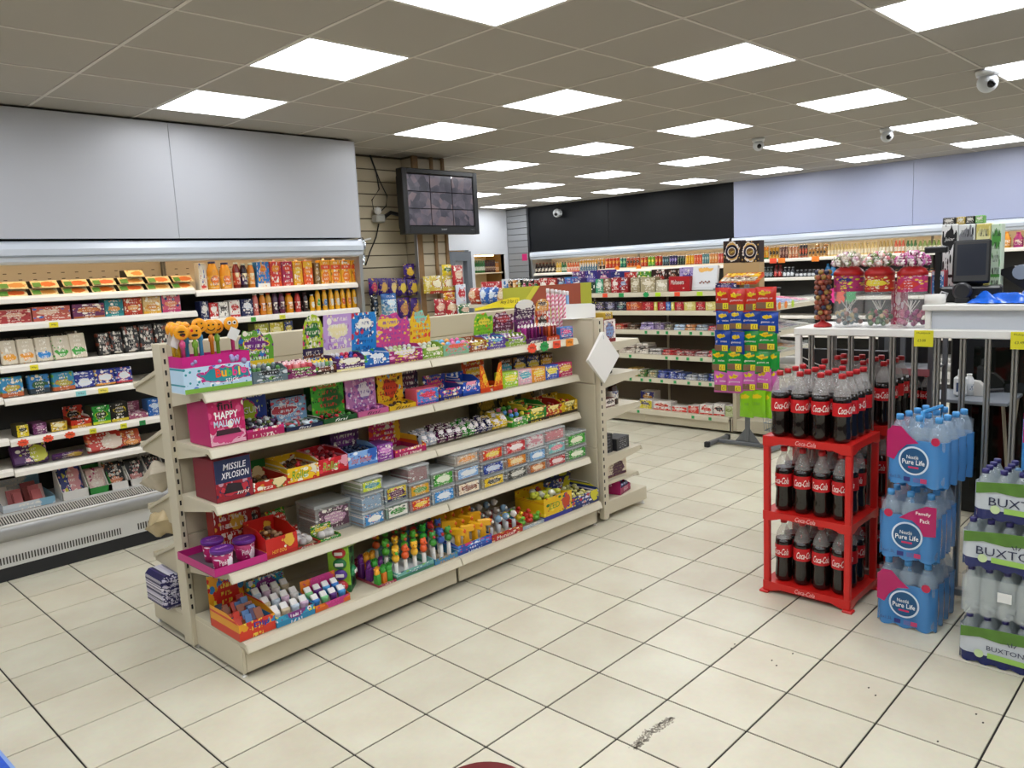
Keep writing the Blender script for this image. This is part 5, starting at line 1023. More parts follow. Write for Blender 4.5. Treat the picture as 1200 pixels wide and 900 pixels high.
# white paper pad turned on its corner at the end bay post
X = sol(707, .13, 1.0, 0); Z = solz(419, X, .13); t = thing('paper_pad', 'white square paper pad hung on its corner at the slotted post', 'paper', (X, .138, Z))
b = MB()
for k in range(4): n0 = len(b.v); b.box(-.118, .118, -.005*k-.004, -.005*k, -.118, .118); b.roty(n0, math.pi/4+.02*(k-1.5))
obj('sheets', b.mesh('sheets', mat('#eeece6', .75)), t); obj('hook', MB().tube([(0, .012, .14), (0, -.02, .14), (0, -.02, .12)], .003, 5).mesh('hook', STEEL), t)
t = thing('folded_paper', 'folded white card standing on the end bay top', 'paper', (2.59, .30, 1.358)); b = MB().prism([(-.1, 0), (.1, 0), (.1, .085), (.07, .095), (-.1, .098)], -.0015, .0015, 'y'); b.rotz(0, -.6); b.box(-.09, .08, 0, .1, 0, .004); obj('card', b.mesh('card', mat('#efeeea', .7)), t)
# ---- goods on the end bay
def eb(x, y, z, w, d, h, fm, sm_, name, label, cat='box', rz=0): o = single(name, m_box(w, d, h, fm, sm_ if not isinstance(sm_, str) else mat(sm_, .5)), label, cat); o.location = (x, y, z+.001); o.rotation_euler = (0, 0, rz); return o
eb(2.74, .23, 1.19, .13, .1, .15, pm('#efe8e0', '#8fa8d0', '#8c2a2a', '#c8d4e4', '#7a2020', ey=.5, rx=.3, ry=.3, amt=.1), '#8c2a2a', 'carton', 'white and dark red carton on the top shelf of the end bay')
eb(2.74, .23, 1.341, .10, .08, .045, pm('#c8a82a', '#7a5a1c'), '#b8961f', 'carton', 'small gold box on top of the white and red carton')
o = single('sauce_bottle', m_bottle(.04, .165, .014, mat('#1c1210', .15), mat('#241a18', .4), pm('#2a1a1a', '#8c7f70')), 'dark sauce bottle on the second shelf of the end bay', 'bottle'); o.location = (2.78, .25, .973)
o = single('sauce_bottle', m_bottle(.04, .17, .016, mat('#3a1a10', .2), mat('#5c1f1a', .4), pm('#efe8e0', '#5a6b9c', '#6b2020')), 'brown sauce bottle with white label on the third shelf of the end bay', 'bottle'); o.location = (2.84, .25, .753)
eb(2.74, .24, .752, .11, .09, .06, pm('#ece4dc', '#4a3a3a', '#6b2a24'), '#5c2a24', 'carton', 'low white and brown carton beside the sauce bottle')
eb(2.70, .25, .44, .12, .1, .13, pm('#26262a', '#3a3a40', '#1a1a1e', '#4a4a50', '#8a8a90', amt=.1), '#1e1e22', 'carton', 'upright black carton on the fourth shelf of the end bay')
eb(2.86, .25, .44, .17, .12, .085, pm('#2a2a2e', '#1e1e22', '#1a1a1e', '#6a6a70', '#a8a8ae', amt=.1), '#222226', 'carton', 'low black carton with white lettering on the fourth shelf of the end bay', rz=.1)
t = thing('cardboard_case', 'open cardboard case with purple print on the lower part of the end bay', 'box', (2.9, .35, .19)); 
obj('case', m_tray(.24, .2, .12, .11, pm('#e4d8c4', '#5c1f4a', '#5c1f4a', '#5c1f4a', '#8c7a60', ex=.62, ey=.45, rx=.25, ry=.4, amt=.05), CARD, side=.115), t); obj('yellow_flap', MB().box(.12, .122, -.1, -.02, .0, .13).mesh('yellow_flap', mat('#d8c02f', .6)), t)
t.location = (2.80, .31, .261); sh = MB().prism([(2.636, .24), (2.99, .24), (3.01, .225), (3.018, .227), (3.0, .26), (2.636, .26)], .165, 1.12, 'y'); wobj('shelf', sh, CREAM, E_)
t = thing('chocolate_egg_box', 'magenta display box of foil wrapped chocolate eggs on the end bay base', 'display box', (2.86, .30, .131), math.pi/2-1.35)
obj('box', m_tray(.17, .22, .09, .045, pm('#b01f66', '#d84a8c', '#96184f', '#c83a78', '#e8a8c8', amt=.1, txt=.3), mat('#7a3a54', .7), side=.08), t); letters('EGG', t, (0, -.1115, .03), .07, .022, '#f0e0e8')
obj('side_card', MB().box(-.087, -.085, -.11, .11, .0, .095).mesh('side_card', mat('#b01f66', .5)), t); letters('EGG', t, (-.0885, 0, .07), .09, .03, '#f0c8dc', rot=(0, 0, -math.pi/2))
for i in range(4):
    for j in range(5): obj('foil_egg', MB().ball((0, 0, 0), .017, 0, 8, 6, (1, 1, 1.3)).mesh('foil_egg', mat('#8f94b8', .25, .6)), t, (-.06+.04*i, -.085+.042*j, .045+.008*j))
# ================================================================== chilled foods in the left cabinet
CA = [Rack('y', 2.462, z, t) for z, t in zip(LA, (1.86, 1.652, 1.494, 1.248, 1.054, .806))]
CD = Rack('y', 2.478, .385, .62); CB = [Rack('y', 2.462, z, t) for z, t in zip(LB, (1.86, 1.63, 1.42, 1.21))]
BLKP = mat('#17140f', .5)
def wedge(w, d, h, fm, sm_):
    def f():
        b = MB(); b.prism([(-d/2, 0), (d/2, 0), (d/2, h), (-d*.1, h)], -w/2, w/2, 'x', 1)
        b.quad((-w/2, -d/2-.0006, .0), (w/2, -d/2-.0006, 0), (w/2, -d*.1-.0006, h+.0004), (-w/2, -d*.1-.0006, h+.0004), 0)
        return b.mesh('pastry_box', [fm, sm_])
    return cached(rk('wedge', w, d, h, fm.name), f)
PAS = [pm('#f0dba8', e, '#e8d09a', '#d88a3a', '#3f7a3a', ex=.62, ey=.5, rx=.3, ry=.34, amt=.1, txt=0, b0=-1, b1=-.5) for e in ('#e8763c', '#d89a50', '#e8843c', '#dd7a30')]
GLAB = mat('#5a8f34', .5)
cols = [(-3, 36), (37, 72), (74, 107), (108, 139), (140, 172), (173, 203), (203, 229)]
for k, (a, b_) in enumerate(cols):
    for lay in range(2):
        c, w = CA[0].span(a+lay*2, b_+lay*2); w = min(w*.9, .17)
        o = single('pastry_box', wedge(w, .13, .044, PAS[(k+lay) % 4], BLKP), 'cream pastry box with green label stacked on the top chiller shelf', 'box', 'cream pastry boxes'); stand(o, CA[0], c, .13, .01+.012*lay, lay*.0455)
        obj('green_label', MB().quad((-w*.46, -.0655, .008), (-w*.16, -.0655, .008), (-w*.16, -.035, .034), (-w*.46, -.035, .034)).shift(0, 0, -.0016, .0).mesh('green_label', GLAB), o)
c, w = CA[0].span(153, 176); o = single('pastry_box', wedge(w*.9, .13, .044, PAS[1], BLKP), 'single cream pastry box on top of two others', 'box', None); stand(o, CA[0], c, .13, .04, .0925)
def hp(*a, **k): return pm(*a, **dict(dict(txt=.4, amt=.3, scale=5), **k))
for x0, x1, yt, m_, sd, nm, lb in (
 (-4, 38, 363, hp('#b8484a', '#e0b8a0', spk='#8c2a2a'), '#c89a80', 'ham_pack', 'red sliced ham pack lying at the chiller bay joint'), (39, 84, 359, hp('#c86a5a', '#e8c8b0', spk='#2a7ac8', ex=.4), '#b8584a', 'ham_pack', 'pink bacon pack with blue corner beside the ham'),
 (86, 124, 356, hp('#7a3a6b', '#d88a50', band='#b8703c', spk='#f0e0d0'), '#6b3a5c', 'hot_dog_pack', 'purple hot dog pack next to the burger boxes'), (124, 146, 351, hp('#2f8a90', '#e0a05a', band='#3a9ca0', spk='#f0e8d8', ey=.45), '#2a7a80', 'burger_box', 'teal microwave burger box'),
 (146.5, 168, 349, hp('#c84a2a', '#e8b06a', band='#b83c20', spk='#f0e8d8', ey=.45), '#a83c20', 'burger_box', 'red orange microwave burger box'), (168.5, 190, 347.5, hp('#e0c48a', '#d89a50', band='#e8b83a', spk='#f8f0dc', ey=.4), '#c8a860', 'burger_box', 'cream microwave burger box'),
 (190.5, 213, 344.5, hp('#d86a80', '#e8a078', band='#c84a7c', spk='#3a5a8c', ey=.45), '#3a5a8c', 'burger_box', 'pink and blue microwave burger box')):
    carton(CA[1], x0, x1, yt, .10, m_, sd, nm, lb+' on the second chiller shelf', 'pack')
def card(r, x0, x1, yt, m_, nm, lb, d=.035, back=0, lean=.18, cat='pack', group=None, up=0):
    """flat hanging-style pack leaning back"""
    c, w = r.span(x0, x1); h = min(r.h(yt, x0, x1), r.top-r.z-.004)-up
    b = MB().cbox(-w*.48, w*.48, -d/2, d/2, 0, h, .006); b.rotx(0, -lean, d/2, 0)
    o = single(nm, b.mesh(nm, m_), lb, cat, group); stand(o, r, c, d, back, up); return o
for k, (x0, x1, yt) in enumerate(((2, 24, 400), (22, 45, 398), (43, 65, 396), (63, 86, 394), (83, 105, 391))):
    card(CA[2], x0+1, x1-1, yt, hp('#d8cdb8', ('#e8a82a', '#e8a01f', '#2f8fd0', '#4aa83a', '#3aa83a')[k], band='#d8cdb8', spk='#e8e0d0', b0=.82, b1=1.01, ey=.3, rx=.38, ry=.14, amt=.1), 'cheese_slice_pack', ('amber', 'golden yellow', 'sky blue', 'leaf green', 'bright green')[k]+' labelled cheese slice pack on the third chiller shelf', d=.03)
    card(CA[2], x0+4, x1-1, yt-2, hp('#4a3a2c', '#6b5a44', spk='#3a2a20'), 'cheese_slice_pack', 'brown cheese slice pack behind the front row on the third chiller shelf', d=.03, back=.09, group='brown cheese packs')
for k, (x0, x1, yt) in enumerate(((117, 132, 391), (132, 147, 389), (147, 166, 383), (166, 184, 381), (184, 201, 379), (201, 216, 377))):
    t_ = card(CA[2], x0, x1, yt, hp('#1e1b18', '#c8c0b4', band='#1e1b18', spk='#8c4a34', spk2='#d8d0c4', ey=.08, rx=.3, ry=.06, amt=.4), 'meat_pack', ('narrow black cooked meat pack beside the cheese slices', 'narrow black cooked meat pack in the middle', 'wide black cooked meat pack in a card sleeve', 'wide black cooked meat pack with green garnish', 'wide black cooked meat pack of dark slices', 'black cooked meat pack behind the gondola end')[k], d=.05)
for k, (x0, x1, yt, m_, lb) in enumerate(((2, 30, 443, hp('#3f9cc8', '#c8b84a', band='#c8703c', spk='#6fae3a', ey=.45, b1=.25), 'blue topped green cheese pack'), (35, 61, 440, hp('#2a7fb8', '#3a6b3a', band='#2a3a44', spk='#d8c8a0', ey=.5, b1=.3), 'blue cheese pack with cow picture'), (63, 90, 437, hp('#3a98b8', '#b8b04a', band='#c8703c', spk='#6fae3a', ey=.45, b1=.25), 'blue topped orange cheese pack'), (89, 113, 436, hp('#2f3f9c', '#e8ecf0', band='#2f3f9c', spk='#d8dce8', ey=.35, ry=.2), 'navy and white soft cheese tub pack'), (113, 137, 433.5, hp('#2f3f9c', '#e8ecf0', band='#e8a84a', spk='#f0c88a', ey=.5, ry=.2), 'navy and orange soft cheese tub pack'), (137, 157, 431, hp('#2f3f9c', '#e8ecf0', band='#c83a4a', spk='#e8a0a8', ey=.5, ry=.2), 'navy and red soft cheese tub pack'))):
    card(CA[3], x0, x1, yt, m_, 'cheese_pack', lb+' on the fourth chiller shelf', d=.05, lean=.12)
for x0, x1, yt, m_, sd, lb in ((21, 36, 498, hp('#e0cc1f', '#3a3a1f', spk='#f0e04a'), '#3a3414', 'yellow fronted yoghurt carton'), (40, 57, 496, hp('#7a3a6b', '#b880a8', spk='#5c2a50'), '#4a2040', 'purple fronted yoghurt carton'), (61, 81, 494, hp('#d8b83a', '#f0e8c0', spk='#8c6a2a'), '#4a3a20', 'gold fronted yoghurt carton'), (110, 132, 475.5, hp('#2f9c3a', '#1c3a1c', band='#c8d23a', spk='#1c2a1c', ey=.5), '#1c3a1c', 'green and black pot noodle carton'), (132, 153, 472, hp('#1c1a16', '#3a342a', band='#d8c23a', spk='#2a2620'), '#14120f', 'black and yellow pot noodle carton')):
    carton(CA[4], x0, x1, yt, .12, m_, sd, 'food_carton', lb+' on the fifth chiller shelf', back=.015)
dtray(CA[4], 85, 109, 478, 492, .14, hp('#c83a1f', '#1c1410', band='#d8a02a', spk='#1c1410'), 'food_tray', 'red display tray of dark packs on the fifth chiller shelf', content=heap(['#2a1a10', '#8c3a1f'], 18, .02, 'snack_packs'), back=.015)
dtray(CA[4], 153, 175, 473, 485, .14, hp('#a8627c', '#d8a8b8', spk='#7a3a54'), 'food_tray', 'pink display tray of small tubs on the fifth chiller shelf', content=heap(['#b8788c', '#d8b8c0'], 14, .018, 'tubs'), back=.015)
carton(CA[4], 176, 192, 468, .10, hp('#2a6fb8', '#c8d8e8'), '#24609c', 'food_carton', 'blue carton at the end of the fifth chiller shelf', back=.02)
card(CA[5], 17, 60, 522, hp('#5c2a6b', '#c8c84a', band='#4a205c', spk='#e8b8c0', ex=.72, ey=.5, rx=.26, ry=.36, amt=.1), 'ready_meal', 'purple ready meal sleeve with green picture', d=.05, lean=.5)
o = card(CA[5], 63, 101, 534, hp('#5c2a6b', '#c8a84a', band='#4a205c', spk='#a83a3a', ex=.72, ey=.5, rx=.26, ry=.36, amt=.1), 'ready_meal', 'purple ready meal sleeve lying flat', d=.04, lean=1.0)
card(CA[5], 105, 147, 508, hp('#c83a24', '#e8d8c8', band='#b83020', spk='#e89a6a', ex=.7, ey=.45, rx=.3, ry=.36, amt=.2), 'pizza_pack', 'red pizza pack with round topping picture', d=.05, lean=.45)
card(CA[5], 145, 168, 506, hp('#c8551f', '#e8a04a', band='#3a1a10', spk='#f0c88a', ey=.3), 'ready_meal', 'orange ready meal pack beside the pizza', d=.05, lean=.45)
t = dtray(CD, 4, 66, 569, 587, .30, hp('#d8dde0', '#8fb8cc', band='#c8d0d4', spk='#e8ecee', ex=.85, ey=.5, rx=.2, ry=.6, amt=.1), 'meat_carton', 'low white and pale blue carton of meat packs on the chiller floor', content=heap(['#b85a60', '#d8a8a0', '#e8e0d8', '#c86a6a'], 14, .035, 'meat_packs', zf=1.0, kind='sachet'), inner='#8c7458')
for x0, x1, yt, m_, inn, lb in ((73, 106, 545, '#e0ddd6', hp('#27387f', '#d89a9c', band='#27387f', spk='#c8c04a', ex=.66, ey=.55, rx=.26, ry=.5), 'white stand-up carton of blue and pink ham packs'), (105, 133, 548, '#2f8a3a', hp('#d8b8b0', '#e8d8cc', spk='#b83a6b', ey=.4), 'green stand-up carton of chicken packs'), (127, 155, 541, '#e4e0d8', hp('#1e1b18', '#d88a60', spk='#c8c0b4', ey=.3), 'white stand-up carton of black and orange meat packs'), (150, 177, 537, '#dcd8d0', hp('#1e1b18', '#c88a84', spk='#c8c0b4', ey=.3), 'pale stand-up carton of black and pink meat packs'), (175, 197, 532, '#d8d4cc', hp('#1e1b18', '#a86a64', spk='#c8c0b4', ey=.3), 'grey stand-up carton of black meat packs')):
    c, w = CD.span(x0, x1); h = CD.h(yt, x0, x1); w *= .94
    t = thing('meat_display_carton', lb, 'display box'); stand(t, CD, c, .15)
    obj('carton', MB().prism([(-.075, 0), (.075, 0), (.075, h), (.06, h), (-.075, h*.25)], -w/2, -w/2+.004, 'x').prism([(-.075, 0), (.075, 0), (.075, h), (.06, h), (-.075, h*.25)], w/2-.004, w/2, 'x').box(-w/2, w/2, -.075, -.072, 0, h*.25).box(-w/2, w/2, .072, .075, 0, h).mesh('carton', mat(m_, .6)), t)
    for k in range(2): b = MB().cbox(-w*.43, w*.43, -.012, .012, .006, h*.93, .006); b.rotx(0, -.38); obj('meat_pack', b.mesh('meat_pack', inn), t, (0, -.03+.04*k, 0))
# right hand bay: juices and yoghurts
def bottle_at(r, px, yt, rad, fill, cap, lab, nm, lb, group=None, back=.0, cat='bottle', shoulder=.74, lb_rng=(.2, .55), trans=0.0):
    c = r.a(px); h = min((solz(yt, c, r.f) if r.face == 'y' else solz(yt, r.f, c))-r.z, r.top-r.z)
    o = single(nm, m_bottle(rad, round(h, 2), rad*.55, mat(fill, .2), mat(cap, .4), lab, shoulder, lb_rng), lb, cat, group); stand(o, r, c, rad*2, back); return o
def juice(r, x0, x1, yt, m_, sd, lb, cap='#e8e8e4', group=None):
    o = carton(r, x0, x1, yt, .07, m_, sd, 'juice_carton', lb, 'carton', group); h = r.h(yt, x0, x1); c, w = r.span(x0, x1)
    obj('cap', MB().lathe([(.011, 0), (.011, .010), (.009, .012)], 10).mesh('cap', mat(cap, .4)), o, (0, -.01, min(h, r.top-r.z)-.001)); return o
B1, B2, B3 = CB[0], CB[1], CB[2]
carton(B1, 235, 244, 308, .07, hp('#e8e0cc', '#d8483a', band='#e8d8c0', spk='#3a5ab0', ey=.12, ry=.1), '#e8dcc4', 'milk_carton', 'white milk carton with blue and red print on the top chiller shelf', 'carton')
for k, px in enumerate((254, 268.5)): bottle_at(B1, px, 307, .04, '#e8a030', '#26326b', pm('#f0b83a', '#e8842a', '#2a3570', '#f2d88a', b0=.75, b1=1.01, ey=.35), 'juice_bottle', 'blue topped orange smoothie bottle on the top chiller shelf', 'blue topped smoothie bottles', shoulder=.68, lb_rng=(.06, .5))
for px, f, l_, lb in ((280.5, '#7a1f1c', '#c8502a', 'red'), (289, '#2a1420', '#4a2a5c', 'dark purple'), (297.5, '#d8842a', '#e8a04a', 'orange')): bottle_at(B1, px, 308, .026, f, '#d8e0d8', hp(l_, '#e8d8a8'), 'juice_bottle', lb+' fruit juice bottle beside the blue juice carton', lb_rng=(.15, .6))
J = [(302.5, 317.5, hp('#2a86cc', '#e8842a', band='#f0ece4', spk='#f0f0ea', spk2='#f0b83a', ey=.72, rx=.25, ry=.13), '#2474b0', 'bright blue pineapple juice carton'), (318, 331.5, hp('#d8403a', '#f0a02a', band='#e8602a', spk='#f0e8e0', ey=.72, ry=.14), '#c83a34', 'red orange juice carton with orange picture'), (332, 344.5, hp('#b82a5c', '#e0502a', band='#d84a3a', spk='#f0e8e0', ey=.72, ry=.14), '#a82450', 'magenta berry juice carton'), (345, 356, hp('#f0b41f', '#f0d04a', band='#e8a01f', spk='#d8502a', b0=.72, b1=.84), '#e0a51c', 'yellow juice carton next to the magenta one'), (356.5, 368, hp('#e8641f', '#f09a3a', band='#f0c02a', spk='#d84a1f', b0=.72, b1=1.01), '#d85a1c', 'deep orange juice carton')]
for k, (a, b_, m_, sd, lb) in enumerate(J): juice(B1, a, b_, 307-k*.3, m_, sd, lb)
carton(B1, 370, 376, 308, .07, hp('#8c6a3a', '#c8a86a'), '#7a5a30', 'juice_carton', 'narrow brown drink carton between the juices', 'carton')
for k, x0 in enumerate((377, 388.8, 400.8, 412.8)): juice(B1, x0, x0+11.6, 305, hp('#f0b020', '#e88a1f', band='#e85a2a', spk='#8c5a14', b0=.62, b1=.8, ey=.3, ry=.2), '#e0a01c', 'yellow tropical juice carton with red stripe on the top chiller shelf', '#f0e8d8', 'yellow tropical juice cartons')
for x0, x1, yt, m_, sd, lb in ((236, 246, 353, hp('#1f2a5c', '#e8e4dc'), '#1a2450', 'navy yoghurt pack'), (246.5, 257, 355, hp('#c82a2a', '#f0ece4', band='#f0ece4'), '#b02424', 'red and white yoghurt pack'), (257.5, 268.5, 354, hp('#ece8e0', '#3a3430', band='#d8d4cc'), '#dcd8d0', 'white yoghurt pack with dark emblem'), (270, 282.5, 352, hp('#e8e0d8', '#c83a3a', band='#c83a3a', spk='#3a3430'), '#d8d0c8', 'white and red yoghurt pack with round emblem'), (284, 298, 350.5, hp('#1f2c5c', '#dcdfe4', band='#1f2c5c', ry=.22), '#1a2450', 'navy yoghurt pack with round white emblem')):
    carton(B2, x0, x1, yt, .08, m_, sd, 'yoghurt_pack', lb+' on the second shelf', 'pack')
for k, (px, f, cp, lb) in enumerate(((302, '#d8746a', '#e8e4dc', 'peach smoothie bottle'), (310.5, '#e08a2a', '#f0ece4', 'orange smoothie bottle'), (317.5, '#d8a03a', '#c83a2a', 'amber smoothie bottle'), (325, '#4a2c4a', '#2a1c2c', 'plum smoothie bottle'), (333, '#6b2a4a', '#2a1c2c', 'berry smoothie bottle'), (342, '#f0a01f', '#e8502a', 'squat orange juice bottle'), (351.5, '#c8403a', '#7a1f1c', 'red fruit juice bottle'), (360, '#2a1418', '#3a2024', 'very dark fruit juice bottle'))): bottle_at(B2, px, 345-.4*k, .023 if k != 5 else .03, f, cp, hp(f, '#e8d8c8', spk='#3a2a3a'), 'smoothie_bottle', lb+' on the second chiller shelf')
for k, px in enumerate((368, 375, 383, 390.5, 397.5, 404, 411, 417.5, 424)): bottle_at(B2, px, 339.5-.2*k+(6 if k == 0 else 0), .0205, '#f0b224', ('#e8e4dc', '#3a8f3a', '#e8862a', '#f0c83a', '#2f5f9c', '#d8a82a', '#e88a2a', '#2f4f7c', '#3a8f5a')[k], hp('#f0b82a', ('#e8e4d8', '#4aa83a', '#3a7fb8', '#e8e4d8', '#e0dcd0', '#d8602a', '#d87a3a', '#dcd8d0', '#7ab03a')[k], ey=.4, ry=.2), 'juice_bottle', 'small yellow juice bottle in the row on the second chiller shelf', 'small yellow juice bottles')
for x0, x1, yt, m_, lb in ((300, 317, 379, hp('#a8a83a', '#d8d47a'), 'olive'), (317.5, 334, 377.5, hp('#c8b83a', '#e8e0a0'), 'mustard yellow'), (334.5, 345, 376, hp('#3a4a7c', '#c8b84a'), 'slate blue')): carton(B3, x0, x1, yt, .10, m_, '#6b6a34', 'butter_pack', lb+' butter pack on the third chiller shelf behind the sweets', 'pack')
# tickets on the chiller
CTK = 'chiller price tickets'
for px, z, cl, lb, st, w_ in ((63, LA[1], '#e8d81f', 'yellow ticket on the second chiller shelf edge', False, .05), (40, LA[2], '#e8d81f', 'yellow ticket on the third chiller shelf edge', False, .045), (95, LA[3], '#8fd0d0', 'pale turquoise ticket on the fourth chiller shelf edge', False, .06), (121, LA[3], '#f0dc5a', 'pale yellow ticket on the fourth chiller shelf edge', False, .06), (27, LA[4], '#f0522f', 'orange starburst ticket below the yellow yoghurt cartons', True, .055), (56.5, LA[4], '#f0522f', 'orange starburst ticket below the purple yoghurt cartons', True, .055), (82, LA[4], '#f05a2f', 'orange starburst ticket below the red display tray', True, .055), (109, LA[4], '#d8d42a', 'yellow ticket below the green pot noodle carton', False, .04), (145, LA[4], '#d8d42a', 'yellow ticket below the black pot noodle carton', False, .04), (167, LA[4], '#2f8f4a', 'green ticket below the pink display tray', False, .04), (297, LB[1], '#4fae3a', 'green ticket under the navy yoghurt pack', False, .04), (331, LB[1], '#d8d83a', 'lime ticket under the berry smoothies', False, .05)):
    ticket(px, cl, lb, 2.4118, z-.022, w_, .032, st)
# ---- bags hung on the cream slatted wall and the column
def hang(nm, px0, px1, y0, y1, Y, m_, lb, group=None, wall_y=2.94, t_=.05, seed=0, face='y', cat='crisps'):
    x0, x1 = sol(px0, Y, 1.5, 0), sol(px1, Y, 1.5, 0); c = (x0+x1)/2; zt, zb = solz(y0, c, Y), solz(y1, c, Y)
    t = thing(nm, lb, cat, (c, Y, zb), 0, group); h = zt-zb; w = (x1-x0)
    obj('bag', m_pouch(round(w, 3), round(h, 3), t_, m_, seed=seed), t); obj('hook', MB().tube([(0, wall_y-Y, h-.015), (0, -.03, h-.015), (0, -.036, h-.005)], .003, 5).mesh('hook', STEEL), t)
PUR = lambda e: hp('#4a1f86', e, band='#3a1670', spk='#2f1460', spk2='#e8c85a', ey=.45, rx=.3, ry=.28, amt=.2, txt=.3)
for k, (a, b_, y0, y1, e, lb) in enumerate(((433, 443.5, 326, 346, '#c83a6b', 'purple chocolate button bag with pink picture'), (444, 455, 326, 346, '#d8b06a', 'purple chocolate bag with biscuit picture beside the pink one'), (455.5, 466, 326, 346, '#e0c890', 'purple chocolate bag with cream picture'), (466.5, 477, 326, 347, '#e8d060', 'purple chocolate bag with banana yellow picture'), (474.5, 487.5, 309, 326, '#e0b83a', 'purple chocolate bag hung highest on the slatted wall'), (478, 491, 326.5, 346, '#e8c850', 'purple chocolate bag next to the metal column edge'), (465, 479, 349, 373, '#c8906a', 'purple chocolate bag with brown face in the lower row'), (480, 494, 349, 373, '#d09a60', 'purple chocolate bag with brown face nearest the column'))):
    hang('chocolate_bag', a, b_, y0, y1, 2.86, PUR(e), lb, 'purple chocolate bags on the slatted wall', seed=k, cat='sweets')
hang('pen_pack', 446, 464, 344, 371, 2.74, hp('#7fb0d0', '#d8e8f0', band='#2f6fb0', spk='#e8eef2', b0=.75, b1=1.01, amt=.4, scale=9), 'pale blue stack of stationery packs hanging below the purple bags', None, t_=.09, cat='stationery')
hang('pen_pack', 434, 442, 346, 371, 2.84, hp('#1a1c22', '#3a5a7c', spk='#5a8ab0'), 'black stationery pack beside the chiller end', None, t_=.06, cat='stationery')
for k, (a, b_, y0, y1, base, e, lb) in enumerate(((497, 505, 324, 344, '#d8c04a', '#e8dca0', 'yellow nut packet at the timber strip'), (504, 519, 323, 344, '#d8c25a', '#f0e8c8', 'yellow nut bag with cream label beside the timber strip'), (519, 534, 322, 344, '#d0b850', '#f0e8d0', 'yellow nut bag with red base below the small lemon packet'), (519.5, 530.5, 310, 323, '#f0d81f', '#4a7a2a', 'small lemon yellow packet hung highest on the column'), (531, 543.5, 311, 334, '#c8303a', '#e8c8b0', 'red and white sweets bag high on the column edge'), (508, 521, 350, 372, '#b8283a', '#e8c0a8', 'red crisps bag in the lower row on the column'), (521, 535, 350, 372, '#c0303a', '#e8d0b0', 'red crisps bag in the lower row nearest the column edge'), (519, 533, 342, 352, '#e8b81f', '#c85a1f', 'amber packet between the yellow and red bags'), (534, 546, 333, 357, '#d8dce8', '#c83a4a', 'white and blue sweets bag hanging off the column edge'), (536, 549, 356, 371, '#1f7a4a', '#d8b8a0', 'green sweets bag below the white one'))):
    hang('snack_bag', a, b_, y0, y1, 2.70 if k not in (4, 8, 9) else 2.66, hp(base, e, band='#b8402a' if k in (1, 2) else base, spk='#f0ece0', ey=.55, rx=.36, ry=.2), lb, 'snack bags on the column', wall_y=2.815, seed=k, t_=.04)
# ================================================================== chocolate gondola: chocolate and tins
def fr(z, top, f=5.515): return Rack('x', f, z, top)
F1, F2, F3, F4, F5, F6 = fr(1.40, 9), fr(1.208, 1.375), fr(1.006, 1.183), fr(.745, .98), fr(.497, .72), fr(.16, .47, 5.47)
def can_at(r, px, yt, rad, m_, nm, lb, group=None, back=0): c = r.a(px); h = round(solz(yt, r.f, c)-r.z, 2); o = single(nm, m_can(rad, h, m_), lb, 'can', group); stand(o, r, c, rad*2, back)
for k, (px, b_, e, lb) in enumerate(((597, '#2a2420', '#b8842a', 'black and gold'), (602.5, '#c8862f', '#e8c88a', 'gold'), (608.5, '#1f2a20', '#a8b03a', 'black and lime'), (614.5, '#2a5a34', '#c83a7c', 'green and pink'), (621, '#3a1a1c', '#c83a3a', 'maroon'), (628, '#a8242c', '#2a6b3a', 'red and green'))): can_at(F1, px, 327, .036, hp(b_, e, band=b_, spk='#e8e0d0'), 'food_tin', lb+' food tin behind the olive board')
for x0, x1, yt, b_, e, sd, nm, lb, bk in ((633, 642, 326, '#b82a24', '#f0e8e0', '#a02420', 'noodle_pot_box', 'red noodle box with white swirl', 0), (642.5, 652, 326, '#c02a28', '#f0e4d8', '#a02420', 'noodle_pot_box', 'red noodle box next to the plum carton', 0), (653.5, 662, 325.5, '#5c2450', '#8fb8d0', '#4a1c40', 'tea_box', 'plum tea carton', 0), (662, 671.5, 325, '#3a86c8', '#7a4aa0', '#2f70a8', 'tea_box', 'blue and violet tea carton', 0), (671.5, 681, 326, '#5a4a90', '#e0dce8', '#3a2f6b', 'tea_box', 'lilac tea carton', 0),
  (681, 697.5, 331, '#26402f', '#3f7a54', '#1f3426', 'ale_pack', 'dark green four-pack of tins', 0), (698, 707, 327, '#4faa84', '#dfe8e0', '#3a8a6a', 'gravy_box', 'mint green gravy carton', 0), (707.3, 716, 326.5, '#8c6a48', '#d8c8b0', '#6b5034', 'gravy_box', 'brown gravy carton', 0), (716.3, 725.5, 325.5, '#b82230', '#e8e0d8', '#961c28', 'gravy_box', 'crimson gravy carton', 0), (725.8, 735.5, 325, '#a8242c', '#8fa8c8', '#8c1c24', 'stock_cube_box', 'red and blue stock cube carton', 0), (739, 750, 325.5, '#a89a7a', '#dcd4c0', '#8a7c5c', 'jar_pack', 'tan jar pack in a low tray', 0), (750.5, 768, 325, '#b8ac8c', '#e4dcc8', '#7a6c4c', 'jar_pack', 'cream jar pack stacked two high', 0), (768.5, 782, 328, '#c8c0a8', '#ece8dc', '#a89c80', 'jar_pack', 'pale jar pack next to the red gift box', 0)):
    carton(F1, x0, x1, yt, .10, hp(b_, e, spk=e), sd, nm, lb+' on top of the chocolate gondola', 'box', back=bk)
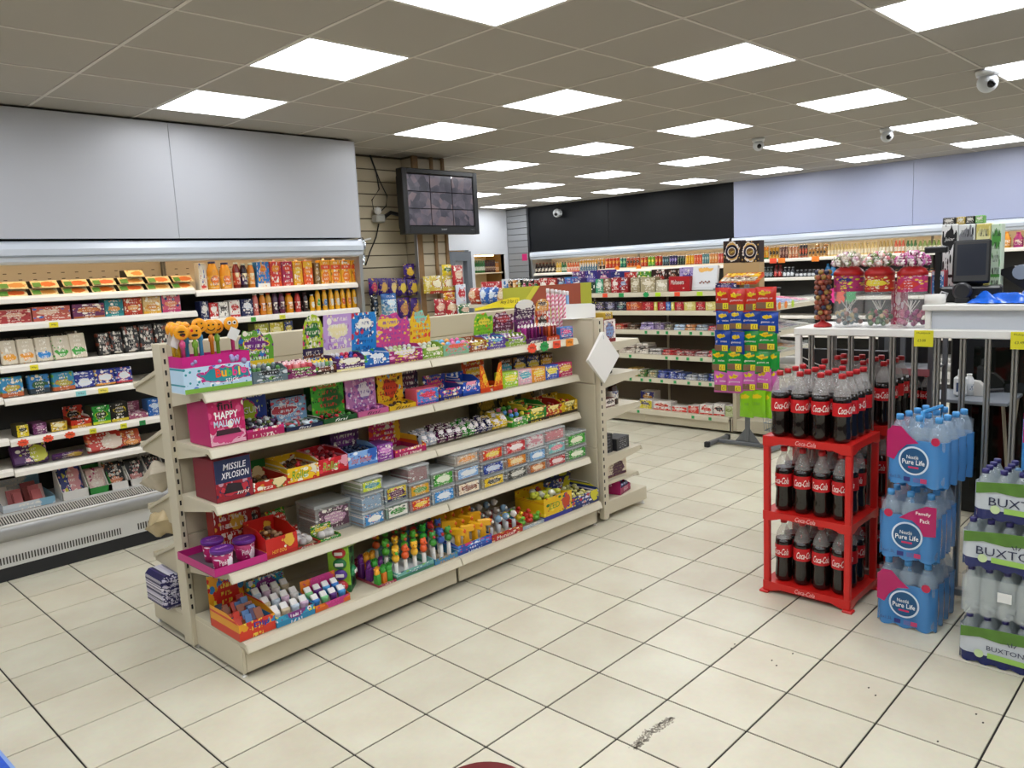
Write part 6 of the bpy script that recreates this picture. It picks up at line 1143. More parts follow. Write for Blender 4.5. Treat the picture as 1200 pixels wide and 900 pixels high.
for x0, x1, yt, b_, e, lb in ((657, 672, 319, '#6b3a7c', '#c8a8d0', 'violet sweets box'), (672, 686, 318, '#3a2f8c', '#8a7fc0', 'indigo sweets box'), (686, 702, 317, '#4a2f7c', '#d88aa8', 'purple sweets box with pink heart'), (702, 718, 319, '#2a2f7c', '#5a4f9c', 'navy sweets box'), (718, 733, 320, '#c8302a', '#e8c8a0', 'scarlet sweets box'), (733, 749, 319, '#5aa03a', '#d8d84a', 'green and yellow sweets box'), (750, 768, 316.5, '#3a1a14', '#a83a2a', 'dark brown chocolate box with red badge'), (768, 783, 315.5, '#2a1410', '#8c5a3a', 'black chocolate box with white dots'), (783, 800, 314, '#b8acd8', '#5a4fa0', 'lavender biscuit box'), (800, 812, 313, '#2a7a44', '#c8d8a0', 'leaf green biscuit box')):
    carton(F1, x0, x1, yt, .12, hp(b_, e, spk='#e8e0dc'), b_, 'sweet_box', lb+' at the back of the chocolate gondola top', back=.22)
carton(F1, 783.5, 808.5, 324, .06, pm('#b8222c', '#a01c24', '#b8222c', '#c83a40', '#f0e0d8', txt=0, amt=.05), '#96181f', 'gift_box', 'red chocolate gift box with white script on top of the chocolate gondola', text=[('Maltesers', .42, .62, .62, .3, '#f4ece4', dict(shear=.3))])
c, w = F1.span(808, 837); t = thing('gift_box', 'large white gift box leaning back on top of the chocolate gondola', 'box'); stand(t, F1, c, .05, .03, .004)
b = MB().cbox(-w/2, w/2, -.02, .02, 0, .245, .004); b.rotx(0, -.18); obj('box', b.mesh('box', pm('#e4e6e8', '#f0c070', '#dcdee0', '#8c4a34', '#e4e6e8', ex=.55, ey=.84, rx=.3, ry=.09, amt=.0, txt=0)), t)
for k in range(6): obj('printed_truffle', MB().ball((0, 0, 0), .011, 0, 7, 4, (1, .15, .8)).mesh('printed_truffle', mat('#8c4a34', .5)), t, (-.04+.02*k, -.0095-.2*(.03+.01*(k % 2))*0-.006, .075+.012*(k % 2)))
carton(F1, 838, 863, 331.5, .07, hp('#2f2458', '#6b5a9c'), '#241c48', 'gift_box', 'flat purple gift box under the orange display', 'box')
for k, (x0, x1) in enumerate(((686, 697), (697.5, 709), (709.5, 721), (721.5, 733.5))): carton(F2, x0, x1, 353.5, .12, hp('#2c2440', ('#8c7fb0', '#7a6a94', '#9a9ab8', '#5a8a84')[k], spk='#d8d23a' if k < 2 else '#8a86a8', ex=.5, ey=.4), '#211a34', 'biscuit_pack', ('dark purple biscuit pack with yellow corner nearest the end bay', 'dark purple biscuit pack with yellow and white spots', 'dark purple biscuit pack with grey print', 'dark purple biscuit pack with teal print')[k], 'pack')
for x0, x1, b_, e, lb in ((734, 752, '#b8462a', '#d8823a', 'rust orange biscuit pack'), (752.5, 766, '#a81f2c', '#d84a50', 'dark red biscuit pack'), (766.2, 770, '#d8d04a', '#f0ecb0', 'narrow yellow biscuit pack'), (770.5, 780, '#a81f2c', '#c83a44', 'red biscuit pack beside the blue one'), (780.2, 786, '#2f62b0', '#7aa0d8', 'narrow blue biscuit pack'), (786.3, 790, '#d8d04a', '#f0ecb0', 'narrow lemon biscuit pack'), (790.5, 801, '#a81f2c', '#d8404a', 'red biscuit pack next to the cream one'), (801.5, 815, '#d8cc7a', '#ece4b0', 'cream biscuit pack'), (815.5, 826, '#a8202c', '#d84a50', 'maroon biscuit pack'), (826.5, 838, '#d8cc7a', '#ece4b0', 'pale yellow biscuit pack behind the hanging bags')): carton(F2, x0, x1, 354, .12, hp(b_, e), b_, 'biscuit_pack', lb+' on the second chocolate gondola shelf', 'pack')
rn = random.Random(11)
def barbox(r, x0, x1, yt, b_, e, lb, nrow=2, group=None, nm='chocolate_bar_box', cat='box'):
    """shelf-ready case of bars, bars lying across it"""
    c, w = r.span(x0, x1); h = min(max(r.h(yt, x0, x1), .03), r.top-r.z); w *= .95
    t = thing(nm, lb, cat, (0, 0, 0), 0, group); d = .16; stand(t, r, c, d)
    obj('case', m_tray(w, d, h*.75, h*.38, hp(b_, e), mat('#8c7a5c', .7), side=h*.55), t)
    b = MB(); n = max(2, int(h/.024))
    for k in range(n):
        for q in range(2): b.cbox(-w/2+.004+q*w/2, -.004+q*w/2 if q == 0 else w/2-.004, -d/2+.004, d/2-.004, .003+k*(h-.004)/n, .001+(k+.9)*(h-.004)/n, .006, k % 2)
    tag(obj('bars', b.mesh('bars', [hp(b_, e, spk=e, amt=.2), hp(b_, e, spk=b_, amt=.15)]), t), None, kind='stuff')
for x0, x1, yt, b_, e, lb in ((719, 731, 379, '#c83a34', '#e8d8a0', 'red and cream'), (734, 748, 379.5, '#5c4434', '#8c6a4a', 'brown'), (750, 766, 377.5, '#b8a8d0', '#6b5a98', 'lilac'), (767, 778, 378, '#8a7a9c', '#c8b8d0', 'mauve'), (778.5, 789, 379, '#7a7068', '#a8b08a', 'grey green'), (789.5, 802, 380, '#b8cce0', '#e8eef4', 'pale blue'), (802.5, 815, 380, '#c88a5a', '#e8c8a0', 'tan'), (815.5, 829, 380, '#98a4b0', '#d0d8dc', 'silver blue'), (829.5, 842, 382, '#c83a4a', '#f0e0e0', 'red and white')): barbox(F3, x0, x1, yt, b_, e, lb+' case of chocolate bars on the third chocolate gondola shelf')
for x0, x1, yt, b_, e, lb in ((725, 744, 404, '#d8ccc0', '#8c7464', 'off-white'), (745, 760, 402, '#d8d0c4', '#4a3a34', 'white and black'), (760.5, 775, 408.5, '#c8c4c0', '#5a4a48', 'silver'), (776, 789, 409.5, '#b82a30', '#e0888a', 'bright red'), (789.5, 800, 410.5, '#a8242c', '#d8c8c0', 'dark red'), (800.5, 814, 411, '#9c3a40', '#d8c0c0', 'dusty red'), (814.5, 829, 412, '#b8a8a8', '#a83038', 'grey and red'), (829.5, 842, 411, '#c0283a', '#f0e0dc', 'scarlet')): barbox(F4, x0, x1, yt, b_, e, lb+' case of chocolate bars on the fourth chocolate gondola shelf')
for x0, x1, yt, b_, e, lb in ((735, 747, 431, '#b8923a', '#e0c478', 'gold'), (747.5, 758, 433, '#4a7a3a', '#a89a5a', 'green and gold'), (758.5, 770, 434, '#98a08c', '#c8b078', 'sage'), (770.5, 782, 434, '#3a4a98', '#8a98d0', 'royal blue'), (782.5, 793, 435, '#4a5aa8', '#a8b4e0', 'cornflower blue'), (793.5, 803, 437, '#5a6aa0', '#b0bce0', 'slate blue'), (803.5, 816, 439, '#b0b4bc', '#dcdfe4', 'silver'), (816.5, 829, 439, '#7a8494', '#c0c8d4', 'steel grey'), (829.5, 842, 438, '#2a3a8c', '#8a98c8', 'navy')): barbox(F5, x0, x1, yt, b_, e, lb+' case of chocolate bars on the fifth chocolate gondola shelf')
for x0, x1, yt, b_, e, lb in ((741, 757, 461, '#2f2a78', '#c8942f', 'indigo and gold'), (748, 763, 469, '#d8cc3a', '#3a2a6b', 'yellow and purple'), (764, 785, 471, '#e0dcd8', '#c8503a', 'white with a face'), (786, 804, 477, '#d8402a', '#e8e4e0', 'red and white script'), (805, 818, 476, '#d84a3a', '#e8b0a8', 'coral'), (818.5, 834, 475, '#e0dcd4', '#d8402a', 'white with red stripe'), (834.5, 848, 474, '#e4e0da', '#2a2220', 'white with dark oval'), (848.5, 858, 476, '#c8d0a0', '#8c9a4a', 'pale olive')): carton(F6, x0, x1, yt, .13, hp(b_, e, band='#d8402a' if 'white' in lb else b_, spk=e), '#d8d0c8', 'chocolate_carton', lb+' chocolate carton on the chocolate gondola base', back=.02+(.14 if x0 == 741 else 0))
for k, px in enumerate((812, 820, 827, 834, 841, 848, 814, 838, 845)):
    c = F6.a(px); z = F6.z; o = single('chocolate_egg', MB().ball((0, 0, .026), .024, 0, 10, 7, (1, 1, 1.1)).lathe([(.0244, .012), (.0255, .020), (.0244, .028)], 10, ms=[1, 1], cap=False).mesh('chocolate_egg', [mat('#d8dcde', .25), mat('#c8402a', .3)]), 'white foil chocolate egg with red waist behind the cartons on the chocolate gondola base', 'sweets', 'foil chocolate eggs'); o.location = (5.72+.06*(k // 6), c+.03*(k // 6), .161)
c, w = F6.span(838, 858); carton(F6, 848, 858, 458, .10, hp('#b8242f', '#c8a83a', band='#b8242f', b0=.9, b1=1.01), '#9c1c26', 'chocolate_carton', 'tall crimson carton at the end of the chocolate gondola base', back=.2)
TG = 'green price tickets on the chocolate gondola'
for z, pxs in ((1.006, (757, 771, 781.5, 796.5, 809.5, 821.5, 835)), (.745, (738.5, 781, 793.5, 806, 822)), (.497, (729, 739, 752, 762, 775.5, 791, 807, 820, 832.5)), (.16, (748, 812, 832))):
    for px in pxs: ticket(px, '#2a9a52', 'small green price ticket on a shelf edge of the chocolate gondola', 5.479 if z > .3 else 5.429, z-.024, .032, .03, False, 'x', None, TG)
for px, cl, lb, st in ((687, '#e8408c', 'pink ticket under the dark green tins', 0), (709, '#f0522f', 'orange red ticket under the brown gravy', 0), (728, '#2a9a52', 'green ticket under the stock cubes', 0), (757, '#1f9a52', 'green starburst ticket under the cream jars', 1), (771, '#b8e02a', 'lime ticket under the pale jars', 0), (793.5, '#f0522f', 'orange red ticket under the red gift box', 0), (820, '#b8e02a', 'lime ticket under the white gift box', 0)):
    ticket(px, cl, lb+' on the chocolate gondola', 5.479, 1.376, .065, .042, bool(st), 'x', None)
# round badge boxes and orange display at the gondola end
sX = 5.78
for k, (x0, x1) in enumerate(((847.5, 868), (868.5, 889.5))):
    y0, y1 = sol(x0, sX, 1.75, 1), sol(x1, sX, 1.75, 1); c = (y0+y1)/2; w = abs(y0-y1); zb = solz(308, sX, c); zt = solz(282, sX, c)
    o = single('egg_gift_box', m_box(w, .11, zt-zb, pm('#2a1712', '#d8b060', '#e8e0d8', '#4a3020', '#8c6a44', ex=.5, ey=.5, rx=.36, ry=.4, b0=-1, b1=-.5, amt=.3, scale=6, txt=0), mat('#2a1712', .5)), ('dark brown chocolate egg box with gold ring badge' if k == 0 else 'dark brown chocolate egg box with gold ring badge at the outer edge'), 'box', 'badge boxes'); o.location = (sX+.055, c, zb); o.rotation_euler = (0, 0, -math.pi/2)
    obj('ring', MB().lathe([(w*.36, 0), (w*.36, .001), (w*.32, .001), (w*.32, 0)], 28).rotx(0, math.pi/2).mesh('ring', mat('#3a3450', .4)), o, (0, -.0562, (zt-zb)/2)); obj('badge', MB().lathe([(w*.24, 0), (w*.24, .0015), (w*.2, .0015), (.0001, .0015)], 24, ms=[0, 0, 1]).rotx(0, math.pi/2).mesh('badge', [mat('#e8e4de', .4), mat('#6b4a1f', .4)]), o, (0, -.0566, (zt-zb)/2))
    letters('Creme', o, (0, -.0588, (zt-zb)/2), w*.3, w*.14, '#e8c860', shear=.3, rot=(0, -.3, 0))
    if k == 0: zb0, yA = zb, y0
    else: yB = y1
o = single('card_stand', MB().box(sX, sX+.11, yB, yA, 1.401, zb0-.0005).mesh('card_stand', mat('#b89a6c', .8)), 'plain brown card stand under the dark badge boxes', 'box')
y0, y1 = sol(845, 5.56, 1.45, 1), sol(888, 5.56, 1.45, 1); t = thing('peanut_display', 'bright orange sweets display box tipped forward at the chocolate gondola end', 'display box', (5.62, (y0+y1)/2, 1.468), -math.pi/2); w = abs(y0-y1)
b = MB(); b.box(-w/2, w/2, -.10, .09, 0, .006); b.box(-w/2, w/2, -.10, -.096, .006, .035); b.box(-w/2, w/2, .086, .09, .006, .035); b.box(-w/2, -w/2+.004, -.096, .086, .006, .035); b.box(w/2-.004, w/2, -.096, .086, .006, .035); b.rotx(0, .42); b.shift(0, 0, 0, .025)
obj('box', b.mesh('box', pm('#e8602a', '#e8b82a', '#d8481f', '#e8842a', '#f0d84a', amt=.3)), t); b = MB()
for k in range(14): b.cbox(-w/2+.01+(k % 7)*(w-.02)/7, -w/2+.006+(k % 7+1)*(w-.02)/7, -.09+.088*(k//7), -.006+.088*(k//7), .008, .04, .006, k//7)
b.rotx(0, .42); b.shift(0, 0, 0, .025); tag(obj('packets', b.mesh('packets', [hp('#b8a890', '#6b4a3a', spk='#e0d8c8'), hp('#f0c82a', '#c87a1f')]), t), None, kind='stuff'); obj('prop', MB().box(-.02, .02, -.02, .02, -.004, .03).mesh('prop', mat('#e8602a', .5)), t)
# magazines on the end bay
MG = 'magazines on the end bay'
for r_, (z, lst) in enumerate(zip(MZ, ((('#8fd06a', 'lime'), ('#2a52b8', 'royal blue'), ('#4a7fd0', 'sky blue'), ('#e84a8c', 'hot pink')), (('#7ac05a', 'green'), ('#c8788c', 'rose'), ('#7a5a98', 'violet'), ('#e0dcd4', 'white')), (('#d8c83a', 'yellow'), ('#8fc83a', 'apple green'), ('#e8a03a', 'orange'), ('#c8c0b8', 'grey')), (('#b8bcd0', 'lilac grey'), ('#c83a3a', 'red'), ('#5a9c5a', 'moss green'), ('#d8d0c0', 'cream'))))):
    for k, (cl, nm) in enumerate(lst):
        b = MB().cbox(-.10, .10, -.15, .15, 0, .012, .002, 1, top=0); b.rotx(0, .115)
        o = single('magazine', b.mesh('magazine', [pm(cl, '#f0ece4', cl, '#3a3a44', '#e8e0d8', ey=2, amt=.3, txt=.2), mat('#dcd8d0', .7)]), nm+' magazine lying on the '+('top', 'second', 'third', 'lowest')[r_]+' tilted shelf of the end bay', 'magazine', MG); o.location = (5.59+.225*k, .535, z+.0015)
for px, cl in ((906, '#f2862a'), (913.5, '#f2862a'), (921, '#f08a3a'), (929, '#b8d83a')): ticket(px, cl, ('orange' if cl != '#b8d83a' else 'lime')+' star price ticket on the acrylic top of the magazine bay', .338, 1.245, .055, .06, True, 'y', None, 'star tickets on the magazine bay')
# ---- bags of sweets on the floor stand
CS = thing('clip_stand', 'grey floor stand hung with rows of sweet bags', 'display stand', (5.02, .38, 0)); GREY = mat('#6d7074', .4, .3)
wobj('foot_bar', MB().cbox(4.84, 5.24, .66, .70, .012, .045, .005), GREY, CS); wobj('foot_bar', MB().cbox(4.84, 5.24, .08, .12, .012, .045, .005), GREY, CS); wobj('cross_bar', MB().cbox(5.02, 5.06, .12, .66, .012, .045, .005), GREY, CS)
for y in (.10, .68):
    for x in (4.85, 5.23): wobj('rubber_foot', MB().cbox(x-.02, x+.02, y-.024, y+.024, 0, .05, .006), mat('#1e1e20', .7), CS)
wobj('post', MB().cbox(5.03, 5.06, .36, .40, .045, 1.47, .004), GREY, CS)
wobj('gusset', MB().prism([(.26, .045), (.50, .045), (.40, .17), (.36, .17)], 5.043, 5.049, 'x'), GREY, CS)
rows = [(337, 365, [(839, 857), (855, 875), (874, 891), (887, 910)], ['#c8382a']*4), (364, 389, [(840, 857), (856, 872), (869, 892), (890, 914)], ['#1f4fa8']*4), (387, 413, [(837, 857), (856, 874), (870, 891), (889, 912)], ['#1f4fa8', '#1f4fa8', '#1f9a44', '#1f9a44']), (410, 437, [(834, 853), (853, 872), (871, 888), (886, 905), (902, 914)], ['#1f9a44']*5), (433, 459, [(837, 853), (853, 871), (870, 888), (887, 905), (903, 914)], ['#d070b8']*5), (458, 490, [(866, 883), (880, 899), (896, 906)], ['#8fc81f']*3)]
nmap = {'#c8382a': 'red', '#1f4fa8': 'blue', '#1f9a44': 'green', '#d070b8': 'pink', '#8fc81f': 'lime green'}
BAGM = {c_: pm(c_, '#e0c81f', c_, c_, '#e8e4dc', ex=.45, ey=.76, rx=.3, ry=.08, b0=-1, b1=-.5, amt=0, txt=0, rough=.25) for c_ in nmap}
BROWN = mat('#7a5a44', .4); YP = mat('#e8d42a', .45)
for ri, (yt, yb, sp_, cl) in enumerate(rows):
    X = 4.955; wobj('prong_bar', MB().tube([(5.03, .70, solz(yt, X, .4)-.012), (5.03, .06, solz(yt, X, .4)-.012)], .006, 6), GREY, CS)
    for k, ((x0, x1), c_) in enumerate(zip(sp_, cl)):
        y0, y1 = sol(x0, X, 1, 1), sol(x1, X, 1, 1); c = (y0+y1)/2; w = abs(y0-y1); zt, zb = solz(yt, X, c), solz(yb, X, c); h = zt-zb
        zb += .012*math.sin(k*5+ri*3); zt += .012*math.sin(k*5+ri*3)
        t = thing('sweet_bag', '%s bag of sweets hanging in the %s row of the floor stand' % (nmap[c_], ('top', 'second', 'third', 'fourth', 'fifth', 'bottom')[ri]), 'sweets', (X-.012*(k % 2), c, zb), -math.pi/2+.16*math.sin(k*7+ri*2)-(.2 if x1-x0 < 13 else 0), 'bags on the floor stand')
        obj('bag', m_pouch(round(w*1.02, 3), round(h, 3), .04, BAGM[c_], seed=k), t); x1-x0 < 13 or obj('hang_hook', MB().tube([(0, .068, h-.012), (0, -.005, h-.012)], .003, 5).mesh('hang_hook', STEEL), t)
        if x1-x0 < 13: continue
        if ri < 5:
            obj('window', MB().cbox(-w*.42, w*.42, -.0235, -.020, h*.10, h*.36, .001).mesh('window', BROWN), t); pf = obj('price_flash', MB().box(w*.05, w*.4, -.0255, -.0238, h*.11, h*.36).mesh('price_flash', YP), t); letters('£1', pf, (w*.22, -.0262, h*.235), w*.2, h*.17, '#1c1c14')
            letters('BONDS', t, (-.0, -.022, h*.765), w*.36, h*.06, '#8c2a1c'); letters('gummies', t, (-.0, -.0225, h*.52), w*.7, h*.11, '#efece4', shear=.15)
        else: letters('SOUR', t, (0, -.022, h*.5), w*.5, h*.1, '#5a8a14')
# wire basket under the stand by the end bay
bs = thing('wire_basket', 'grey wire basket on the floor behind the bag stand', 'basket', (5.45, .2, .1)); b = MB()
for k in range(14): y = -.15+.3*k/13; b.tube([(-.16, y, .16), (-.13, y, 0), (.13, y, 0), (.16, y, .16)], .0025, 4)
for z, s_ in ((.16, .16), (.08, .145), (.005, .13)): b.tube([(-s_, -.15, z), (s_, -.15, z), (s_, .15, z), (-s_, .15, z)], .0035, 5, closed=True)
obj('wires', b.mesh('wires', mat('#8a98a8', .4, .5)), bs); obj('base', MB().box(-.14, .14, -.14, .14, -.1, -.003).mesh('base', mat('#c9c0ac', .6)), bs)
# ================================================================== shelf to the left of the chocolate gondola
LX = 5.6; zL = solz(357, LX, 4.4)
LS = thing('low_shelving', 'short cream shelving bay beyond the column stacked with snacks', 'shelving unit', (LX+.25, 4.35, 0)); yA, yB = 3.80, 4.95
wobj('back_panel', MB().box(LX+.46, LX+.5, yA, yB, .05, zL+.12), CREAM2, LS); wobj('base', MB().cbox(LX, LX+.46, yA, yB, .03, .15, .004), CREAM, LS)
for z in (zL, zL-.25, zL-.5, zL-.75): wobj('shelf', MB().prism([(LX+.46, z), (LX, z), (LX-.012, z-.004), (LX-.022, z-.04), (LX-.014, z-.042), (LX+.004, z-.022), (LX+.46, z-.02)], yA, yB, 'y'), CREAM, LS)
LR = Rack('x', LX+.015, zL)
for x0, x1, yt, b_, e, lb, bk in ((547, 559, 338, '#c8502a', '#e8c8a0', 'orange multipack of crisps', 0), (560, 570, 337, '#4a7fc8', '#e8f0f8', 'blue multipack of crisps', 0), (570.5, 580, 337, '#3a6fb8', '#d8e4f0', 'mid blue multipack of crisps', 0), (580.5, 592, 338, '#c89a5a', '#e8d8b8', 'tan multipack of crisps', 0), (552, 574, 331, '#c8303a', '#e8a8a0', 'wide red multipack of crisps behind', .2), (576, 592, 328, '#dcdfe2', '#3a7fb8', 'white carton with blue windows behind the crisps', .2)):
    c, w = LR.span(x0, x1); h = LR.h(yt, x0, x1)
    if 'crisps' in lb and bk == 0: o = single('crisps_multipack', m_pouch(round(w, 3), round(h, 3), .14, hp(b_, e, spk='#f0ece4', ry=.25), seed=int(x0)), lb+' on the short shelving bay', 'crisps'); stand(o, LR, c, .16, bk)
    else: carton(LR, x0, x1, yt, .1, hp(b_, e), b_, 'snack_carton', lb+' on the short shelving bay', back=bk)
# alcove shelf and bottles
AR = thing('alcove_shelves', 'pale shelf boards inside the lit alcove', 'shelf', (8.46, 7.3, 0)); 
for z in (1.685, 1.30, .95, .6): wobj('shelf', MB().box(8.085, 8.835, 7.06, 7.48, z-.02, z), mat('#e8d8b4', .5), AR)
wobj('side_board', MB().box(8.06, 8.08, 7.02, 7.49, 0, 2.0), mat('#c8a868', .6), AR); wobj('side_board', MB().box(8.84, 8.86, 7.02, 7.49, 0, 2.0), mat('#8c6a3a', .6), AR)
wobj('alcove_lamp', MB().tube([(8.15, 7.2, 1.985), (8.75, 7.2, 1.985)], .012, 6), mat('#ffdc9c', .5, emit=9), AR)
GB = m_bottle(.021, .23, .012, mat('#2f6b34', .12), mat('#c8c4b0', .4), pm('#d8dccc', '#3a7a3a'), .6, (.18, .48)); RB = m_bottle(.021, .22, .013, mat('#3a120c', .12), mat('#1c1c1c', .4), pm('#5c1c14', '#c89a5a'), .6, (.18, .48)); OB = m_bottle(.021, .18, .014, mat('#b8742a', .2), mat('#c8c0a8', .4), pm('#c88a3a', '#e8d8a8'), .6, (.18, .48))
for k in range(16):
    x = 8.125+.0445*k*1.0; me, lb = (GB, 'green glass bottle') if 1 < k < 8 else ((OB, 'short amber bottle') if k > 13 else (RB, 'dark red bottle'))
    o = single('bottle', me, lb+' on the upper board of the lit alcove', 'bottle', 'alcove bottles'); o.location = (x, 7.14, 1.686)
# ================================================================== drinks in the far coolers
BKR = [Rack('x', 8.972, z, t) for z, t in zip(BA, (1.86, 1.59, 1.33))]; BKW = [Rack('x', 8.972, z, t) for z, t in zip(BB, (1.86, 1.65, 1.39))]
def runb(r, x0, x1, n, yt, fill, cap, lb_m, nm, lb, rad=None, cat='bottle', group=None, kind='bottle', shoulder=.6, rng=(.15, .5)):
    a, b_ = r.a(x0), r.a(x1); pitch = abs(a-b_)/n; rad = rad or pitch*.46
    h = min(round((solz(yt, r.f, (a+b_)/2))-r.z, 3), r.top-r.z-.003)
    for k in range(n):
        c = a+(b_-a)*(k+.5)/n
        me = m_bottle(round(rad-.0005, 3), h, rad*.4, mat(fill, .15), mat(cap, .4), lb_m, shoulder, rng, seg=10) if kind == 'bottle' else m_can(round(rad, 3), h, lb_m, 10)
        o = single(nm, me, lb, cat, group or lb[:60]); stand(o, r, c, rad*2, .2 if 'keg' in nm else .0)
r = BKR[0]
FW = ' in the drinks chiller under the charcoal bulkhead'
runb(r, 626, 650, 6, 308, '#241410', '#7a2a1c', pm('#2a1a14', '#e8e0d0', ey=.3), 'beer_bottle', 'dark beer bottle with red cap'+FW)
runb(r, 651, 657, 2, 307, '#d8b04a', '#e8dcb8', pm('#e8d49a', '#c8a03a'), 'drink_bottle', 'pale yellow drink bottle'+FW)
runb(r, 657.5, 663, 2, 307, '#2a6b44', '#1c1c1c', pm('#c8d8c0', '#3a8a5a'), 'drink_bottle', 'green and white drink bottle'+FW)
runb(r, 664, 678, 5, 307, '#d8704a', '#1c1a1a', pm('#e8d8c8', '#d84a3a', ey=.3), 'drink_bottle', 'orange and white drink bottle with black cap'+FW)
runb(r, 679, 699, 7, 304, '#c8a878', '#e8642a', pm('#4a7a94', '#e8dcc8', '#e8b03a', b0=.6, b1=1.01), 'drink_can', 'tall orange topped blue drink can'+FW, kind='can')
runb(r, 700, 707.5, 2, 303, '#c87a2a', '#f0b43a', pm('#f0b03a', '#5a2a1c', '#3a1c14', b0=0, b1=.4), 'drink_can', 'amber and brown drink can'+FW, kind='can')
r2 = Rack('x', 8.972, 1.655, 1.86)
tag(obj('riser', MB().box(8.965, 9.2, 2.65, 5.0, 1.628, 1.652).mesh('riser', mat('#f0e4cc', .4))), 'pale riser board under the tins in the charcoal bulkhead chiller', 'shelf')
for x0, x1, n, yt, b_, e, bd, lb in ((708.5, 725, 4, 302, '#d8502a', '#f0b04a', '#c83a1f', 'tall orange soda can'), (726, 733, 2, 302, '#1f8a74', '#a8d8a0', '#1c6b5c', 'teal soda can'), (733.5, 749, 4, 301.5, '#c85a24', '#2a1c14', '#e89a3a', 'orange and black energy can'), (750, 758, 2, 301, '#d8522a', '#f0c04a', '#c8401f', 'orange fruit soda can'), (758.5, 766.5, 2, 300, '#8ac83a', '#f0e04a', '#4a9a2a', 'lime soda can'), (767, 775, 2, 299.5, '#c8361f', '#f0a83a', '#a82a1a', 'red orange soda can'), (776, 783.5, 3, 300, '#2a4a54', '#8ab0b8', '#1f3a44', 'dark teal energy can'), (784, 793, 3, 299, '#3a2a6b', '#a898d8', '#2a1c54', 'violet energy can'), (793.5, 802, 3, 299.5, '#14301c', '#3a6b3a', '#0f2416', 'black and green energy can'), (803, 812.5, 3, 298.5, '#f0b81f', '#f0d04a', '#e8a01a', 'golden yellow energy can'), (813, 822, 3, 298, '#e8643a', '#f0a070', '#d8502a', 'coral soda can'), (822.5, 830.5, 3, 297, '#6a9ca0', '#c0d4d4', '#5a8a90', 'sea green water can'), (831, 840.5, 3, 296.5, '#e8a45a', '#f0d0a0', '#d88a44', 'peach iced tea can'), (841, 847, 2, 296.5, '#e0604a', '#f0a898', '#d04a3a', 'salmon pink iced tea can')):
    runb(r2, x0, x1, n, yt, b_, e, pm(b_, e, bd, e, '#f0ece4', ey=.55, rx=.4, ry=.14, amt=.1, txt=.2), 'drink_can', lb+FW, kind='can')
for zi, (z_, cs) in enumerate(zip((1, 2), ((('#8c2a2a', '#c8a05a'), ('#2a4a8c', '#c0c8d8'), ('#3a6b3a', '#c8d8a0')), (('#5a3a24', '#c8a070'), ('#8a8c90', '#dcdfe2'), ('#a8482a', '#e8c8a0'))))):
    r = BKR[z_]
    for q, (b_, e) in enumerate(cs): runb(r, 640+q*28, 664+q*28, 7, 342+22*zi, b_, e, pm(b_, e), 'drink_bottle', ('wine red', 'navy', 'bottle green', 'brown', 'silver', 'rust')[zi*3+q]+' drink bottle on a lower board of the charcoal bulkhead chiller', rad=.035)
for px, z, cl in ((701, 0, 0), (723, 1.635, '#f08a1f'), (748.5, 1.635, '#f08a1f')):
    if cl: ticket(px, cl, 'orange round price ticket on the riser in the charcoal bulkhead chiller', 8.96, 1.635, .09, .085, True, 'x', None, 'orange tickets on the riser')
FW = ' in the drinks chiller under the white bulkhead'
r = BKW[0]
for x0, x1, n, yt, b_, e, bd, lb, kd in ((893, 900, 2, 287, '#f0a024', '#e8c04a', '#3a8a2a', 'amber and green cider can', 'can'), (901, 912, 3, 289, '#d8a83a', '#2a1c10', '#e8c86a', 'gold and black cider can', 'can'), (913, 923, 3, 288.5, '#7a4a44', '#c8a090', '#5a2f2c', 'brown rose cider can', 'can'), (924, 935, 3, 288.5, '#d8946a', '#e8c8a8', '#c8704a', 'salmon cider can', 'can'), (936, 946, 3, 286.5, '#2a2c3a', '#d86a4a', '#c87a5a', 'navy and coral cider can', 'can'), (947, 955, 2, 291, '#d8a45a', '#4a3420', '#e8c890', 'honey cider can', 'can'), (956, 968, 3, 289.5, '#c89a54', '#3a2818', '#e0bc80', 'tan and black cider can', 'can')):
    runb(r, x0, x1, n, yt, b_, e, pm(b_, e, bd, e, '#f0ece4', ey=.5, rx=.4, ry=.18, amt=.15, txt=.2), 'cider_can', lb+FW, kind=kd)
runb(r, 946, 953, 1, 282, '#c89a54', '#3a2818', pm('#c89a54', '#3a2818'), 'cider_keg', 'small gold keg'+FW, rad=.03, kind='can')
runb(r, 955, 966, 1, 281, '#c89a54', '#3a2818', pm('#b8843a', '#2a1c10'), 'cider_keg', 'wide gold and black keg'+FW, rad=.045, kind='can')
runb(r, 969, 1028, 15, 284, '#e0c88a', '#e8e0cc', pm('#f0e4c8', '#d8b86a'), 'wine_bottle', 'pale wine bottle with cream label'+FW)
for x0, x1, n, b_, e, lb in ((1029, 1046, 4, '#c8ac6a', '#efe4c4', 'straw yellow wine bottle'), (1047, 1060, 3, '#d8674a', '#f0d8c8', 'rose wine bottle with orange top'), (1061, 1074, 3, '#4a7a4a', '#dce8cc', 'green wine bottle'), (1075, 1102, 5, '#8aa05a', '#f0e8c0', 'olive wine bottle')): runb(r, x0, x1, n, 280.5, b_, e, pm('#efe8d4', b_), 'wine_bottle', lb+FW)
for x0, x1, b_, lb in ((1160, 1170, '#d8942a', 'gold'), (1171, 1184, '#d89a30', 'amber'), (1185, 1199, '#a82a7c', 'magenta'), (1201, 1215, '#8c2a6b', 'plum')): runb(r, x0, x1, 1, 272, b_, b_, pm(b_, '#f0d8c0'), 'foil_bottle', lb+' foil topped sparkling bottle'+FW, rad=.05)
r = BKW[1]
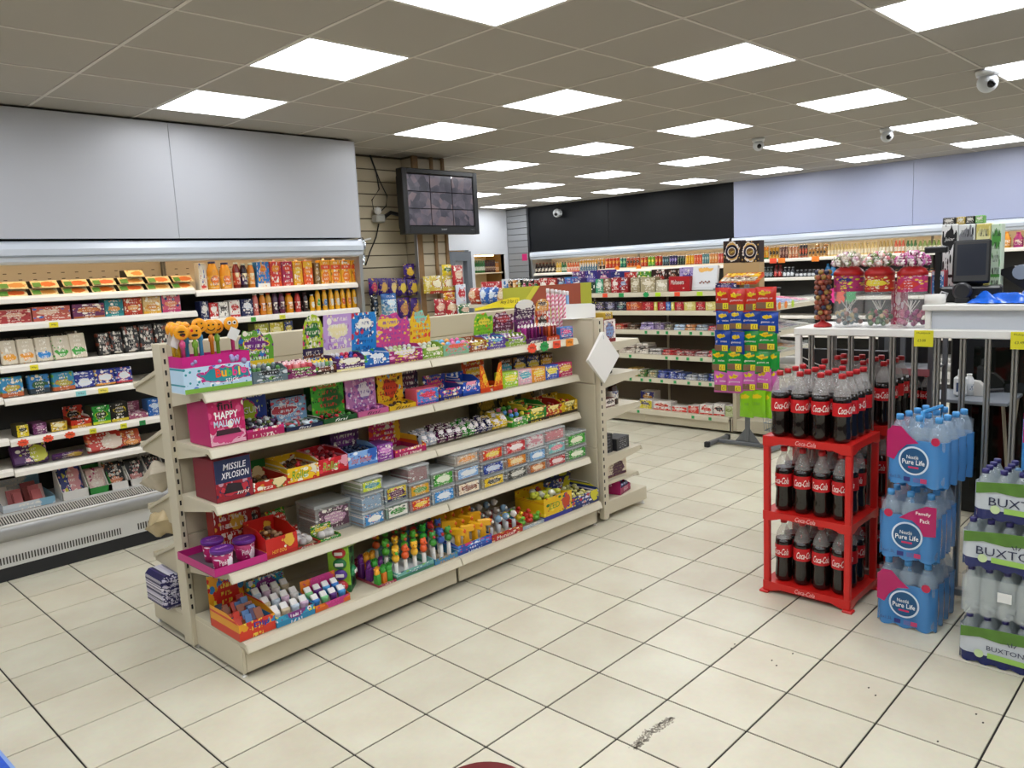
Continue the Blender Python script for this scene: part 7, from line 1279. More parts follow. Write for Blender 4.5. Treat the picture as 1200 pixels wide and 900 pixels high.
for x0, x1, n, yt, b_, e, lb in ((893, 905, 3, 313, '#1c2a24', '#8c98a0', 'black spirit bottle'), (906, 916, 2, 311, '#5c1c1c', '#c8302c', 'dark red spirit bottle'), (917, 930, 3, 313, '#20242c', '#e0e4e8', 'navy spirit bottle with silver cap'), (931, 965, 7, 316, '#14161a', '#d8dade', 'black wine bottle with white label'), (966, 978, 2, 309, '#2a6b9c', '#3a98d0', 'bright blue spirit bottle'), (979, 1035, 10, 316, '#18140f', '#d8d4c8', 'dark wine bottle'), (1036, 1100, 11, 315, '#1c1410', '#c8a070', 'brown wine bottle')): runb(r, x0, x1, n, yt, b_, e, pm(b_, e, ey=.3, ry=.25, txt=.2), 'wine_bottle', lb+' on the second board of the white bulkhead chiller', rad=.036)
for px, cl, lb in ((906, '#f0522f', 'vermilion'), (916, '#f2862a', 'light orange'), (955.5, '#f2862a', 'amber orange')): ticket(px, cl, lb+' price ticket on the top shelf edge of the white bulkhead chiller', 8.918, BB[0]-.02, .1, .07, False, 'x', None)
for px, cl, lb in ((974, '#e8328c', 'bright pink star ticket'), (985, '#f0522f', 'orange star ticket'), (996, '#1f9a52', 'green star ticket')): ticket(px, cl, lb+' on the third shelf edge of the white bulkhead chiller', 8.918, BB[2]+.02, .14, .16, True, 'x', None)
# ================================================================== cola racks
REDP = mat('#c81e1a', .35); COLA = mat('#120806', .08, coat=.4); NECK = mat('#cfcac6', .04, alpha=.30, coat=.5); CAPR = mat('#b81820', .4); LABR = mat('#c4141c', .35)
def make_rack(name, label, loc):
    t = thing(name, label, 'rack', loc); W, D = .43, .36          # W along Y, D along X ; origin at base centre
    for z0, z1 in ((.012, .06), (.384, .43), (.765, .815)):
        b = MB(); b.box(-D/2, D/2, -W/2, W/2, z1-.006, z1-.002)
        b.prism([(-W/2, z1), (W/2, z1), (W/2, z0), (W*.4, z0), (W*.3, z0+.014), (-W*.3, z0+.014), (-W*.4, z0), (-W/2, z0)], -D/2-.004, -D/2, 'x'); b.prism([(-W/2, z1), (W/2, z1), (W/2, z0), (W*.4, z0), (W*.3, z0+.014), (-W*.3, z0+.014), (-W*.4, z0), (-W/2, z0)], D/2, D/2+.004, 'x')
        for y in (-W/2-.004, W/2): b.prism([(-D/2, z1), (D/2, z1), (D/2, z0), (D*.38, z0), (D*.25, z0+.016), (-D*.25, z0+.016), (-D*.38, z0), (-D/2, z0)], y, y+.004, 'y')
        sh = obj('tier', b.mesh('tier', REDP), t); letters('Coca-Cola', sh, (-D/2-.0055, .0, (z0+z1)/2+.006), .10, .022, '#f0c8c4', rot=(0, 0, -math.pi/2), shear=.35)
    for sx in (-1, 1):
        for sy in (-1, 1):
            x, y = sx*(D/2-.012), sy*(W/2-.014)
            obj('post', MB().cbox(x-.014, x+.014, y-.016, y+.016, .0, .765, .005).mesh('post', REDP), t); obj('foot', MB().cbox(x-.022+sx*.008, x+.022+sx*.008, y-.024+sy*.008, y+.024+sy*.008, 0, .012, .003).mesh('foot', REDP), t)
    return t
make_rack('bottle_rack', 'red three-tier drinks rack in front of the counter bars', (2.358, -1.378, 0)); make_rack('bottle_rack', 'red three-tier drinks rack behind the counter bars', (2.86, -1.395, 0))
hB, rB = .325, .0425
prof = [(rB*.72, 0), (rB*.95, .012), (rB, .03), (rB*.93, .075), (rB*.90, .105), (rB*.99, .125), (rB, .13), (rB, .19), (rB*.98, .2), (rB*.92, .222)]
neck = [(rB*.92, .222), (rB*.86, .238), (rB*.72, .256), (rB*.5, .275), (rB*.34, .289), (rB*.32, .303)]
CB_ = thing('cola_bottle', '', 'bottle', (0, 0, 0)); obj('body', MB().lathe(prof, 18).mesh('body', COLA), CB_); obj('neck', MB().lathe(neck, 18, cap=False).mesh('neck', NECK), CB_)
obj('cap', MB().lathe([(.0165, .302), (.0165, .322), (.014, .325)], 14).mesh('cap', CAPR), CB_); lb_ = obj('label', MB().lathe([(rB*1.012, .128), (rB*1.012, .192)], 18, cap=False).mesh('label', LABR), CB_)
obj('script', text_mesh('Coca-Cola', .082, .034, mat('#f6efe8', .4), shear=.4, bend=rB*1.03, bold=.01), lb_, (0, 0, .158)); obj('script', text_mesh('Coca-Cola', .082, .034, mat('#f6efe8', .4), shear=.4, bend=rB*1.03, bold=.01), lb_, (0, 0, .158), (0, 0, math.pi))
first = True; rn = random.Random(5)
def cola(x, y, z, lb, group, sc=1.0):
    global first
    o = CB_ if first else copy_tree(CB_); first = False
    o.location = (x, y, z); o.rotation_euler = (0, 0, -1.2+rn.choice((-.75, -.35, 0, .3, .6))+rn.uniform(-.1, .1)); o['label'] = lb; o['group'] = group; o.scale = (sc,)*3
for (cx, cy, wh) in ((2.358, -1.378, 'rack in front of the bars'), (2.86, -1.395, 'rack behind the bars')):
    for z, nm, nx in ((.813, 'top', 4), (.428, 'middle', 3), (.058, 'lowest', 3)):
        if wh != 'rack in front of the bars' and nm != 'top': nx = 2
        for i in range(nx):
            for j in range(4):
                x = cx-.1325+.0885*i if nx == 4 else cx-.105+.1*i
                cola(x, cy-.1425+.095*j if nm != 'top' else cy-.151+.1005*j, z+.001, 'large cola bottle on the %s tier of the %s' % (nm, wh), 'cola bottles on the %s' % wh)
# ================================================================== shrink-wrapped water
def rrect(w, d, r, n=5):
    return [(sx*(w/2-r)+r*math.cos(a), sy*(d/2-r)+r*math.sin(a)) for sx, sy, a0 in ((1, 1, 0), (-1, 1, math.pi/2), (-1, -1, math.pi), (1, -1, 1.5*math.pi)) for a in [a0+k*math.pi/2/n for k in range(n+1)]]
def wallmesh(w, d, z0, z1, r, m_, bump=0.0, nb=3, nd=4):
    pts = rrect(w, d, r); b = MB(); P = []
    N = 72; L_ = []; tot = 0
    for i in range(len(pts)): a, c = pts[i], pts[(i+1) % len(pts)]; L_.append(math.dist(a, c)); tot += L_[-1]
    for k in range(N):
        s_ = tot*k/N; i = 0
        while s_ > L_[i]: s_ -= L_[i]; i += 1
        a, c = pts[i], pts[(i+1) % len(pts)]; f = s_/L_[i]; x, y = a[0]+(c[0]-a[0])*f, a[1]+(c[1]-a[1])*f
        sc = 1-bump*(abs(math.cos(math.pi*nb*(x/w+.5))) if abs(abs(y)-d/2) < .012 else abs(math.cos(math.pi*nd*(y/d+.5))))*0; P.append((x, y))
    n = 6
    for j in range(n+1):
        z = z0+(z1-z0)*j/n
        for k, (x, y) in enumerate(P):
            px = abs(math.sin(math.pi*nb*(x/w+.5))) if abs(abs(y)-d/2) < r*.6 else abs(math.sin(math.pi*nd*(y/d+.5)))
            dep = (1-px)*bump*(1.0 if j < 2 or j > 4 else .45); q = 1-dep/max(abs(x), abs(y), .05); b.v.append((x*q, y*q, z+(.012*(1-px) if j == 0 else 0)))
    for j in range(n):
        for k in range(N): b.face((j*N+k, j*N+(k+1) % N, (j+1)*N+(k+1) % N, (j+1)*N+k), 0, True)
    return b.mesh('film', m_)
WB = [(.032, .003), (.040, .02), (.0405, .06), (.038, .07), (.0405, .08), (.0405, .15), (.038, .16), (.040, .17), (.040, .2), (.034, .235), (.018, .275), (.014, .285)]
WBm = MB().lathe(WB, 12).mesh('bottle', mat('#b4cbe0', .05, alpha=.34, coat=.4)); WCm = MB().lathe([(.0155, .282), (.0155, .303), (.013, .306)], 10).mesh('cap', mat('#4f9ad8', .35))
FILM = mat('#458dd0', .10, alpha=.82, bump=.15, bscale=25); MAG = mat('#b41560', .25); 
def disc_mesh(r, m_, y, n=32): return MB().prism([(r*math.cos(2*math.pi*k/n), r*math.sin(2*math.pi*k/n)) for k in range(n)], y, y+.0006, 'y').mesh('disc', m_)
def water_pack(label, loc, rz, nb=3, nd=4, flip=False, text=True):
    t = thing('water_pack', label, 'bottled water', loc, rz); w, d = nb*.0815+.002, nd*.0865+.002
    for i in range(nb):
        for j in range(nd): b = obj('bottle', WBm, t, (-w/2+w*(i+.5)/nb, -d/2+d*(j+.5)/nd, .002)); obj('cap', WCm, b)
    obj('film', wallmesh(w+.004, d+.004, .0, .205, .035, FILM, .012, nb, nd), t)
    obj('shrink_top', wallmesh(w-.004, d-.004, .205, .268, .035, mat('#dfeaf4', .05, alpha=.13), .012, nb, nd), t)
    f = -d/2-.0032; lg = obj('round_logo', disc_mesh(.064, mat('#cfe0ee', .3), f-.0006), t, (.0, 0, .115)); obj('inner_disc', disc_mesh(.056, mat('#12507f', .3), f-.0013), lg)
    letters('Nestlé', lg, (-.004, f-.0022, .016), .05, .016, '#f4f6f8'); letters('Pure Life', lg, (0, f-.0022, -.006), .095, .022, '#f4f6f8', bold=.01); obj('red_arc', MB().box(-.022, .022, f-.0018, f-.0014, -.034, -.026).mesh('red_arc', mat('#c8285a', .4)), lg)
    if not flip: mp = [(-w*.47, .12), (-w*.47, .235), (-w*.38, .262), (-w*.22, .262), (-w*.08, .225), (w*.08, .195), (-w*.12, .185), (-w*.26, .15), (-w*.34, .11)]
    else: mp = [(w*.47, .13), (w*.47, .262), (w*.30, .262), (w*.02, .225), (-w*.14, .195), (w*.08, .19), (w*.2, .165), (w*.27, .125)]
    sw = obj('magenta_sweep', MB().prism(mp, f-.0012, f-.0004, 'y').mesh('magenta_sweep', MAG), t)
    if flip: letters('Family', sw, (w*.26, f-.002, .225), .06, .018, '#f8e8ee', bold=.01, rot=(0, -.0, 0)); letters('Pack', sw, (w*.29, f-.002, .195), .04, .018, '#f8e8ee', bold=.01)
    letters('6x1.5L', t, (-w*.3, f-.001, .035), .05, .014, '#1c3a6b')
    for k, (x, c_) in enumerate(((-.025, '#2a2f78'), (.015, '#5a6aa8'), (.045, '#b83a6b'))): obj('small_print', MB().box(x-.015, x+.012, f-.001, f-.0004, .02, .04).mesh('small_print', mat(c_, .4)), t)
    obj('red_dot', disc_mesh(.018, mat('#c01c4a', .3), f-.001), t, (w*.36 if not flip else -w*.32, 0, .21)); obj('carry_strap', MB().tube([(-.0, -d*.3, .25), (.0, -d*.28, .318), (.0, d*.28, .318), (.0, d*.3, .25)], .009, 6).mesh('carry_strap', mat('#4aa0e0', .25, alpha=.8)), t)
    return t
water_pack('blue shrink-wrapped water pack on the floor, lowest of its stack', (2.34, -1.838, .001), -math.pi/2); water_pack('blue shrink-wrapped family water pack in the middle of its stack', (2.34, -1.838, .322), -math.pi/2+.03, flip=True); water_pack('blue shrink-wrapped water pack on top of its stack against the bars', (2.335, -1.885, .668), -math.pi/2-.12)
# still water in green and white film
BFILM = pm('#ccd2d8', '#ccd2d8', '#2a3570', '#5a8a3a', '#e4e8ea', ey=2, b0=0, b1=.28, amt=.0, txt=0, rough=.25)
SBp = [(.024, 0), (.031, .01), (.031, .05), (.0295, .056), (.031, .062), (.031, .12), (.026, .15), (.013, .178), (.012, .184)]
SBm = MB().lathe(SBp, 10).mesh('bottle', mat('#cdd8da', .04, alpha=.34, coat=.4)); SCm = MB().lathe([(.0135, .182), (.0135, .198), (.011, .2)], 10).mesh('cap', mat('#2f2a6b', .35))
def buxton(label, loc, rz, kind):
    t = thing('water_pack', label, 'bottled water', loc, rz); nb, nd = 6, 4; w, d = nb*.0635, nd*.0635
    for i in range(nb):
        for j in range(nd): b = obj('bottle', SBm, t, (-w/2+w*(i+.5)/nb, -d/2+d*(j+.5)/nd, .001)); obj('cap', SCm, b)
    f = -d/2-.0035
    if kind == 'clear': obj('film', wallmesh(w+.003, d+.003, .0, .165, .03, mat('#dfe6e6', .1, alpha=.25), .008, nb, nd), t); obj('label_band', MB().box(-w*.15, -w*.02, f-.0008, f, .08, .12).mesh('label_band', mat('#e4e6e4', .4)), t); return t
    obj('film', wallmesh(w+.004, d+.004, .0, .15, .03, BFILM, .006, nb, nd), t)
    g0 = [(-w*.48, .105), (-w*.3, .118), (-w*.1, .11), (w*.15, .12), (w*.48, .108), (w*.48, .16), (w*.2, .168), (-w*.15, .162), (-w*.48, .15)]
    obj('green_hills', MB().prism(g0, f-.001, f-.0002, 'y').mesh('green_hills', mat('#55802f', .3, var=.35, bscale=18)), t)
    letters('BUXTON', t, (-w*.06, f-.0012, .078), w*.60 if kind == 'big' else w*.34, .034 if kind == 'big' else .02, '#232a4a'); 
    for a in (-.5, 0, .5): n = MB().box(-.0015, .0015, f-.0012, f-.0004, .105, .122); n.roty(0, a, 0, .09); obj('sun_ray', n.mesh('sun_ray', mat('#232a4a', .4)), t)
    obj('green_tag', MB().prism([(-w*.22, .035), (w*.45, .028), (w*.45, .05), (-w*.22, .057)], f-.0012, f-.0004, 'y').mesh('green_tag', mat('#9cc860', .4)), t); obj('round_tag', disc_mesh(.017, mat('#c8dca8', .4), f-.0016), t, (-w*.3, 0, .047))
    return t
by = -2.095-.19; bx = 2.02+.127
buxton('green and white water pack on the floor beside the blue packs', (bx, by, .001), -math.pi/2, 'small'); buxton('clear wrapped water pack between two printed ones', (bx, by, .204), -math.pi/2, 'clear'); buxton('printed still water pack above the clear one', (bx, by, .407), -math.pi/2, 'big'); buxton('printed still water pack on top of the stack with blue navy band', (bx+.01, by-.035, .612), -math.pi/2, 'big')
buxton('green and white water pack on the floor against the counter bars', (2.425, -2.30, .001), -math.pi/2, 'small'); buxton('green and white water pack above the floor one at the counter bars', (2.425, -2.30, .204), -math.pi/2, 'small'); water_pack('blue water pack half hidden behind the green and white stack', (2.43, -2.27, .408), -math.pi/2, nd=3); water_pack('blue water pack resting on the green and white stack', (2.14, -2.40, .816), -math.pi/2, nd=2)
# ================================================================== till counter contents
LR_ = Rack('x', KX+.012, RZT)
RB_ = mat('#b31c1c', .35)
def lolly_jar(x0, x1, ybot, label, bcols, hcols, lab):
    c, w = LR_.span(x0, x1); r = w*.47; X = KX+.02+r; zt = solz(322, X, c)-RZT; X += .03; t = thing('lollipop_jar', label, 'jar', (X, c, RZT+.001), -math.pi/2)
    obj('jar', MB().lathe([(r*.92, 0), (r, .008), (r, zt), (r*.9, zt+.006)], 20, cap=False).mesh('jar', CLEAR), t); obj('base', MB().lathe([(r*.9, .0005), (r*.9, .004)], 20).mesh('base', FROST), t)
    obj('label_band', MB().lathe([(r*1.01, zt*.68), (r*1.01, zt*.98)], 20, cap=False).mesh('label_band', lab), t); obj('lid', MB().lathe([(r*1.03, zt*.98), (r*1.03, zt+.012), (r*.8, zt+.03), (r*.55, zt+.04), (.0001, zt+.042)], 20).mesh('lid', RB_), t)
    b = MB(); rn = random.Random(int(x0)); k = len(bcols)
    for q in range(40): a = rn.uniform(0, 6.28); rr = r*.82*math.sqrt(rn.random()); b.ball((rr*math.cos(a), rr*math.sin(a), .016+rn.random()*zt*.25), .013, rn.randrange(k), 7, 5)
    for q in range(7): a = rn.uniform(0, 6.28); b.tube([(r*.6*math.cos(a), r*.6*math.sin(a), .03), (-r*.5*math.cos(a+.5), -r*.5*math.sin(a+.5), zt*.5)], .0022, 5, k)
    tag(obj('loose_lollipops', b.mesh('loose_lollipops', [mat(c_, .3) for c_ in bcols]+[WHITEP]), t), None, kind='stuff')
    n = 0
    for ring, rr, zz in ((9, .95, .075), (7, .62, .09), (4, .3, .10), (10, 1.0, .058)):
        for q in range(ring):
            a = 6.283*q/ring+ring; L_ = MB().tube([(rr*r*.42*math.cos(a), rr*r*.42*math.sin(a), zt+.03), (rr*r*math.cos(a), rr*r*math.sin(a), zt+zz)], .002, 5, 1).ball((rr*r*math.cos(a), rr*r*math.sin(a), zt+zz), .0175, 0, 9, 6); obj('lollipop', L_.mesh('lollipop', [hp(hcols[n % len(hcols)], '#f0e8e8', spk='#5a2a34', scale=3, amt=.5), WHITEP]), t); n += 1
lolly_jar(967, 1002.5, 384, 'clear lollipop jar with purple and yellow label and pastel lollipops in its red lid', ['#8a9ca0', '#c8b890', '#b08a80', '#7a8a8c'], ['#c8a0b0', '#b0a890', '#8a9a6a', '#c0b0a0'], pm('#b8407c', '#2a2f80', '#b83a78', '#c8c83a', '#e8d84a', ex=.5, ey=.75, rx=.25, ry=.1, amt=.35, txt=.2))
lolly_jar(1003.5, 1039, 384, 'clear lollipop jar with red lid and green and pink lollipops', ['#5a7a4a', '#b0606c', '#c8a880', '#3a5a34'], ['#c87a84', '#8a9a5a', '#d8a8a0', '#5a7a44'], pm('#c8483a', '#e8d84a', '#b83028', '#f0e4d0', '#e8e0c8', ex=.5, ey=.55, rx=.36, ry=.2, amt=.3, txt=.3))
lolly_jar(1041.5, 1078.5, 384, 'clear lollipop jar with magenta lollipops nearest the till', ['#a8387c', '#c8708c', '#8c2a68'], ['#a8307c', '#b84a90', '#98286c', '#c070a8'], pm('#c8407c', '#d8483a', '#c83a74', '#e8c85a', '#f0e0e8', ex=.5, ey=.45, rx=.3, ry=.25, amt=.3, txt=.3))
c, w = LR_.span(951, 966); t = thing('lollipop_tree', 'red based lollipop tree studded with brown and navy round lollies', 'display stand', (KX+.075, c, RZT+.001)); zt = solz(314, KX+.075, c)-RZT
obj('base', MB().lathe([(.045, 0), (.045, .012), (.012, .03), (.010, zt*.9)], 16).mesh('base', RB_), t); n = 0
for k in range(10):
    for q in range(7): a = q*.8976+k*.45; z = .05+(zt-.06)*k/9.5; obj('lolly', MB().ball((.032*math.cos(a), .032*math.sin(a), z), .0135, 0, 8, 6).mesh('lolly', mat(('#8c4a34', '#a8583c', '#2f3048', '#7a3a2c', '#9c7a3a')[(k*3+q*2) % 5], .35)), t)
carton(LR_, 1024, 1041, 332, .05, hp('#b02a5c', '#f0e0e8', rx=.2), '#98244f', 'sweet_carton', 'dark pink carton standing behind the lollipop jars', back=.24)
TR = Rack('x', KX+.10, ztop)
carton(TR, 1083, 1099, 318, .06, pm('#5a90c8', '#e8f0f4', '#d8e4ec', '#c8488c', '#e8f0f4', ex=.4, ey=.2, rx=.15, ry=.2, b0=.86, b1=1.01), '#d84a5c', 'gum_carton', 'blue and white carton with red corners at the counter end', back=.1, text=[('BAKED', .5, .75, .6, .09, '#f4f6f8', {})])
# till
cY = sol(1134, KX+.18, ztop+.15, 1); t = thing('till', 'black touchscreen till on the raised white counter', 'till', (KX+.25, cY, ztop+.001), -1.40); BK = mat('#121315', .35); yl_, yr_ = sol(1112, KX+.15, ztop+.2, 1), sol(1156, KX+.15, ztop+.2, 1); sw_ = abs(yl_-yr_)
zm0 = solz(333, KX+.15, cY)-ztop; zm1 = solz(281, KX+.15, cY)-ztop
b = MB().cbox(-sw_/2, sw_/2, -.02, .02, 0, zm1-zm0, .008); b.rotx(0, -.2); obj('monitor', b.mesh('monitor', BK), t, (.0, -.04, zm0)); b = MB().box(-sw_/2+.018, sw_/2-.018, -.0215, -.020, .035, zm1-zm0-.022); b.rotx(0, -.2); obj('screen', b.mesh('screen', mat('#2a2e38', .12)), t, (.0, -.04, zm0))
obj('base_unit', MB().cbox(-.13, .13, -.06, .09, 0, .075, .01).mesh('base_unit', BK), t); obj('neck', MB().cbox(-.05, .05, -.01, .04, .07, zm0+.06, .01).mesh('neck', BK), t)
obj('pole', MB().cbox(-.155, -.125, -.03, .01, 0, solz(287, KX+.18, cY)-ztop-.02, .005).mesh('pole', BK), t); obj('pole_head', MB().cbox(-.20, -.10, -.05, .02, solz(295, KX+.18, cY)-ztop, solz(287, KX+.18, cY)-ztop, .006).mesh('pole_head', BK), t)
s_ = obj('scanner', MB().lathe([(.0, -.03), (.034, -.03), (.042, .0), (.042, .02), (.03, .03)], 20).rotx(0, math.pi/2).mesh('scanner', mat('#2a2a2c', .3)), t, (-.03, -.09, .055)); obj('scanner_glass', MB().lathe([(.031, 0), (.0001, .002)], 18).rotx(0, math.pi/2).mesh('scanner_glass', mat('#2a0c0c', .08)), s_, (0, -.022, 0)); obj('scanner_foot', MB().cbox(-.03, .03, -.03, .03, -.055, -.03, .006).mesh('scanner_foot', BK), s_)
obj('cable', MB().tube([(-.11, -.07, .01), (-.13, -.09, .03), (-.115, -.10, .055), (-.09, -.09, .045), (-.10, -.08, .02)], .004, 6).mesh('cable', mat('#c8c8ca', .4)), t); obj('receipt_slot', MB().cbox(.02, .10, -.075, -.058, .004, .03, .003).mesh('receipt_slot', mat('#3a3c40', .4)), t)
# stacked vape boxes behind the till
VR = Rack('x', KX+.36, ztop)
vb = thing('box_stack_stand', 'black and white stand of small boxes behind the till', 'display stand'); 
for x0, x1, yb, yt, b_, e, lb in ((1101, 1120, 357, 263, '#e4e6e4', '#15171a', 'tall white and black display carton behind the till pole'), (1120.5, 1140, 357, 263, '#dfe2e0', '#8a8c90', 'tall white display carton with black bottles picture'), (1141, 1158, 357, 262, '#d8cc7a', '#e8e4b0', 'tall pale yellow display carton behind the till'), (1158.5, 1171, 357, 262, '#cfe0c8', '#5aa04a', 'tall pale green display carton behind the till')): carton(VR, x0, x1, yt, .07, pm(b_, e, e, e, '#2a2c30', ex=.5, ey=.8, rx=.42, ry=.1, b0=.3, b1=.34, amt=.12, txt=.7), b_, 'display_carton', lb, 'box', text=[('Juicer', .5, .8, .6, .06, '#f0f0ee', dict(shear=.3))] if x0 == 1101 else None)
bpy.data.objects.remove(vb)
for x0, x1, b_, lb in ((1101, 1116, '#1c1e20', 'black'), (1117, 1127, '#b8a04a', 'gold'), (1127.5, 1138, '#20241f', 'dark green'), (1138.5, 1149, '#6fb05a', 'light green')):
    c, w = VR.span(x0, x1); o = single('vape_box', m_box(w*.96, .05, .038, pm(b_, '#d8d8d0', amt=.1, txt=.8), mat(b_, .5)), lb+' small box on top of the tall display cartons', 'box'); o.location = (KX+.36+.035, c, ztop+VR.h(263 if x0 < 1141 else 262, 1101, 1171)+.004); o.rotation_euler = (0, 0, -math.pi/2)
t = thing('plastic_bag', 'crumpled blue plastic bag on the white counter', 'bag', (KX+.15, sol(1192, KX+.2, ztop, 1), ztop+.001)); rn = random.Random(2)
obj('bag', MB().grid(lambda u, v: (.12*(v-.5)*2+.01*math.sin(u*17), -.17*(u-.5)*2, .004+.085*math.sin(math.pi*v)**.8*(.55+.25*math.sin(u*9+1)+.2*math.sin(u*21+v*11))*math.sin(math.pi*min(1, max(0.001, u)))**.5), 30, 14).mesh('bag', mat('#1f62d0', .2, bump=.5, bscale=30)), t)
t = thing('card_machine', 'black curved till printer beside the blue bag', 'till', (KX+.42, sol(1193, KX+.42, ztop+.1, 1), ztop+.001), -math.pi/2); obj('arm', MB().tube([(.09, 0, .0), (.05, 0, .07), (.06, 0, .16), (.13, 0, .21)], [.04, .035, .03, .02], 10).mesh('arm', BK), t); obj('wedge', MB().prism([(-.09, .14), (-.01, .08), (.10, .001), (.12, .09), (-.01, .16)], -.05, .05, 'y').mesh('wedge', BK), t); obj('roll', MB().tube([(.02, -.055, .13), (.02, .055, .13)], .035, 14).mesh('roll', mat('#8a94a0', .4)), t); obj('upright', MB().cbox(.12, .16, -.03, .03, 0, .26, .006).mesh('upright', BK), t)
o = single('paper_roll', MB().lathe([(.02, 0), (.045, 0), (.045, .045), (.02, .045)], 20).mesh('paper_roll', mat('#e8e6e0', .7)), 'white paper roll at the counter corner', 'paper'); o.location = (KX+.07, sol(1086, KX+.1, ztop, 1)-.045, ztop+.001)
for px, s_ in ((1082.5, '£3.00'), (1197.5, '£3.49')):
    y = sol(px, KX-.004, 1.29, 1); t = thing('price_card', 'yellow handwritten price card hung on the counter rail '+('beside the raised top' if px < 1100 else 'above the green and white packs'), 'price ticket', (KX-.004, y, 1.235), -math.pi/2); obj('card', MB().box(-.042, .042, -.0012, 0, 0, .078).mesh('card', mat('#e4dc24', .6)), t); letters('Multipack', t, (0, -.002, .064), .06, .010, '#2a2a1c'); letters(s_, t, (-.008, -.002, .03), .035, .012, '#2a2a1c')
# behind the bars: wire drinks rack, folding table, dark fridge
wx = 3.34; y0, y1 = sol(1038, wx, .9, 1), sol(1089, wx, .9, 1); t = thing('wire_drinks_rack', 'grey metal drinks rack seen through the counter bars', 'rack', (wx+.15, (y0+y1)/2, 0)); GM = mat('#6c6e72', .4, .5); wW = abs(y0-y1)
for sx in (-.14, .14):
    for sy in (-1, 1): obj('post', MB().box(sx-.012, sx+.012, sy*wW/2-.012, sy*wW/2+.012, 0, 1.22).mesh('post', GM), t)
for z in (.2, .46, .74, 1.02): obj('wire_shelf', MB().box(-.14, .14, -wW/2, wW/2, z-.008, z).mesh('wire_shelf', GM), t); obj('price_strip', MB().box(-.158, -.153, -wW/2, wW/2, z-.035, z+.005).mesh('price_strip', mat('#a8626a', .5)), t)
for z in (.46, .74): 
    for k in range(3): cola(wx+.15, y1+.06+k*(wW-.12)/2, z+.001, 'cola bottle on the grey metal rack behind the bars', 'cola bottles on the grey rack', .72)
tx = 3.86; tY = sol(1135, tx, .95, 1); tz = solz(463, tx, tY); t = thing('folding_table', 'small folding table with blue edge behind the bars', 'table', (tx, tY-.03, 0))
obj('top', MB().cbox(-.2, .2, -.22, .22, tz-.02, tz, .004).mesh('top', mat('#7c828a', .4)), t); 
for sy in (-1, 1): obj('leg', MB().tube([(-.16, sy*.2, .0), (.16, sy*.2, tz-.02)], .01, 6).mesh('leg', mat('#b8b0a4', .4, .6)), t); obj('leg', MB().tube([(.16, sy*.19, .0), (-.16, sy*.19, tz-.02)], .01, 6).mesh('leg', mat('#b8b0a4', .4, .6)), t)
o = single('cleaner_bottle', MB().cbox(-.035, .035, -.025, .025, 0, .12, .012).lathe([(.02, .12), (.014, .135), (.014, .16), (.012, .165)], 10).box(-.022, .022, -.0262, -.025, .03, .085, 1).mesh('cleaner_bottle', [mat('#e4e6e6', .4), mat('#3a4a6b', .5)]), 'white cleaner bottle on the folding table', 'bottle'); o.location = (tx-.06, sol(1125, tx-.06, tz, 1), tz+.001); o.rotation_euler = (0, 0, -1.3)
o = single('spare_bottle', m_bottle(.03, .13, .013, mat('#d8dadb', .3), mat('#e8e8e6', .4), pm('#d8dce0', '#8a98b0')), 'short white bottle next to the cleaner bottle', 'bottle'); o.location = (tx, sol(1131, tx, tz, 1)-.02, tz+.001)
o = single('iron_tool', MB().prism([(-.06, 0), (.05, 0), (.06, .03), (.0, .085), (-.05, .09)], -.03, .03, 'y').tube([(-.02, 0, .02), (.13, 0, .04)], .012, 8, 1).mesh('iron_tool', [mat('#d4d2cc', .4), mat('#26262a', .5)]), 'white wedge shaped hand tool on the folding table', 'tool'); o.location = (tx+.02, sol(1147, tx+.02, tz, 1), tz+.001); o.rotation_euler = (0, 0, -1.57)
ff = thing('dark_fridge', 'low black glass fronted fridge behind the till', 'fridge', (4.35, -2.55, 0)); obj('cabinet', MB().cbox(-.25, .3, -1.2, 1.05, 0, 1.2, .01).mesh('cabinet', mat('#101012', .3)), ff)
for k in range(3):
    y = -1.15+k*.72; d_ = obj('door', MB().box(-.275, -.255, y, y+.68, .08, 1.15).mesh('door', mat('#1a1c1e', .3)), ff); obj('glass', MB().box(-.279, -.276, y+.06, y+.62, .16, 1.08).mesh('glass', mat('#10130f', .06)), d_); obj('handle', MB().tube([(-.30, y+.03, .4), (-.30, y+.03, .8)], .01, 8).mesh('handle', mat('#3a3c40', .3, .7)), d_)
cyA, cyB = sol(940, KX+.49, 1.05, 1), sol(1022, KX+.49, 1.05, 1)
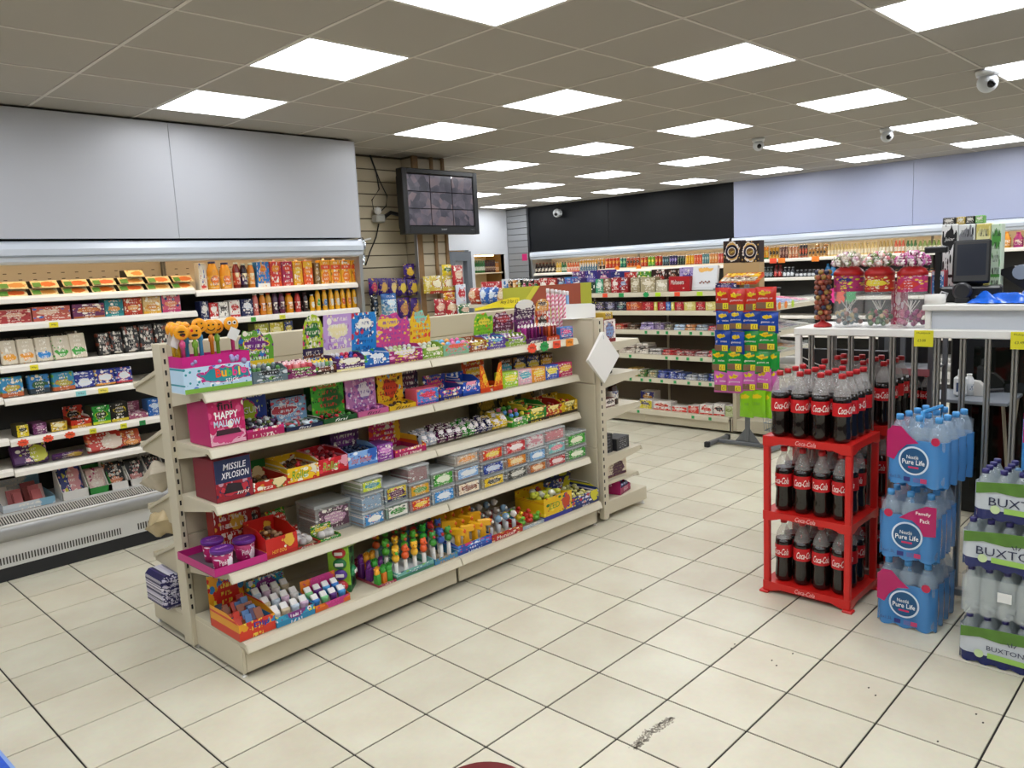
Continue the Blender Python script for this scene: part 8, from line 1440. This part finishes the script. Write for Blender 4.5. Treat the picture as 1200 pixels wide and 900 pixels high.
t = thing('cable_loops', 'pale cables sagging over the black panel behind the bars', 'cable', (KX+.49, -1.1, 0))
for k in range(3): obj('cable', MB().tube([(-.004-.004*k, cyA+1.1+(cyB-cyA)*u, 1.10-.03*k-.10*math.sin(math.pi*u)*(.6+.2*k)) for u in [q/14 for q in range(15)]], .003, 5).mesh('cable', mat('#c8c4be', .5)), t)
# ================================================================== odds and ends on the floor
def fp(px, py): k = (px-600)/F_PX; l = (py-450)/F_PX; d = FWD+k*RGT+l*DWN; return CAM+d*(-CAM.z/d.z)
p0 = fp(568, 893); rs = .16; o = single('floor_sticker', MB().lathe([(rs, 0), (rs, .0012), (.0001, .0013)], 40).mesh('floor_sticker', mat('#7a1f22', .5)), 'round dark red sticker on the cream floor', 'sticker'); o.location = (p0.x-rs*.72, p0.y-rs*.69, .0003)
a, b_ = fp(0, 880), fp(17, 900); dd = (b_-a).normalized(); nn = Vector((-dd.y, dd.x, 0)); nn = nn if nn.x < 0 else -nn
q = [a-dd*.25, b_+dd*.25, b_+dd*.25+nn*.3, a-dd*.25+nn*.3]; t = thing('floor_mat', 'bright blue mat with pale edge on the floor at the aisle mouth', 'mat', (a.x, a.y, 0)); obj('mat', MB().prism([(v.x-a.x, v.y-a.y) for v in q], .0003, .006, 'z').mesh('mat', mat('#1f55c8', .6, var=.3, bscale=60)), t)
q2 = [a-dd*.25, b_+dd*.25, b_+dd*.25+nn*.012, a-dd*.25+nn*.012]; obj('edge', MB().prism([(v.x-a.x, v.y-a.y) for v in q2], .006, .0072, 'z').mesh('edge', mat('#8aa8e0', .6)), t)
yy = sol(614.5, 8.915, 1.95, 1); o = single('price_ticket', MB().cbox(-.06, .06, -.001, 0, -.06, .06, .0004).mesh('price_ticket', mat('#c8186c', .6)), 'magenta paper ticket on the grey slatted wall beside the charcoal bulkhead', 'price ticket'); o.location = (8.919, max(yy, 6.51), solz(301.5, 8.92, max(yy, 6.51))); o.rotation_euler = (0, 0, -math.pi/2)
bpy.context.view_layer.update()
